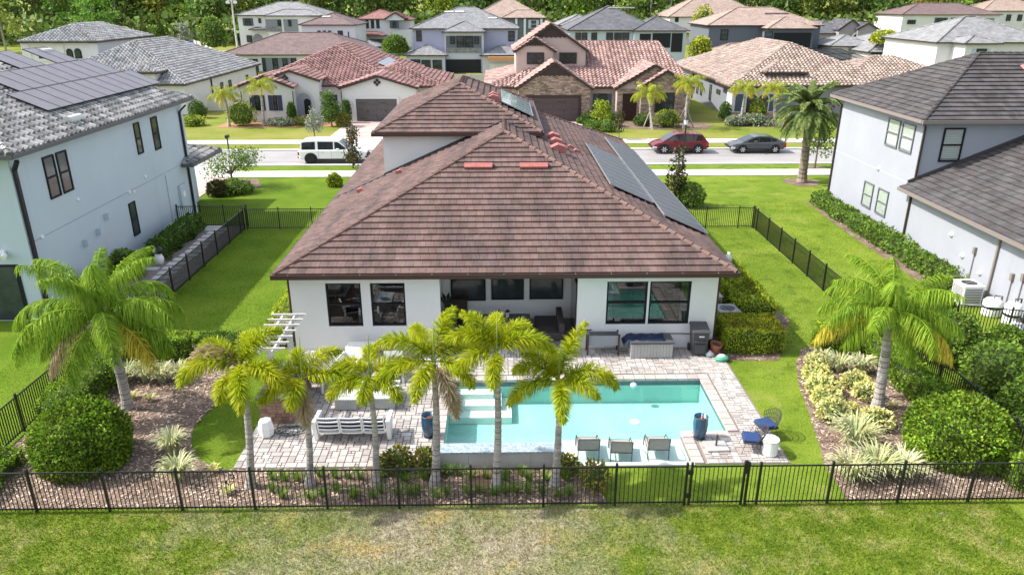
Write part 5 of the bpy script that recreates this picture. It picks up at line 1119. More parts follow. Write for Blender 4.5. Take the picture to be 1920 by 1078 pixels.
planter('tall blue glazed planter pot on the paver corner beside the sun loungers', (5.84, 18.62, .062), True); planter('tall blue glazed planter pot behind a palm trunk at the pool end', (-2.12, 18.85, TOP))
u = thing('umbrella_base', 'gray slab umbrella base with a dark pole stub beside the blue planter', 'umbrella base'); MB().box(-.32, .32, -.26, .26, 0, .06).build('slab', M_resin, u, bevel=.01); MB().lathe([(.035, .06), (.028, .09), (.028, .42), (.0, .42)], 12).build('pole_stub', M_bin, u); place(u, (6.2, 18.12, TOP), .05)
# sling chairs standing on the tanning ledge
def sling(label, loc, rz=0.0):
    c = thing('sun_lounger', label, 'lounger', group='sling loungers on the pool ledge'); w_ = .30
    for x in (-w_, w_):
        b = MB(); b.tube([(x, -.12, 0), (x, -.10, .30), (x, -.20, .72)], .016, 6); b.tube([(x, .62, 0), (x, .58, .28), (x, .46, .46), (x, .2, .52), (x, -.13, .50)], .016, 6); b.tube([(x, -.10, .27), (x, .58, .30)], .016, 6); b.build('side_frame', M_slingf, c)
    b = MB(); b.tube([(-w_, -.20, .72), (w_, -.20, .72)], .016, 6); b.tube([(-w_, -.105, .30), (w_, -.105, .30)], .014, 6); b.tube([(-w_, .58, .30), (w_, .58, .30)], .014, 6); b.build('cross_bar', M_slingf, c)
    b = MB()
    for (a0, a1) in (((-.20, .71), (-.10, .31)),): b.add([(-w_, a0[0], a0[1]), (w_, a0[0], a0[1]), (w_, a1[0], a1[1]), (-w_, a1[0], a1[1]), (-w_, a0[0] + .012, a0[1]), (w_, a0[0] + .012, a0[1]), (w_, a1[0] + .012, a1[1]), (-w_, a1[0] + .012, a1[1])], [(0, 1, 2, 3), (7, 6, 5, 4), (0, 4, 5, 1), (3, 2, 6, 7), (0, 3, 7, 4), (1, 5, 6, 2)])
    b.build('back_sling', M_sling, c); MB().box(-w_, w_, -.09, .57, .292, .304).build('seat_sling', M_sling, c); place(c, loc, rz)
sling('gray sling lounger on the pool ledge nearest the spillway wall', (2.50, 18.05, LZ), .0); sling('gray sling lounger in the middle of the three on the pool ledge', (3.42, 17.9, LZ), -.06); sling('gray sling lounger on the pool ledge nearest the blue planter', (4.50, 18.03, LZ), -.02)
# wicker chairs, drum table
def wicker(label, loc, rz):
    c = thing('wicker_chair', label, 'chair', group='wicker chairs with blue cushions'); b = MB(); n = 17
    for i in range(n):
        t = -1.25 + 2.5 * i / (n - 1); x, y = .34 * math.sin(t), .30 * math.cos(t); zt = .46 + .32 * max(0, math.cos(t * .9)) ** 1.2
        b.tube([(x * .75, y * .8 - .02, .34), (x * 1.0, y * 1.02, (.34 + zt) / 2), (x * 1.12, y * 1.2, zt)], .010, 4)
        if i:
            for k_ in (0, .33, .66, 1.0):
                t0 = -1.25 + 2.5 * (i - 1) / (n - 1); f_ = lambda tt: ((.255 + .125 * k_) * math.sin(tt), (.24 - .02 + .14 * k_) * math.cos(tt), .34 + k_ * (.12 + .32 * max(0, math.cos(tt * .9)) ** 1.2)); b.bar(f_(t0), f_(t), .02, .012)
    b.build('back_shell', M_wick, c); MB().box(-.27, .27, -.30, .24, .31, .36).build('seat_base', M_wick, c, bevel=.02); MB().box(-.25, .25, -.29, .20, .361, .44).build('seat_cushion', M_bluec, c, bevel=.035)
    for x, y in ((-.26, -.28), (.26, -.28), (-.24, .22), (.24, .22)): MB().tube([(x * .8, y * .8, .31), (x * 1.15, y * 1.15, 0)], .010, 6).build('leg', M_slingf, c)
    place(c, loc, rz)
wicker('dark wicker chair with blue cushion at the patio corner, nearer the fence', (7.20, 18.0, TOP), -1.75); wicker('dark wicker chair with blue cushion beside the lawn, farther from the fence', (7.85, 18.75, TOP), -1.35)
o = thing('drum_table', 'white round drum side table between the wicker chairs', 'side table'); MB().lathe([(.20, 0), (.225, .03), (.225, .46), (.20, .47), (.0, .47)], 24).build('drum', M_whitem, o, smooth=False); MB().lathe([(.0, .471), (.235, .471), (.24, .49), (.22, .50), (.0, .50)], 24).build('table_top', M_whitem, o); place(o, (7.62, 17.78, TOP))
# along the house wall
pl = thing('raised_planter', 'gray elevated planter trough on legs against the house wall', 'planter', (3.72, 24.35, TOP)); MB().box(3.18, 4.30, 24.12, 24.52, .42, .80).build('trough', mat('trough_gray', (.25, .26, .28), .6, fine=.06), pl); MB().box(3.22, 4.26, 24.16, 24.48, .801, .81).build('soil', M_bin, pl)
for x in (3.16, 4.28):
    for y in (24.1, 24.5): MB().box(x - .03, x + .03, y - .03, y + .03, TOP, .86).build('leg', M_bronze, pl)
db = thing('deck_box', 'gray ribbed resin deck box with dark lid against the house wall', 'storage box', (5.42, 24.15, TOP)); MB().box(4.68, 6.18, 23.82, 24.5, TOP, .62).build('body', M_resin, db)
for i in range(13): MB().box(4.69 + i * .1145 + .006, 4.69 + (i + 1) * .1145 - .006, 23.80, 23.819, TOP + .02, .60).build('rib', M_resin, db)
MB().box(4.64, 6.22, 23.76, 24.54, .622, .70).build('lid', M_lid, db, bevel=.02)
b = MB(); n, m_ = 16, 9; g = {}
for i in range(n + 1):
    for j in range(m_ + 1):
        x = 4.42 + 1.48 * i / n; y = 23.88 + .62 * j / m_; z = .72 + .05 * noise.noise(Vector((x * 4, y * 5, 0))) + .03 * noise.noise(Vector((x * 11, y * 11, 3)))
        if x < 4.62: z -= (4.62 - x) * 1.0
        b.v.append((x, y, z))
for i in range(n):
    for j in range(m_): k_ = i * (m_ + 1) + j; b.f.append((k_, k_ + m_ + 1, k_ + m_ + 2, k_ + 1)); b.t.append((1, 1, 1))
o = b.build('tarp', M_tarp, smooth=True); tag(o, 'crumpled navy blue tarp lying on the deck box', 'tarp'); o.modifiers.new('thick', 'SOLIDIFY').thickness = .012
wb_ = thing('wheelie_bin', 'dark gray wheeled trash bin beside the house corner', 'trash bin'); b = MB(); b.add([(-.24, -.26, .03), (.24, -.26, .03), (.24, .24, .03), (-.24, .24, .03), (-.30, -.36, .95), (.30, -.36, .95), (.30, .36, 1.0), (-.30, .36, 1.0)], [(0, 3, 2, 1), (4, 5, 6, 7), (0, 1, 5, 4), (1, 2, 6, 5), (2, 3, 7, 6), (3, 0, 4, 7)]); b.build('body', M_bin, wb_, bevel=.03)
b = MB(); b.box(-.22, .22, -.385, -.30, .55, .62); b.box(-.17, .17, -.345, -.29, .12, .48); b.build('front_moulding', M_bin, wb_)
b = MB(); b.add([(-.33, -.41, .955), (.33, -.41, .955), (.33, .40, 1.01), (-.33, .40, 1.01), (-.31, -.38, 1.0), (.31, -.38, 1.0), (.30, .36, 1.09), (-.30, .36, 1.09)], [(0, 3, 2, 1), (4, 5, 6, 7), (0, 1, 5, 4), (1, 2, 6, 5), (2, 3, 7, 6), (3, 0, 4, 7)]); b.build('lid', M_bin, wb_, bevel=.015)
MB().tube([(-.26, .42, 1.0), (.26, .42, 1.0)], .018, 8).build('handle', M_bin, wb_)
for x in (-.29, .29): MB().lathe([(.0, -.03), (.13, -.03), (.13, .03), (.0, .03)], 16).build('wheel', M_black, wb_, matrix=Matrix.Translation((x, .26, .13)) @ Matrix.Rotation(R(90), 4, 'Y'))
for z0, y0, w_ in ((.80, -.352, .09), (.40, -.312, .07)): MB().box(.02 - w_, .02 + w_, y0 - .004 - .012, y0, z0 - .02, z0 + .02).build('label_plate', M_whitem, wb_)
o2 = MB().box(-.09, .09, -.2, -.08, 0, .004, M=Matrix.Translation((.03, 0, 1.035)) @ Matrix.Rotation(R(7), 4, 'X')).build('sticker', M_whitem, wb_); place(wb_, (7.20, 24.22, TOP), -.06)
def tpot(label, loc, s, lean=(0, 0), m=None): p = thing('flower_pot', label, 'pot'); MB().lathe([(.13, 0), (.14, .01), (.19, .30), (.215, .30), (.215, .38), (.19, .38), (.175, .30), (.0, .28)], 18).build('pot', m or M_terra, p, smooth=False); MB().lathe([(.0, .285), (.17, .30), (.0, .31)], 12).build('soil', M_bin, p); place(p, loc, 0, s, lean)
tpot('red-brown clay flower pot leaning beside the trash bin', (7.80, 24.2, TOP), 1.05, (.12, .1)); tpot('dark brown flower pot behind the clay pot by the house corner', (7.82, 24.62, TOP), 1.0, m=mat('dark_clay', (.085, .04, .03), .7, fine=.1))
M_bag = mat('green_bag', (.06, .33, .20), .5, (.10, .42, .28), 6, fine=.1); bg_ = thing('soil_bag', 'green and white plastic bag lying at the patio edge', 'bag'); b = MB(); b.lathe([(.05, 0), (.22, .01), (.25, .06), (.2, .12), (.05, .14)], 14, sx=1.0, sy=.6); b.build('bag', M_bag, bg_, smooth=True); MB().lathe([(.0, .1), (.16, .11), (.12, .16), (.0, .17)], 12, (0, .03, 0), sy=.6).build('label_patch', M_whitem, bg_, smooth=True); place(bg_, (7.92, 23.62, TOP), .2, (1.1, 1.2, 1.1))
o = thing('trash_bag', 'small pile of clear plastic litter between bin and pot', 'bag'); MB().lathe([(.03, 0), (.16, .01), (.17, .08), (.06, .16), (.03, .2)], 9, sy=.8).build('bag', mat('clear_plastic', (.55, .60, .62), .3, fine=.1), o, smooth=True); MB().lathe([(.0, .0), (.07, .01), (.06, .06), (.0, .07)], 7, (.12, -.1, 0)).build('red_wrapper', M_redvent, o); place(o, (7.58, 23.98, TOP), .4)
o = MB().lathe([(.02, 0), (.09, .0), (.12, .03), (.11, .09), (.05, .13), (.02, .14)], 14, (4.50, 22.06, WZ - .02)).build('pool_float', mat('pale_float', (.55, .72, .82), .4, fine=.03), smooth=True); tag(o, 'round pale chlorine float at the far pool edge', 'pool float')
def acunit(label, loc, rz=0.0, s=1.0, m=None):
    a = thing('air_conditioner', label, 'air conditioner'); mm = m or M_resin; b = MB().box(-.40, .40, -.40, .40, .06, .80); b.build('cabinet', mm, a, bevel=.03)
    for sd in range(4):
        b = MB(); M_ = Matrix.Rotation(sd * math.pi / 2, 4, 'Z')
        for i in range(9): b.box(-.34, .34, -.412, -.40, .12 + i * .07, .155 + i * .07, M=M_)
        b.build('louver', M_lid, a)
    MB().box(-.43, .43, -.43, .43, .80, .86).build('top', mm, a, bevel=.03); MB().lathe([(.0, .861), (.30, .861), (.29, .866), (.0, .868)], 20).build('fan_grille', M_black, a)
    for k_ in range(4): MB().box(.02, .26, -.05, .05, .87, .875, M=Matrix.Rotation(k_ * math.pi / 2 + .4, 4, 'Z')).build('fan_blade', M_lid, a)
    MB().lathe([(.0, .88), (.06, .875), (.05, .89), (.0, .9)], 10).build('motor_cap', M_slingf, a); MB().box(-.46, .46, -.46, .46, 0, .06).build('pad', M_conc, a); place(a, loc, rz, s)
acunit('gray air conditioner unit beside the white house corner, near the clipped hedge', (8.85, 26.45, .02), .04); acunit('gray air conditioner unit partly behind the first, along the white house', (8.6, 28.0, .02), 0)
acunit('pale air conditioner unit against the pale gray house wall', (19.85, 28.9, .02), 0, 1.05, M_whitem)
o = MB().lathe([(.10, 0), (.13, .02), (.13, .22), (.06, .30), (.05, .34), (.0, .34)], 12, (8.55, 26.05, 0)).build('plastic_jug', M_whitem, smooth=True); tag(o, 'white plastic jug standing in front of the air conditioner', 'jug'); o.scale = (1.3, 1.3, 1.9)
def drum(label, loc, r_, h_, rz=0, horiz=False):
    d_ = thing('pool_filter', label, 'pool equipment'); b = MB(); b.lathe([(.0, 0), (r_ * .9, 0), (r_, .06), (r_, h_ - .14), (r_ * .75, h_ - .03), (.0, h_)], 18); b.build('tank', M_whitem, d_, smooth=True); MB().lathe([(r_ * 1.0, h_ * .5), (r_ * 1.05, h_ * .5), (r_ * 1.05, h_ * .58), (r_, h_ * .58)], 18).build('clamp_band', M_black, d_); b = MB(); b.tube([(0, 0, h_), (0, 0, h_ + .12), (.25, -.1, h_ + .12), (.25, -.1, .05)], .035, 6); b.build('pipe', M_lid, d_)
    place(d_, loc, rz)
drum('white pool filter tank by the pale gray wall, next to the air conditioner', (20.1, 27.55, 0), .36, .75); drum('tall white pool filter tank behind the equipment fence', (20.05, 26.3, 0), .30, 1.1, .5); drum('small white pump tank lowest behind the equipment fence', (19.75, 25.5, 0), .25, .6, 1.0)
# things in the lanai
t = thing('dining_table', 'dark dining table in the shade of the lanai', 'table', (.1, 25.9, TOP)); MB().box(-.95, 1.15, 25.5, 26.3, .70, .76).build('table_top', mat('table_slate', (.10, .10, .10), .5, fine=.1), t)
for x in (-.8, 1.0):
    for y in (25.6, 26.2): MB().box(x - .04, x + .04, y - .04, y + .04, TOP, .70).build('leg', M_bronze, t)
for x, l in ((-.05, 'black lantern on the lanai dining table, beside a second lantern'), (.28, 'black lantern on the lanai dining table, farther from the corner vase')):
    L_ = thing('lantern', l, 'lantern', (x, 25.9, .76)); MB().box(x - .09, x + .09, 25.81, 25.99, .762, .80).build('base', M_black, L_); MB().lathe([(.1, 0), (.03, .08), (.0, .09)], 8, (x, 25.9, 1.02)).build('cap', M_black, L_); MB().box(x - .06, x + .06, 25.84, 25.96, .80, 1.02).build('glass', M_cside, L_)
for i, x in enumerate((-.6, .1, .8)):
    c = thing('dining_chair', ('dark dining chair at the lanai table, nearest the corner vase', 'dark dining chair in the middle of the lanai table', 'dark dining chair at the lanai table, nearest the sliding door')[i], 'chair', (x, 25.2, TOP), group='dining chairs in the lanai'); MB().box(x - .22, x + .22, 25.0, 25.42, .44, .49).build('seat', M_slingf, c); MB().box(x - .22, x + .22, 24.97, 25.02, .50, .92).build('backrest', M_slingf, c)
    for dx in (-.2, .2):
        for y in (25.0, 25.4): MB().box(x + dx - .02, x + dx + .02, y - .02, y + .02, TOP, .44).build('leg', M_slingf, c)
b = thing('patio_bench', 'small gray bench at the edge of the lanai', 'bench', (.78, 24.75, TOP)); MB().box(.45, 1.15, 24.55, 24.85, .42, .48).build('seat', M_resin, b)
for x in (.48, 1.10): MB().box(x - .03, x + .03, 24.57, 24.83, TOP, .42).build('leg', M_resin, b)
v = thing('corner_vase', 'tall black vase with dark leaves in the lanai corner', 'vase'); MB().lathe([(.12, 0), (.2, .25), (.16, .7), (.09, .95), (.12, 1.0), (.0, 1.0)], 16).build('vase', M_black, v, smooth=True)
b = MB()
for i in range(9):
    a = i * .7; q = Vector((math.cos(a), math.sin(a), 0)); sd = Vector((-q.y, q.x, 0)) * .07; p0 = Vector((0, 0, 1.0)) + q * .05; p1 = q * .22 + Vector((0, 0, 1.3)); p2 = q * .36 + Vector((0, 0, 1.45)); b.add([p0, p1 - sd, p2, p1 + sd], [(0, 1, 2, 3)])
b.build('foliage', mat('dark_leaf', (.02, .03, .02), .5, fine=.1), v); place(v, (-2.05, 26.4, TOP)); o = MB().box(-1.9, -1.3, 26.9, 27.3, TOP, 1.1).build('bar_cabinet', M_dkwood); tag(o, 'dark cabinet against the lanai rear wall beside the vase', 'cabinet')
sf = thing('lanai_sofa', 'dark upholstered sofa on the lanai floor by the sliding door', 'sofa', (1.9, 26.0, TOP)); MB().box(1.35, 2.4, 25.2, 26.9, .15, .42).build('seat', M_wick, sf, bevel=.04); MB().box(2.2, 2.42, 25.2, 26.9, .42, .80).build('backrest', M_wick, sf, bevel=.04)

# ================================================================== west neighbour's path and bits
pth = tag(MB().box(-17.3, -14.5, 26.5, 40.9, -.05, .014).build('gravel_path', mat('path_gravel', (.20, .165, .15), .9, (.28, .24, .22), 5, fine=.3, fscale=30)), kind='structure')
pm_ = MB().box(-.42, .42, -.21, .21, .014, .05).mesh('stepping_stone', M_conc)
for i in range(21): link('stepping_stone', pm_, pth, Matrix.Translation((-15.75 + .06 * math.sin(i), 27.4 + i * .64, 0)) @ Matrix.Rotation(random.uniform(-.06, .06), 4, 'Z'))
for p in ((-16.6, 40.2), (-16.2, 40.7), (-16.8, 33.7), (-17.0, 28.2)): link('stepping_stone', pm_, pth, Matrix.Translation((p[0], p[1], 0)))
g_ = thing('sculpture', 'black and white rounded garden sculpture beside the stepping stones', 'sculpture'); MB().lathe([(.0, 0), (.2, .02), (.24, .3), (.14, .55), (.0, .6)], 14).build('body', M_whitem, g_, smooth=True); MB().lathe([(.0, 0), (.17, .05), (.2, .2), (.1, .36), (.0, .38)], 14, (.06, 0, .52)).build('head', M_black, g_, smooth=True); MB().lathe([(.0, 0), (.1, .03), (.08, .16), (.0, .2)], 10, (-.12, -.05, .62)).build('patch', M_whitem, g_, smooth=True); place(g_, (-16.6, 34.4, .02), 0, 1.0)
c = thing('garden_bench', 'white-topped bench among shrubs against the blue-gray wall', 'bench', (-17.3, 38.1, 0)); MB().box(-17.7, -16.9, 37.7, 38.7, .8, .88).build('seat', M_resin, c)
for y in (37.8, 38.6): MB().box(-17.6, -17.0, y - .05, y + .05, 0, .8).build('leg', M_resin, c)
# ================================================================== vegetation
def leafmat(name, c, c2, trans=.28, rough=.5): return mat(name, c, rough, c2, 1.4, fine=.12, fscale=8, tint=True, trans=trans, spec=.16)
M_box = leafmat('boxwood_leaf', (.125, .225, .018), (.185, .275, .024)); M_yel = leafmat('yellowgreen_leaf', (.24, .32, .022), (.32, .38, .03)); M_deep = leafmat('deep_leaf', (.065, .135, .020), (.10, .175, .026)); M_mid = leafmat('mid_leaf', (.10, .185, .026), (.155, .235, .034))
M_gold = leafmat('gold_leaf', (.56, .55, .17), (.66, .64, .30), .25); M_flax = leafmat('variegated_leaf', (.42, .45, .20), (.60, .60, .36), .22); M_fox = leafmat('foxtail_leaflet', (.30, .38, .010), (.47, .49, .018), .40); M_queen = leafmat('queen_leaflet', (.17, .30, .022), (.28, .40, .035), .34)
M_queeny = leafmat('queen_yellow_leaflet', (.52, .44, .05), (.62, .52, .07), .30); M_dead = leafmat('dry_leaflet', (.36, .27, .15), (.44, .35, .21), .2, .8); M_date = leafmat('date_leaflet', (.18, .25, .08), (.25, .31, .10), .28); M_strpalm = leafmat('street_palm_leaflet', (.28, .36, .03), (.46, .46, .05), .3)
M_forest = leafmat('forest_leaf', (.115, .185, .045), (.19, .265, .062), .32); M_silver = leafmat('silver_leaf', (.24, .27, .20), (.30, .32, .25), .2); M_magn = leafmat('magnolia_leaf', (.045, .075, .022), (.11, .075, .03), .12); M_croton = leafmat('croton_leaf', (.15, .20, .03), (.27, .21, .05), .25); M_lir = leafmat('strap_leaf', (.12, .22, .025), (.19, .30, .04), .28)
M_core = mat('inner_foliage', (.05, .075, .02), .9, (.07, .10, .025), 9, fine=.4, fscale=25, bump=.8, bscale=25)
M_twig = mat('twig', (.075, .055, .04), .9, (.10, .08, .06), 5, fine=.2); M_trunkg = mat('palm_trunk', (.30, .275, .25), .9, tint=True, c2=(.42, .39, .36), scale=5, sc3=(.5, .5, 3), fine=.2, bump=.3, soil=((.16, .14, .125), 2.5, (.4, .4, 6), .5, .7)); M_trunkb = mat('date_trunk', (.19, .15, .12), .9, (.27, .22, .18), 6, tint=True, fine=.3, bump=.5); M_bark = mat('bark', (.12, .095, .075), .9, (.18, .15, .12), 3, sc3=(2, 2, .4), fine=.2, bump=.4); M_pine = mat('pine_bark', (.30, .26, .23), .9, (.38, .34, .31), 1, fine=.15); M_shaft = mat('crownshaft', (.20, .27, .06), .6, (.26, .30, .09), 3, fine=.1)
def unit(v): return v / np.maximum(1e-9, np.linalg.norm(v, axis=-1, keepdims=True))
def leaf_quads(P, Nn, L, W, out=.5, droop=0.0):
    """kite-shaped leaves at P, leaning out along Nn"""
    n = len(P); d = unit(RNG.normal(size=(n, 3)) * (1 - out) + Nn * out * 1.2 + np.array([0, 0, -droop])); s = unit(np.cross(d, RNG.normal(size=(n, 3)))); l = (L * RNG.uniform(.7, 1.25, n))[:, None]; w_ = (W * RNG.uniform(.7, 1.25, n))[:, None]
    V = np.zeros((n, 4, 3)); V[:, 0] = P; V[:, 1] = P + d * l * .5 + s * w_; V[:, 2] = P + d * l; V[:, 3] = P + d * l * .5 - s * w_; return V
def ltint(n, lo=.50, hi=1.5, hue=.14):
    v = RNG.uniform(lo, hi, (n, 1)); t = np.repeat(v, 3, 1); t[:, 0] *= RNG.uniform(1 - hue, 1 + hue, n); t[:, 2] *= RNG.uniform(1 - hue, 1 + hue, n); return t
def lump(P, f, a): return np.array([noise.noise(Vector(p) * f) for p in P]) * a
def shell_ell(n, r, seed, top=-.35, lm=1.0):
    d = unit(RNG.normal(size=(n * 2, 3))); d = d[d[:, 2] > top][:n]; k = 1 + lump(d * 2.0 + seed, 1.0, .15 * lm) + lump(d * 5 + seed, 1.0, .11 * lm); q = k * RNG.uniform(.80, 1.03, len(d)) ** .6
    return d * q[:, None] * np.array(r), unit(d / np.array(r))
def bush(label, loc, r, n, L, m, cat='bush', group=None, name='round_bush', W=None, out=.45, zc=None, top=-.5, lm=1.0):
    """clipped or loose shrub: twiggy core with a skin of leaves"""
    o = thing(name, label, cat, (loc[0], loc[1], loc[2] if len(loc) > 2 else 0), group); z = r[2] * (.62 if zc is None else zc) + (loc[2] if len(loc) > 2 else 0)
    P, Nn = shell_ell(n, r, random.uniform(0, 50), top, lm); P = P + np.array([loc[0], loc[1], z]); k = P[:, 2] > .02; P, Nn = P[k], Nn[k]
    T = ltint(len(P)) * (1 + lump(P + 3, 1.6, .55) + lump(P, 4.0, .35))[:, None].clip(.45, 1.6); link('foliage', np_mesh('foliage', leaf_quads(P, Nn, L, W or L * .32, out), 4, m, T), o)
    b = MB(); b.lathe([(.05, -.62 * r[2]), (.55 * r[0], -.55 * r[2]), (.80 * r[0], -.1 * r[2]), (.72 * r[0], .4 * r[2]), (.45 * r[0], .70 * r[2]), (.05, .82 * r[2])], 12, (loc[0], loc[1], z), sy=r[1] / r[0]); b.build('branches', M_core, o); return o
def hedge(label, rect_, h, n, L, m, name='clipped_hedge', rough=.05, topm=None, ang=0.0, z0=0.0):
    x0, x1, y0, y1 = rect_; o = thing(name, label, 'hedge', ((x0 + x1) / 2, (y0 + y1) / 2, z0)); A = [((x1 - x0) * (y1 - y0), 't'), ((x1 - x0) * h, 's'), ((x1 - x0) * h, 'n'), ((y1 - y0) * h, 'w'), ((y1 - y0) * h, 'e')]; tot = sum(a for a, _ in A); Ps, Ns = [], []
    for a, k in A:
        c = int(n * a / tot); u = RNG.uniform(0, 1, c); v = RNG.uniform(.03, 1, c)
        if k == 't': P = np.stack([x0 + u * (x1 - x0), y0 + v * (y1 - y0), np.full(c, h)], 1); q = (0, 0, 1)
        elif k in 'sn': P = np.stack([x0 + u * (x1 - x0), np.full(c, y0 if k == 's' else y1), v * h], 1); q = (0, -1 if k == 's' else 1, 0)
        else: P = np.stack([np.full(c, x0 if k == 'w' else x1), y0 + u * (y1 - y0), v * h], 1); q = (-1 if k == 'w' else 1, 0, 0)
        Q = np.tile(np.array(q, float), (c, 1)); P = P + Q * (lump(P, 1.1, rough * 3) + lump(P + 7, 3.5, rough * 1.5) + RNG.uniform(-.10, .02, c))[:, None]; Ps.append(P); Ns.append(Q)
    P = np.concatenate(Ps); Nn = np.concatenate(Ns); P[:, 2] += z0; T = ltint(len(P)) * (1 + lump(P + 3, 1.4, .5) + lump(P, 4.0, .3))[:, None].clip(.45, 1.6)
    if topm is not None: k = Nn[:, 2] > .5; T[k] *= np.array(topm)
    link('foliage', np_mesh('foliage', leaf_quads(P, Nn, L, L * .34, .4), 4, m, T), o); MB().box(x0 + .10, x1 - .10, y0 + .10, y1 - .10, z0, z0 + h - .12).build('branches', M_core, o); return o
def strap_plant(label, loc, r, h, n, m, w_=.022, name='strap_leaf_plant', cat='plant', group=None):
    """tuft of arching strap leaves"""
    o = thing(name, label, cat, (*loc[:2], 0), group); V = []; S = 4
    for i in range(n):
        a = random.uniform(0, 6.283); q = np.array([math.cos(a), math.sin(a), 0]); s = np.array([-q[1], q[0], 0]) * w_ * random.uniform(.7, 1.2); rr = r * random.uniform(.35, 1.0); hh = h * random.uniform(.6, 1.1); b0 = np.array([loc[0], loc[1], 0]) + q * random.uniform(0, r * .2); p = []
        for k in range(S + 1): t = k / S; p.append(b0 + q * rr * t ** 1.2 + np.array([0, 0, hh * (1.75 * t - .95 * t * t) * (1 if t < .9 else .93)]))
        for k in range(S): wa = s * (1 - (k / S) ** 2); wb2 = s * (1 - ((k + 1) / S) ** 2 * .98); V.append([p[k] - wa, p[k] + wa, p[k + 1] + wb2, p[k + 1] - wb2])
    T = np.repeat(ltint(n, .7, 1.25), S, 0); link('leaf_tuft', np_mesh('leaf_tuft', np.array(V), 4, m, T), o); return o
def frond_arrays(kind, L, e0, droop, nl, ll):
    S = 12; th_ = [R(e0) - R(droop) * (k / S) ** 1.25 for k in range(S + 1)]; p = [np.zeros(3)]; T = []
    for k in range(S): T.append(np.array([math.cos(th_[k]), 0, math.sin(th_[k])])); p.append(p[-1] + T[-1] * L / S)
    T.append(T[-1]); p = np.array(p); T = np.array(T); V = []; sd = np.array([0, 1., 0])
    for k in range(S):
        r0 = (.030 if kind != 'date' else .04) * (1 - k / S * .85) * (L / 2.2) ** .5; r1 = r0 * .93; Nn = np.cross(T[k], sd)
        for a, b in ((sd, Nn), (Nn, sd)): V.append([p[k] - a * r0, p[k] + a * r0, p[k + 1] + a * r1, p[k + 1] - a * r1])
    nr = len(V); t = RNG.uniform(.10 if kind != 'queen' else .16, 1.0, nl) ** .95; idx = np.minimum((t * S).astype(int), S - 1); f = (t * S - idx)[:, None]; P = p[idx] * (1 - f) + p[idx + 1] * f; Tt = T[idx]; Nn = np.cross(Tt, sd)
    prof = np.clip(np.sin(np.pi * np.clip(t * .86 + .12, 0, 1)), .25, 1) ** .7; l = ll * prof * RNG.uniform(.8, 1.15, nl)
    if kind == 'fox': a = RNG.uniform(0, 2 * np.pi, nl); rad = np.cos(a)[:, None] * sd + np.sin(a)[:, None] * Nn; D = unit(rad + Tt * .55 + np.array([0, 0, -.12]))
    elif kind == 'queen': a = np.where(RNG.random(nl) < .5, 1, -1) * RNG.uniform(.35, 2.0, nl); rad = np.sin(a)[:, None] * sd - np.cos(a)[:, None] * Nn * .8; D = unit(rad + Tt * RNG.uniform(.3, .9, nl)[:, None] + np.array([0, 0, -.35]) + RNG.normal(size=(nl, 3)) * .18)
    else: a = np.where(RNG.random(nl) < .5, 1, -1); rad = a[:, None] * sd - Nn * RNG.uniform(-.35, .25, nl)[:, None]; D = unit(rad + Tt * 1.0 + np.array([0, 0, -.1]))
    wv = unit(np.cross(D, RNG.normal(size=(nl, 3)) * .6 + np.array([0, 0, 1]))); ww = ({'fox': .0095, 'queen': .0095, 'date': .016}[kind] * (L / 2.0) ** .3)
    dr = {'fox': .22, 'queen': .75, 'date': .12}[kind]; mid = P + D * (l * .5)[:, None]; mid[:, 2] -= l * dr * .15; tip = P + D * (l * .92)[:, None]; tip[:, 2] -= l * dr
    Q = np.stack([P - wv * ww * .6, P + wv * ww * .6, mid + wv * ww, mid - wv * ww], 1); Q2 = np.stack([mid - wv * ww, mid + wv * ww, tip + wv * ww * .15, tip - wv * ww * .15], 1)
    return np.concatenate([np.array(V), Q, Q2]), np.concatenate([np.full((nr, 3), 1.15), *([ltint(nl, .7, 1.3, .10)] * 2)])
def palm(name, label, base, hub, tr, fronds, kind, m, nl, ll, trunk_m=None, group=None, shaft=0.0, rings=22, cat='palm tree', bulge=.25, spear=True, mats=None):
    o = thing(name, label, cat, base, group); B = Vector(base); Hh = Vector(hub); b = MB(); pts = []; rad = []
    ks = sorted([j / rings for j in range(rings + 1)] + [j / rings + .22 / rings for j in range(rings)])
    for k, t in enumerate(ks):
        p = B.lerp(Hh, t) + Vector((.05 * math.sin(t * 3), .04 * math.sin(t * 4), 0)); pts.append(p); rad.append(tr[0] * (1 - t) + tr[1] * t + bulge * tr[0] * max(0, 1 - t * 9) + (.010 if k % 2 else 0) * (tr[0] / .13))
    [b.tube(pts[k:k + 2], rad[k:k + 2], 12, (.62, .58, .55) if k % 2 == 0 and random.random() < .75 else (random.uniform(.85, 1.15),) * 3, cap=False) for k in range(len(pts) - 1)]; b.build('trunk', trunk_m or M_trunkg, o, smooth=False)
    if shaft: MB().tube([Hh - Vector((0, 0, .05)), Hh + Vector((0, 0, shaft * .6)), Hh + Vector((0, 0, shaft))], [tr[1] * 1.02, tr[1] * .85, tr[1] * .35], 10).build('crownshaft', M_shaft, o, smooth=True)
    hub2 = Hh + Vector((0, 0, shaft * .75))
    for i, fr in enumerate(fronds):
        az, e0, dr, L = fr[:4]; mm = fr[4] if len(fr) > 4 else m; V, T = frond_arrays(kind, L, e0, dr, int(nl * L), ll); link('frond', np_mesh('frond', V, 4, mm, T), o, Matrix.Translation(hub2) @ Matrix.Rotation(R(az), 4, 'Z'))
    if spear: MB().tube([hub2, hub2 + Vector((.02, 0, .6)), hub2 + Vector((.05, .02, 1.15))], [.03, .02, .004], 5).build('spear_leaf', M_shaft, o)
    return o
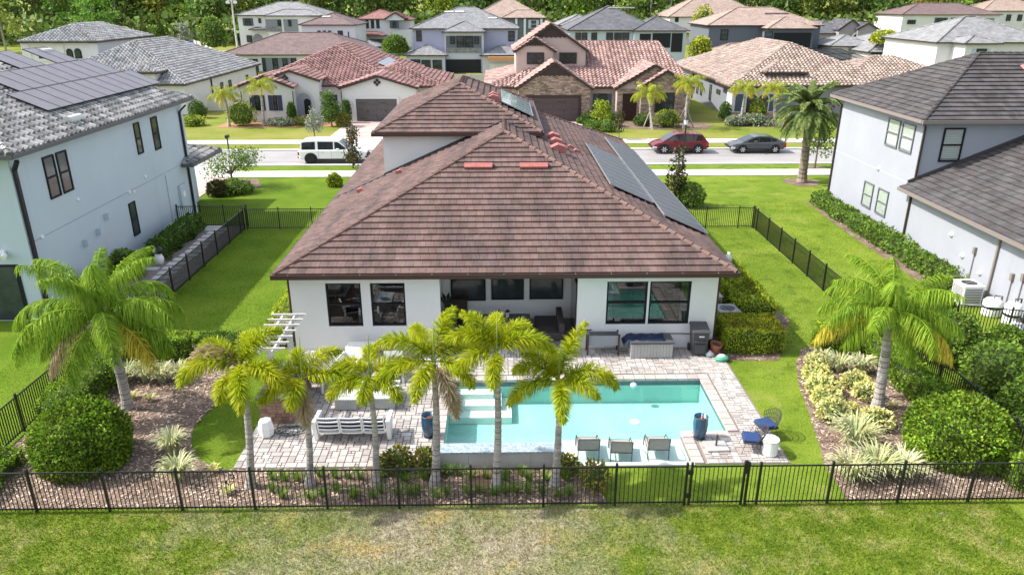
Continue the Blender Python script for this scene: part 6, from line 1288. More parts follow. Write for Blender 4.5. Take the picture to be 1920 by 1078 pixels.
# --- row of foxtail palms along the rear fence
FX = [('west of the garden stool', (-6.67, 16.54), (-6.42, 16.45, 3.35), .125, [(195, 38, 112, 1.75), (178, 55, 95, 1.35, M_dead), (25, 72, 75, 1.45), (285, 20, 95, 1.55), (335, 25, 85, 1.45), (160, 62, 110, 1.45), (90, 55, 90, 1.4), (250, 5, 70, 1.1, M_fox)]),
      ('beside the end of the slatted sofa', (-5.11, 16.59), (-4.96, 16.5, 3.0), .115, [(172, 48, 105, 1.35), (32, 62, 80, 1.25), (355, 28, 70, 1.5), (262, 10, 75, 1.0), (210, 15, 75, 1.2), (110, 50, 90, 1.2), (280, -55, 25, 1.15, M_dead)]),
      ('in front of the slatted sofa', (-3.35, 16.60), (-3.28, 16.5, 3.05), .11, [(165, 50, 110, 1.15), (20, 48, 100, 1.2), (200, 8, 60, 1.15), (330, 10, 75, 1.1), (95, 60, 90, 1.1), (265, 12, 80, .9)]),
      ('in front of the blue planter at the pool end', (-1.77, 16.57), (-1.66, 16.5, 3.45), .13, [(170, 55, 95, 1.7), (60, 75, 55, 1.5), (190, 12, 75, 1.7), (25, 45, 90, 1.4, M_fox), (120, 55, 90, 1.5), (250, 5, 60, 1.3), (315, -35, 45, 1.5, M_dead), (340, 15, 95, 1.3)]),
      ('in front of the spillway wall middle', (-.14, 16.38), (-.10, 16.38, 3.75), .125, [(175, 58, 100, 1.45), (150, 70, 60, 1.35), (5, 45, 105, 1.65), (265, 8, 75, 1.15), (90, 60, 90, 1.4), (205, 20, 80, 1.2), (40, 60, 90, 1.3)]),
      ('nearest the sun loungers', (1.43, 16.52), (1.46, 16.5, 2.85), .125, [(35, 78, 35, 1.65), (172, 55, 100, 1.35), (358, 42, 110, 1.75), (195, 20, 85, 1.5), (272, 18, 100, 1.35), (100, 55, 90, 1.3), (150, 65, 80, 1.3), (330, 30, 85, 1.2)])]
for w_, b_, hb, r_, fr in FX: palm('foxtail_palm', 'slender foxtail palm with yellow-green fronds, ' + w_, (*b_, 0), hb, (r_ * .86, r_ * .50), [(f_[0], f_[1], f_[2] + 12, f_[3] * 1.03, *f_[4:]) for f_ in fr], 'fox', M_fox, 520, .38, group='foxtail palms along the rear fence', shaft=.34, bulge=.55)
# --- queen palms
def ring(n, e, dr, L, off=0, j=14, mats=None): return [(off + 360 * i / n + random.uniform(-j, j), e + random.uniform(-8, 8), dr + random.uniform(-12, 12), L * random.uniform(.88, 1.1), *([mats] if mats else [])) for i in range(n)]
palm('queen_palm', 'large queen palm with drooping green fronds in the west planting bed', (-11.83, 20.71, 0), (-11.80, 20.35, 3.25), (.155, .115), ring(7, 80, 88, 2.9) + ring(8, 48, 122, 2.85, 20) + ring(5, 12, 95, 2.5, 200) + [(332, 5, 92, 2.5, M_queeny), (348, 10, 95, 2.4), (216, -5, 85, 2.3, M_dead), (200, 18, 100, 3.0), (160, 30, 110, 3.1)], 'queen', M_queen, 140, .54, rings=17, bulge=.3)
palm('queen_palm', 'queen palm with green and yellow fronds in the east planting bed', (11.95, 20.30, 0), (11.72, 20.25, 3.15), (.16, .115), ring(6, 76, 90, 2.5) + ring(8, 44, 115, 2.55, 15) + [(186, 24, 100, 2.7, M_queeny), (200, 15, 95, 2.0), (318, 14, 95, 2.3, M_queeny), (338, 4, 85, 2.2, M_queeny), (280, 0, 90, 1.7), (10, 35, 110, 2.4), (20, 55, 110, 2.5), (352, 25, 110, 2.3)], 'queen', M_queen, 140, .50, rings=17, bulge=.3)
# --- date palm by the far pavement and street palms
dp = palm('date_palm', 'big gray-green date palm in a mulch ring by the pavement', (21.39, 51.13, 0), (21.15, 51.0, 5.0), (.30, .24), ring(12, 72, 75, 2.9) + ring(16, 45, 95, 3.1, 12) + ring(16, 12, 85, 3.0, 5) + ring(12, -20, 55, 2.6, 20), 'date', M_date, 150, .46, M_trunkb, rings=16, spear=False)
M_fruit = mat('date_fruit', (.52, .16, .02), .5, fine=.2)
for dx, dz in ((-.5, .35), (1.25, .2)): P = RNG.normal(size=(70, 3)) * .13 + np.array([21.15 + dx, 50.6, 5.0 + dz]); link('fruit_cluster', np_mesh('fruit_cluster', leaf_quads(P, unit(P - P.mean(0)), .12, .05), 4, M_fruit), dp)
def sheet_c(loc, r_, m, name='mulch_bed'): return sheet(name, m, [(loc[0] + r_ * math.cos(t) * (1 + .08 * math.sin(3 * t)), loc[1] + r_ * math.sin(t)) for t in [6.283 * k / 24 for k in range(24)]], .016)
sheet_c((21.39, 51.13), 1.25, MATS['mulch_bed'])
for lb, px_, py_, hx, hy, sz in (('street palm nearest the white house fence across the street', 430, 238, 420, 178, 1.0), ('street palm before the navy shutters across the street', 495, 237, 487, 162, 1.05), ('staked palm before the dark entry of the stone-front house', 1222, 241, 1216, 176, 1.15), ('staked palm at the corner of the stone-front house', 1282, 241, 1291, 158, 1.1), ('slim palm before the arched windows of the gray house', 1387, 236, 1398, 166, 1.0), ('slim palm partly behind the date palm across the street', 1452, 236, 1452, 168, 1.0)):
    B = gr(px_, py_); Hb = at(hx, hy, B.y); yl = random.choice([M_strpalm, M_strpalm, M_queeny])
    palm('street_palm', lb, tuple(B), tuple(Hb), (.15, .10), ring(5, 65, 90, 1.7 * sz) + ring(6, 30, 105, 1.9 * sz, 20) + ring(3, 0, 85, 1.6 * sz, 40, mats=M_queeny), 'queen', M_strpalm, 90, .45, rings=8, group='palms in front of the houses across the street')
    if 'staked' in lb:
        for a in (.3, 2.2, 4.6): pk = thing('palm_stake', 'timber prop of the ' + lb.replace('staked ', '').replace('the stone-front house', 'the stone house') + ', ' + {.3: 'side', 2.2: 'rear', 4.6: 'front'}[a], 'stake', (B.x + math.cos(a) * 1.1, B.y + math.sin(a) * 1.1, 0)); MB().bar((B.x + math.cos(a) * 1.1, B.y + math.sin(a) * 1.1, 0), (Hb.x * .5 + B.x * .5, B.y, Hb.z * .5), .09).build('pole', M_pine, pk)
# --- clipped balls and hedges of the yard
bush('big round clipped boxwood ball in the west planting bed', (-11.60, 17.75), (1.24, 1.15, 1.26), 12000, .10, M_box, zc=.52, lm=.55); bush('big round clipped boxwood ball in the east planting bed', (12.95, 17.75), (1.42, 1.25, 1.18), 11000, .10, M_box, zc=.52, lm=.6)
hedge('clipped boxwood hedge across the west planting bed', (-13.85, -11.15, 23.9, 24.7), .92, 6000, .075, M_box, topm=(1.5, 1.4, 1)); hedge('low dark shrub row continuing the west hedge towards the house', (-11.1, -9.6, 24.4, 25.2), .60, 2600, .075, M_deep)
hedge('loose shrub row along the west fence', (-13.95, -13.0, 19.4, 23.6), .85, 6000, .085, M_box, rough=.09); hedge('loose low shrubs in the west corner by the fence', (-14.0, -13.3, 15.9, 17.8), .5, 2200, .085, M_box, rough=.09)
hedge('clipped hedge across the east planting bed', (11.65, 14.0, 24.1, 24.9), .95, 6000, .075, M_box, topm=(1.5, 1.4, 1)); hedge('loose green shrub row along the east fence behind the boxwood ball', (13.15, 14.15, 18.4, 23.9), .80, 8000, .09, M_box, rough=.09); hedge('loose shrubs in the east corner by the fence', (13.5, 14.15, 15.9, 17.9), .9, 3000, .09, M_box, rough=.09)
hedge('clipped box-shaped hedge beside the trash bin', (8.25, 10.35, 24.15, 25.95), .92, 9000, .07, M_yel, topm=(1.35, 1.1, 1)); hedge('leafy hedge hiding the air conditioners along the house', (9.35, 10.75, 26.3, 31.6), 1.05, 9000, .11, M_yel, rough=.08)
hedge('yellow-green shrub row at the west house wall', (-8.7, -7.75, 25.1, 28.4), .9, 3500, .10, M_yel, rough=.09); hedge('low green hedge along the pale gray house wall', (19.75, 20.62, 30.2, 45.2), .75, 7000, .15, M_mid, rough=.09)
hedge('shrub row beside the blue-gray house path', (-17.4, -16.6, 34.9, 40.2), .95, 3500, .14, M_deep, rough=.1); bush('dark fern-like shrub beside the garden sculpture', (-17.3, 32.6), (.7, .7, .8), 1500, .16, M_mid); bush('green shrub by the path at the palm', (-17.5, 30.3), (.6, .7, .7), 1200, .16, M_mid)
rf = bush('small patch of red-orange flowers at the blue-gray house corner', (-17.5, 27.7), (.55, .4, .28), 600, .09, leafmat('red_flower', (.55, .07, .02), (.60, .12, .03), .2), name='flower_patch', cat='flowers')
for i, (x, y, rx, ry, rz_, m_, lb) in enumerate(((16.2, 19.2, .9, 1.0, 1.0, M_mid, 'leafy bush outside the east fence, lowest in the row'), (16.3, 21.3, 1.0, 1.1, 1.05, M_mid, 'full bush outside the east fence, second in the row'), (16.0, 23.6, 1.0, 1.0, 1.1, M_mid, 'green bush outside the east fence below the equipment fence'), (17.9, 21.0, .8, .8, .8, M_mid, 'green bush at the frame edge outside the east fence'), (17.9, 23.4, .7, .7, .85, M_mid, 'small leafy bush under the equipment fence'), (17.0, 26.8, .9, .9, 1.0, M_deep, 'dense bush behind the yellowing queen palm by the pale wall'))): bush(lb, (x, y), (rx, ry, rz_), 3000, .13, m_, group='bushes outside the east fence')
# --- gold shrubs and variegated straps
for lb, px_, py_, s_ in (('beside the lawn, first of the gold row by the clipped hedge', 1532, 690, .40), ('second of the gold row along the lawn edge', 1530, 714, .42), ('third of the gold row along the lawn edge', 1540, 738, .46), ('fourth of the gold row along the lawn edge', 1549, 760, .46), ('last and fullest of the gold row along the lawn edge', 1562, 788, .50), ('beside the last of the gold row', 1592, 782, .32), ('before the queen palm trunk, upper of two', 1602, 726, .40), ('before the queen palm trunk, lower of two', 1622, 746, .38), ('small one beside the boxwood ball', 1642, 800, .42)):
    p = gr(px_, py_); bush('gold variegated shrub ' + lb, (p.x, p.y), (s_ * random.uniform(.9, 1.15), s_, s_ * .8), 620, .11, M_gold, 'shrub', 'gold shrubs of the east bed', 'gold_shrub', W=.034, zc=.7, out=.55)
for lb, px_, py_, r_, h_, n_ in (('in the west row under the hedge, nearest the fence', 240, 714, .55, .60, 90), ('in the west row under the hedge, second', 273, 714, .55, .62, 90), ('in the west row under the hedge, third', 305, 715, .55, .62, 90), ('in the west row under the hedge, nearest the house', 338, 714, .55, .60, 90), ('beside the west boxwood ball, upper of two', 325, 850, .50, .70, 110), ('beside the west boxwood ball, lower of two at the fence', 335, 898, .55, .62, 110), ('in the east row under the hedge, beside the gold shrubs', 1540, 690, .5, .6, 80), ('in the east row under the hedge, second', 1572, 697, .55, .62, 90), ('in the east row under the hedge, third', 1612, 698, .55, .62, 90), ('in the east row under the hedge, behind the palm trunk', 1678, 700, .55, .6, 90), ('above the fence clump in the east bed', 1600, 835, .65, .78, 140), ('in the fence clump of the east bed, nearest the lawn', 1592, 896, .6, .62, 110), ('in the fence clump of the east bed, middle', 1640, 890, .65, .68, 130), ('in the fence clump of the east bed, nearest the boxwood ball', 1690, 892, .62, .62, 110)):
    p = gr(px_, py_); strap_plant('cream-striped flax lily ' + lb, (p.x, p.y), r_ * (1.35 if 'east' in lb and ('clump' in lb) else 1.12), h_ * 1.25, int(n_ * 1.7), M_flax, .026, name='flax_lily', group='variegated flax lilies')
for lb, px_, py_ in (('lone small yellow bromeliad by the west palm trunk', 248, 748), ('yellow bromeliad right of the west palm trunk', 282, 752), ('yellow-green tuft by the east boxwood ball', 1672, 764), ('yellow tuft at the fence west of the palms', 428, 925), ('orange-yellow tuft above the fence west of the palms', 402, 885)): p = gr(px_, py_); strap_plant(lb, (p.x, p.y), .28, .3, 26, M_gold, .03, 'bromeliad')
k_ = 0
for px_ in range(515, 1075, 23):
    for py_ in (897, 930):
        if random.random() < .08: continue
        p = gr(px_ + random.uniform(-9, 9), py_ + random.uniform(-7, 7)); k_ += 1
        if 17.2 < p.y: continue
        strap_plant('small green grass-like tuft in the bark bed along the rear fence', (p.x, p.y), random.uniform(.22, .34), random.uniform(.28, .42), 48, M_lir, .012, 'grass_tuft', group='grass tufts under the foxtail palms')
for lb, px_, py_, s_ in (('croton with red-yellow leaves between two palm trunks at the fence', 752, 880, .30), ('croton beside the palm at the blue planter', 799, 882, .28), ('leafy croton below the nearest sun lounger', 1113, 915, .34), ('small croton at the end of the spillway wall', 1066, 885, .22), ('dark croton left of the third palm', 725, 885, .22)): p = gr(px_, py_); bush(lb, (p.x, p.y), (s_, s_, s_ * 1.25), 260, .15, M_croton, 'shrub', None, 'croton', W=.035, out=.6, zc=.8)
o = sheet('lava_rock', mat('red_rock', (.17, .095, .07), .9, (.25, .15, .115), 18, fine=.3, bump=.8, bscale=40), [(p[0], p[1]) for p in [(-.52 + .38 * math.cos(t), 16.75 + .5 * math.sin(t)) for t in [6.283 * q / 16 for q in range(16)]]], .05)
# --- trees
def tree(name, label, loc, H, cr, tr, n, L, m, ncl=9, bark=None, group=None, cat='tree', z0=None, spread=.55, low=.35):
    o = thing(name, label, cat, loc, group); b = MB(); B = Vector(loc); cz = H - cr[1]; cl = []
    for i in range(ncl):
        a = 6.283 * i / ncl * 2.4 + random.uniform(-.5, .5); q = random.uniform(.25, .85) ** .7; z = cz + cr[1] * random.uniform(-.75, .75); w_ = math.sqrt(max(.1, 1 - ((z - cz) / cr[1]) ** 2)); cl.append(B + Vector((math.cos(a) * cr[0] * q * w_, math.sin(a) * cr[0] * q * w_, z)))
    fork = B + Vector((random.uniform(-.05, .05) * H * .3, 0, max(.2, (H - 2 * cr[1]) * 1.05 + .15 * H * low)))
    b.tube([B, B.lerp(fork, .5) + Vector((.02, .02, 0)), fork], [tr * 1.25, tr, tr * .85], 9); [b.tube([fork, fork.lerp(c, .55) + Vector((0, 0, .06 * H)), c], [tr * .55, tr * .32, tr * .1], 5) for c in cl]; b.tube([fork, B + Vector((0, 0, H * .92))], [tr * .7, tr * .1], 6); b.build('trunk', bark or M_bark, o)
    C = np.array([tuple(c) for c in cl] + [tuple(B + Vector((0, 0, H - cr[1] * .5)))]); k = RNG.integers(0, len(C), n); D = unit(RNG.normal(size=(n, 3))) * (RNG.uniform(0, 1, n) ** .5)[:, None]; P = C[k] + D * np.array([cr[0], cr[0], cr[1]]) * spread; P[:, 2] = np.maximum(P[:, 2], B.z + .1)
    link('crown', np_mesh('crown', leaf_quads(P, unit(D), L, L * .34, .4, .15), 4, m, ltint(n)), o); return o
def tp(name, label, px_, py_, H, cr, tr, n, L, m, **kw): p = gr(px_, py_); return tree(name, label, (p.x, p.y, 0), H, cr, tr, n, L, m, **kw)
tp('crape_myrtle', 'spreading crape myrtle with pale blossoms beside the blue-gray house drive', 437, 352, 2.75, (1.75, 1.0), .07, 2600, .13, M_mid, ncl=12)
M_bloss = leafmat('white_blossom', (.62, .62, .55), (.70, .68, .60), .2); cm = [o for o in bpy.data.objects if o.name.startswith('crape_myrtle')][0]; P = RNG.normal(size=(90, 3)) * np.array([.7, .7, .35]) + np.array([cm.location.x, cm.location.y, 2.1]); link('blossom', np_mesh('blossom', leaf_quads(P, unit(P - P.mean(0)), .10, .04), 4, M_bloss), cm)
tp('magnolia_tree', 'slim dark magnolia with bronze leaves by the white car', 662, 316, 3.2, (.62, 1.35), .06, 700, .20, M_magn, ncl=10); tp('magnolia_tree', 'slim magnolia beside the solar panel roof edge and lamp post', 1265, 385, 3.6, (.75, 1.6), .06, 900, .20, M_magn, ncl=10); bush('green rounded shrub at the foot of the magnolia by the east fence', (11.9, 44.9), (.9, .9, .9), 1500, .13, M_mid)
tp('street_tree', 'slim dark young tree on the verge before the stone-front house', 1160, 263, 2.6, (.45, 1.05), .05, 500, .17, M_magn, ncl=8); tp('street_tree', 'wispy silver-gray young tree on the verge before the white house', 590, 262, 3.0, (.75, 1.2), .05, 900, .16, M_silver, ncl=10); tp('street_tree', 'round green street tree in a mulch ring behind the date palm', 1527, 316, 4.0, (1.1, 1.4), .07, 1600, .18, M_mid); sheet_c(gr(1527, 316), .9, MATS['mulch_bed'])
tp('garden_tree', 'dense dark green oval tree before the white house garage', 622, 238, 3.4, (.95, 1.35), .08, 1500, .2, M_deep); tp('garden_tree', 'small tree with bright crown before the stone-front house window', 1126, 238, 2.6, (.9, .9), .08, 900, .2, M_yel); tp('young_tree', 'thin leafy young tree between the gray roofs at the pool cage', 1668, 130, 5.2, (1.6, 2.0), .09, 700, .35, M_mid)
for lb, px_, py_, r_ in (('at the garage pillar of the stone-front house', 1093, 232, .6), ('under the shuttered window of the stone-front house', 1108, 230, .85), ('by the shuttered window, nearer the entry', 1143, 230, .8), ('lowest of the round shrubs by the stone-front drive', 1112, 246, .75), ('second lowest of the round shrubs by the stone-front drive', 1138, 247, .85), ('at the drive edge, leftmost of the round shrubs', 1103, 240, .6)): p = gr(px_, py_); bush('round green shrub ' + lb, (p.x, p.y), (r_, r_, r_ * .8), 700, .16, M_deep if 'lowest' not in lb else M_mid, 'shrub', 'round shrubs before the stone-front house', 'round_shrub')
for lb, px_, py_, rx, rz_, m_ in (('bright bushy shrub beside the palm across the street', 455, 236, 1.5, 1.5, M_yel), ('narrow topiary shrub beside the white house entry', 549, 232, .42, 1.3, M_deep), ('narrow topiary shrub beside the gray garage door', 652, 231, .42, 1.4, M_deep), ('low brown-green shrubs under the arched entry', 575, 234, 1.6, .5, M_croton), ('pale low shrubs before the navy shutters', 525, 236, 1.4, .45, M_silver), ('red-brown shrub at the drive of the white house', 645, 238, .7, .8, M_croton), ('yellow-green palm-like shrub under the stone-front window', 1250, 238, 1.3, 1.0, M_yel), ('dark shrub beside the stone-front entry', 1205, 236, .9, .7, M_deep), ('dry low shrubs in the bed of the arched-window bay', 1410, 234, 2.0, .6, M_silver), ('bright round palmetto before the arched windows', 1418, 225, .9, 1.2, M_yel), ('small dark shrub at the gray house corner', 1358, 226, .6, 1.1, M_deep), ('pale shrubs at the west end of the arched-window bed', 1378, 236, 1.0, .6, M_silver), ('leafy shrub by the vinyl fence across the street', 372, 222, .9, 1.1, M_deep), ('ornamental grass under the vinyl fence shrub', 362, 236, 1.2, .6, M_yel), ('green shrubs in the curved bed by the crape myrtle', 440, 362, 1.2, .5, M_mid), ('bronze-leaved shrub by the drive of the blue-gray house', 408, 368, .6, .6, M_magn), ('yellow shrub at the front corner of the white house', 628, 350, .45, .5, M_yel), ('leafy bush behind the red-roofed two-story house', 742, 96, 2.0, 1.8, M_mid), ('bright yellow-green bush beside the slate house', 1312, 106, 1.7, 2.2, M_strpalm), ('pale palm-like bush between two far houses', 1315, 76, 2.4, 4.2, M_strpalm), ('yellow bush before the mauve house', 1660, 76, 2.4, 1.2, M_strpalm), ('green shrub at the far roadside vinyl fence', 402, 86, 2.0, 3.0, M_mid)):
    p = gr(px_, py_) if py_ > 120 else at(px_, py_, 132 if px_ != 1315 else 160); zb = 0 if py_ > 120 else max(0, p.z - .6); bush(lb, (p.x, p.y, zb), (rx, rx * .8, rz_), 800 if py_ > 120 else 1000, .18 if py_ > 120 else .45, m_, 'shrub', None, 'garden_shrub', zc=.7)
for bx in ([(-28.5, 75.8), (-22, 75.6), (-16.6, 76.5), (-16.4, 79.0), (-28.5, 79)], [(10.2, 75.2), (13.2, 74.2), (20.5, 73.6), (22, 76.5), (21, 78.2), (10.2, 78.8)], [(24.5, 75.6), (29, 75.0), (31, 77), (30, 80.2), (24.6, 80.2)], [(-20.2, 49.0), (-18, 48.4), (-16.4, 50.5), (-17.4, 52.8), (-20.2, 52.6)]): sheet('mulch_bed', mat('orange_mulch', (.38, .20, .11), .9, (.30, .15, .085), 2, fine=.3, fscale=10) if 'orange_mulch' not in MATS and bx[0][0] < -25 else MATS['orange_mulch'] if bx[0][0] < -25 else M_mulch, bx, .018)
# --- wood beyond the houses
def forest_tree(n, H, rx, L): C = np.array([[random.gauss(0, rx * .45), random.gauss(0, rx * .45), random.uniform(.25 * H, .92 * H)] for _ in range(16)]); k = RNG.integers(0, 16, n); D = unit(RNG.normal(size=(n, 3))) * (RNG.uniform(0, 1, n) ** .4)[:, None]; P = C[k] + D * np.array([rx * .42, rx * .42, H * .11]); return leaf_quads(P, unit(D), L, L * .42, .35, .1), ltint(n, .6, 1.45, .15)
fv = []; ft = []; trk = MB()
for row, (yb, n) in enumerate(((214, 60), (226, 60), (240, 56))):
    for i in range(n):
        x = -215 + 430 * (i + random.uniform(.1, .9)) / n; y = yb + random.uniform(-6, 6) + (0 if x > -40 else -12); V, T = forest_tree(700, random.uniform(15, 23), random.uniform(4, 6.5), 1.15); tone = random.uniform(.7, 1.35); T = T * np.array([tone * random.uniform(.85, 1.25), tone, tone * random.uniform(.8, 1.1)]); fv.append(V + np.array([x, y, rise(y)])); ft.append(T)
        if random.random() < .6: trk.tube([(x, y - 2, rise(y)), (x + random.uniform(-.5, .5), y - 2, rise(y) + random.uniform(12, 20))], [.28, .16], 6)
ug = 9000; P = np.stack([RNG.uniform(-215, 215, ug), RNG.uniform(200, 214, ug), RNG.uniform(0, 1, ug) ** 1.4 * 6.5], 1); P[:, 1] -= np.where(P[:, 0] < -40, 14, 0); P[:, 2] += .022 * (P[:, 1] - 120); fv.append(leaf_quads(P, np.tile([0, -.6, .8], (ug, 1)), 1.6, .7, .3)); ft.append(ltint(ug, .5, 1.3, .15))
F_ = thing('forest', 'mass of dark green woodland trees closing the view behind the houses', 'forest', (0, 235, rise(235))); F_['kind'] = 'stuff'
link('foliage', np_mesh('foliage', np.concatenate(fv), 4, M_forest, np.concatenate(ft)), F_); trk.build('trunks', M_pine, F_)
wide = []
for q in range(4): V, T = forest_tree(1100, 15 + q * 1.5, 4.6 + .5 * q, .85); wide.append(np_mesh('crown', V, 4, M_forest if q % 2 else M_mid, T))
pt = MB().tube([(0, 0, 0), (.1, 0, 6), (0, .1, 12)], [.3, .22, .1], 7).mesh('trunk', M_pine)
KIND = ('dark broad woodland tree', 'bright green woodland tree', 'tall narrow woodland tree', 'yellow-green woodland tree')
ts = [(-95, 186, 1, .75), (-78, 200, 0, 1.0), (-108, 172, 3, .8), (-66, 206, 2, .9), (-120, 160, 0, .85), (-58, 204, 1, .7), (-86, 205, 3, 1.0), (-102, 196, 2, 1.0), (-47, 208, 0, .9), (-30, 212, 1, .9), (-14, 212, 3, .85), (22, 208, 0, 1.0), (34, 206, 1, .8), (46, 212, 2, .9), (92, 214, 0, .9), (104, 210, 2, 1.0), (112, 205, 3, .7), (120, 212, 1, .9), (150, 216, 0, .9)]
near = ('behind the tower with arched windows', 'behind the white house balconies', 'behind the red-roofed house', 'behind the dark-roofed blue house', 'behind the slate house', 'behind the mauve house')
for i, (x, y, k, s_) in enumerate(ts):
    o = thing('woodland_tree', KIND[k] + ' at the wood edge ' + near[0 if x < -70 else 1 if x < -40 else 2 if x < 0 else 3 if x < 50 else 4 if x < 108 else 5], 'tree', (0, 0, 0), 'trees at the edge of the wood'); c_ = link('crown', wide[k], o); c_.color = (*[v * random.uniform(.8, 1.3) for v in ((1, 1, 1), (1.15, 1.25, .9), (.8, .85, .9), (1.6, 1.45, .8))[k]], 1); link('trunk', pt, o); place(o, (x, y, rise(y)), random.uniform(0, 6), s_)
for lb, px_, Y, H, m_ in (('small pale conifer by the far road', 345, 180, 5.5, M_silver), ('small round tree by the far road sign', 300, 185, 5.0, M_deep), ('low tree beside the far vinyl fence', 230, 178, 5, M_mid), ('dark small tree on the far lawn by the road', 318, 150, 3.5, M_magn)): p = at(px_, 80, Y); tree('roadside_tree', lb, (p.x, Y, rise(Y)), H, (H * .3, H * .36), .1, 900, .4, m_)
# ================================================================== vehicles and street things
M_tyre = mat('tyre', (.015, .015, .016), .8, fine=.1); M_alloy = mat('alloy', (.62, .62, .63), .3, fine=.02, metal=.7); M_carglass = mat('car_glass', (.012, .015, .018), .05, fine=0, spec=.9); M_tail = mat('tail_lamp', (.40, .01, .012), .25, fine=0, spec=.6); M_headl = mat('head_lamp', (.70, .72, .74), .15, fine=0, spec=.8); M_trim = mat('car_trim', (.02, .02, .021), .6, fine=.05)
def paint(n, c): return mat(n, c, .28, fine=.02, spec=.4, coat=.35)
def car(label, cat, loc, rz, pm, L, W, H, belt, roof, wheel_r, wx, rim=None, clad=False, rails=False, hood=.62, cabin=None, zs=1.0):
    """lofted body: x = length (front +), stations (x, sill z, belt z, half width); cabin = greenhouse profile (x, z)"""
    c = thing('parked_car', label, cat); hw = W / 2; b = MB(); st_ = []
    for x, zb, zt, w_ in belt:
        st_.append([(x, -w_ * .93, zb), (x, -w_, zb + .12), (x, -w_, zt - .10), (x, -w_ * .95, zt), (x, 0, zt + .035), (x, w_ * .95, zt), (x, w_, zt - .10), (x, w_, zb + .12), (x, w_ * .93, zb)])
    for i in range(len(st_) - 1):
        v = st_[i] + st_[i + 1]; b.add(v, [(k, k + 1, 10 + k, 9 + k) for k in range(8)] + [(8, 0, 9, 17)])
    b.add(st_[0], [tuple(range(9))[::-1]]); b.add(st_[-1], [tuple(range(9))]); b.build('body', pm, c, smooth=False)
    # greenhouse: roof skin, pillars, panes
    ci = .13; top = [(x, z) for x, z in cabin]; zb = roof[0]
    g = MB(); n = len(top)
    def S(x, z): k = max(0, min(1, (z - zb) / (H - zb))); return hw * (.93 - ci * k * 1.0)
    for s in (-1, 1):
        vs = [(x, s * S(x, z), z) for x, z in top]; g.add(vs, [tuple(range(n)) if s < 0 else tuple(range(n))[::-1]])
    for i in range(n - 1): (xa, za), (xb, zb2) = top[i], top[i + 1]; g.add([(xa, -S(xa, za), za), (xb, -S(xb, zb2), zb2), (xb, S(xb, zb2), zb2), (xa, S(xa, za), za)], [(0, 1, 2, 3)])
    g.build('cabin', pm, c)
    xs = [p[0] for p in top]
    def zt_at(x):
        for (xa, za), (xb, zb2) in zip(top[:-1], top[1:]):
            lo, hi = sorted((xa, xb))
            if lo <= x <= hi and abs(xb - xa) > 1e-6: return za + (zb2 - za) * (x - xa) / (xb - xa)
        return zb
    for s in (-1, 1):
        for k_, (xa, xb) in enumerate(roof[1]):
            pts = []; m_ = 6
            for q in range(m_ + 1): x = xa + (xb - xa) * q / m_; pts.append((x, max(zb + .07, zt_at(x) - .09)))
            poly = [(xa, zb + .05), (xb, zb + .05)] + pts[::-1]; g = MB(); g.add([(x, s * (S(x, z) + .008), z) for x, z in poly], [tuple(range(len(poly)))]); g.build('side_window', M_carglass, c)
    for (xa, za, xb, zb2), nm in ((roof[2], 'windshield'), (roof[3], 'rear_window')):
        n_ = Vector((zb2 - za, 0, xa - xb)).normalized(); n_ = n_ if n_.z > 0 else -n_; o_ = n_ * .012; k0, k1 = .12, .90; P = lambda t: Vector((xa + (xb - xa) * t, 0, za + (zb2 - za) * t)) + o_
        p, q = P(k0), P(k1); g = MB(); g.add([(p.x, -S(p.x, p.z) + .07, p.z), (p.x, S(p.x, p.z) - .07, p.z), (q.x, S(q.x, q.z) - .07, q.z), (q.x, -S(q.x, q.z) + .07, q.z)], [(0, 1, 2, 3)]); g.build(nm, M_carglass, c)
    for x in wx:
        for s in (-1, 1):
            M_ = Matrix.Translation((x, s * (hw - .10), wheel_r)) @ Matrix.Rotation(R(90), 4, 'X')
            w = MB().lathe([(.0, -.12), (wheel_r * .92, -.12), (wheel_r, -.08), (wheel_r, .08), (wheel_r * .92, .12), (.0, .12)], 20).build('wheel', M_tyre, c, matrix=M_); WM[w.name] = M_
            r_ = MB(); zz = -.125 if s > 0 else .125
            r_.lathe([(.0, zz - .004), (wheel_r * .66, zz - .004), (wheel_r * .66, zz + .004), (.0, zz + .004)], 16); r_.build('rim_dish', M_trim, w, matrix=M_)
            r_ = MB(); z2 = zz * 1.06
            for k in range(6): a = k * 1.0472; r_.box(.03, wheel_r * .66, -wheel_r * .10, wheel_r * .10, min(zz, z2) - .006, max(zz, z2) + .006, M=Matrix.Rotation(a, 4, 'Z'))
            r_.build('rim', rim or M_alloy, w, matrix=M_)
            a_ = MB(); a_.lathe([(wheel_r * 1.08, -.005), (wheel_r * 1.22, -.005), (wheel_r * 1.22, .005), (wheel_r * 1.08, .005)], 20); a_.build('wheel_arch', M_trim if clad else M_trim, c, matrix=Matrix.Translation((x, s * (hw + .004), wheel_r + .02)) @ Matrix.Rotation(R(90), 4, 'X'))
    f, r0 = belt[-1], belt[0]
    for s in (-1, 1):
        MB().box(f[0] - .38, f[0] - .04, s * hw * .80 - .16, s * hw * .80 + .16, f[2] - .20, f[2] - .06).build('headlight', M_headl, c); MB().box(r0[0] - .015, r0[0] + .22, s * hw * .82 - .14, s * hw * .82 + .15, r0[2] - .32, r0[2] - .04).build('tail_light', M_tail, c)
        MB().box(roof[2][2] - .15, roof[2][2] + .10, s * (hw + .02), s * (hw + .20), zb + .02, zb + .18).build('mirror', pm, c, bevel=.03)
        for x in (wx[0] + .95, wx[0] + 1.95): MB().box(x - .1, x + .1, s * (hw + .001) - .02, s * (hw + .001) + .02, zb - .17, zb - .13).build('door_handle', pm if not rails else M_alloy, c)
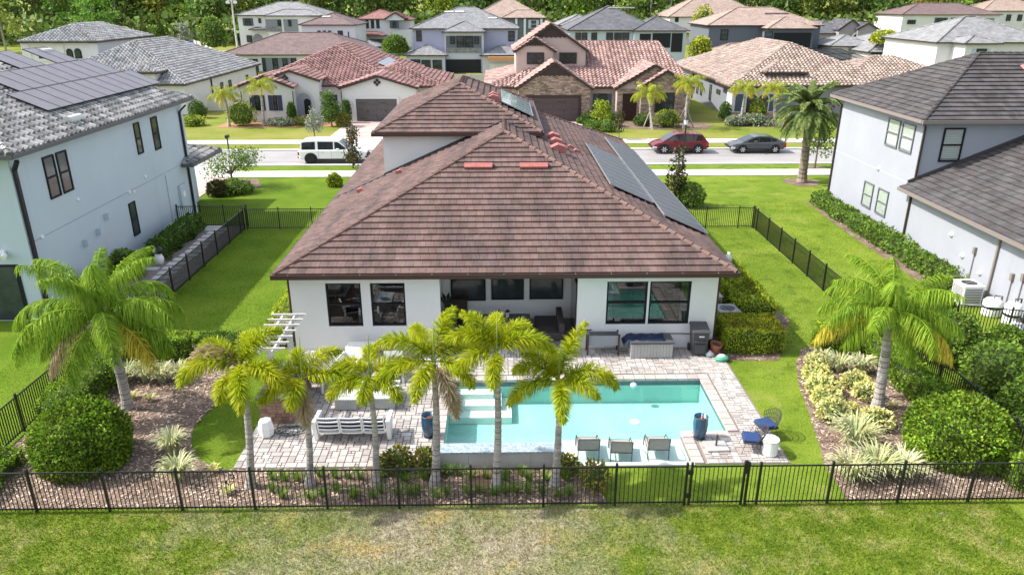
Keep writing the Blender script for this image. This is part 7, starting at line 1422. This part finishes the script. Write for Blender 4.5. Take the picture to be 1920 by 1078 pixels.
        for x in (wx[0] + .62, wx[0] + 1.62, wx[1] - .55): MB().box(x - .006, x + .006, s * hw - .004, s * hw + .004, .42, zb - .02).build('door_seam', M_trim, c)
        MB().box(wx[0] + .4, wx[1] - .4, s * hw * .98 - .02, s * hw * .98 + .02, belt[1][1] - .02, belt[1][1] + .09).build('sill', M_trim, c)
        if rails: MB().bar((roof[1][-1][0] + .2, s * hw * .72, H + .05), (roof[1][0][1] - .3, s * hw * .72, H + .05), .04).build('roof_rail', M_alloy, c)
    MB().box(f[0] - .02, f[0] + .03, -hw * .55, hw * .55, f[1] + .12, f[2] - .12).build('grille', M_trim, c); MB().box(f[0] - .06, f[0] + .06, -hw * .9, hw * .9, f[1] - .02, f[1] + .12).build('bumper', M_trim, c, bevel=.03); MB().box(r0[0] - .06, r0[0] + .06, -hw * .9, hw * .9, r0[1] - .02, r0[1] + .12).build('bumper', M_trim, c, bevel=.03); MB().box(r0[0] - .03, r0[0] - .01, -.24, .24, .62, .74).build('number_plate', M_whitem, c)
    place(c, loc, rz, (1, 1, zs)); return c
car('white full-size SUV driving past on the street by the magnolia', 'SUV', (-13.1, 58.9, .01), 0, paint('white_paint', (.78, .78, .77)), 5.3, 2.03, 1.92, [(-2.62, .50, 1.05, .90), (-2.45, .36, 1.16, 1.0), (-1.0, .34, 1.18, 1.015), (1.0, .34, 1.18, 1.015), (1.25, .34, 1.16, 1.01), (2.2, .36, 1.12, .98), (2.5, .42, 1.02, .92), (2.66, .50, .92, .80)], (1.14, [(.25, 1.02), (-1.05, .15), (-2.30, -1.25)], (1.45, 1.14, .55, 1.90), (-2.50, 1.14, -2.30, 1.86)), .42, (-1.62, 1.55), rim=M_trim, rails=True, cabin=[(1.45, 1.14), (.55, 1.88), (.2, 1.92), (-1.2, 1.93), (-2.28, 1.88), (-2.52, 1.14)], zs=.93)
car('dark red crossover SUV parked on the far side of the street', 'SUV', (15.15, 62.35, .01), math.pi, paint('red_paint', (.125, .004, .010)), 4.75, 1.86, 1.66, [(-2.30, .50, .98, .80), (-2.12, .36, 1.06, .91), (-.8, .32, 1.04, .93), (.9, .32, 1.0, .93), (1.2, .32, .98, .925), (1.9, .36, .90, .89), (2.2, .42, .78, .82), (2.38, .50, .66, .66)], (1.0, [(.05, .98), (-1.0, -.02), (-1.72, -1.08)], (1.55, .98, .45, 1.62), (-2.22, 1.0, -1.72, 1.60)), .37, (-1.45, 1.38), cabin=[(1.55, .98), (.48, 1.60), (.1, 1.66), (-.9, 1.64), (-1.72, 1.56), (-2.22, 1.0)])
car('gray sedan parked on the far side of the street behind the red crossover', 'car', (21.7, 62.35, .01), math.pi, paint('gray_paint', (.07, .072, .078)), 4.65, 1.80, 1.42, [(-2.26, .48, .92, .76), (-2.08, .34, 1.0, .87), (-1.0, .30, .95, .90), (.9, .30, .90, .90), (1.2, .30, .88, .895), (1.9, .34, .80, .86), (2.2, .38, .70, .80), (2.36, .46, .60, .66)], (.90, [(.02, .95), (-.95, -.05), (-1.45, -1.02)], (1.45, .88, .35, 1.38), (-1.95, 1.0, -.95, 1.38)), .335, (-1.38, 1.34), cabin=[(1.45, .88), (.38, 1.36), (.05, 1.41), (-.75, 1.40), (-1.3, 1.28), (-1.98, .98)])
lp = thing('street_lamp', 'black street lamp post on the verge before the red crossover', 'street lamp', (13.94, 55.6, 0)); b = MB(); b.lathe([(.12, 0), (.12, .25), (.07, .4), (.055, 3.3), (.05, 3.35)], 12, (13.94, 55.6, 0)); b.build('pole', M_black, lp); MB().lathe([(.10, 3.35), (.13, 3.40), (.17, 3.72), (.0, 3.72)], 10, (13.94, 55.6, 0)).build('lamp_glass', M_blind, lp); MB().lathe([(.21, 3.72), (.19, 3.78), (.05, 3.95), (.0, 4.02)], 10, (13.94, 55.6, 0)).build('cap', M_black, lp)
mbx = thing('mailbox', 'black mailbox on a post on the far verge beyond the crape myrtle', 'mailbox', (-23.2, 63.9, 0)); MB().box(-23.25, -23.15, 63.85, 63.95, 0, 1.0).build('post', M_black, mbx); MB().box(-23.33, -23.07, 63.65, 64.2, 1.0, 1.28).build('box', M_black, mbx, bevel=.05)
p = at(441, 58, 150); pole = thing('light_pole', 'tall pale floodlight pole before the white balcony house', 'pole', (p.x, 150, rise(150))); MB().tube([(p.x, 150, rise(150)), (p.x, 150, 12.4)], [.22, .14], 8).build('pole', M_conc, pole); MB().bar((p.x - .8, 150, 11.7), (p.x + .8, 150, 11.7), .12).build('crossarm', M_conc, pole)
for dx in (-.7, .7): MB().box(p.x + dx - .3, p.x + dx + .3, 149.7, 150.1, 11.2, 11.65).build('lamp_head', M_whitem, pole)
for lb, px_, Y in (('thin dark lamp post on the far lawn beside the road', 370, 150), ('second thin dark post by the far road sign', 332, 160)): p = at(px_, 95, Y); o = thing('lamp_post', lb, 'post', (p.x, Y, rise(Y))); MB().tube([(p.x, Y, rise(Y)), (p.x, Y, rise(Y) + 5)], [.12, .08], 6).build('pole', M_black, o); MB().box(p.x - .2, p.x + .2, Y - .2, Y + .2, rise(Y) + 5, rise(Y) + 5.4).build('lamp_head', M_black, o)
p = at(358, 72, 178); o = thing('road_sign', 'small blue sign beside the far road', 'sign', (p.x, 178, rise(178))); MB().box(p.x - .9, p.x + .9, 177.9, 178.0, rise(178) + .6, rise(178) + 1.9).build('board', mat('blue_sign', (.05, .12, .40), .5, fine=.05), o); MB().bar((p.x, 178.05, rise(178)), (p.x, 178.05, rise(178) + 1.0), .12).build('post', M_black, o)
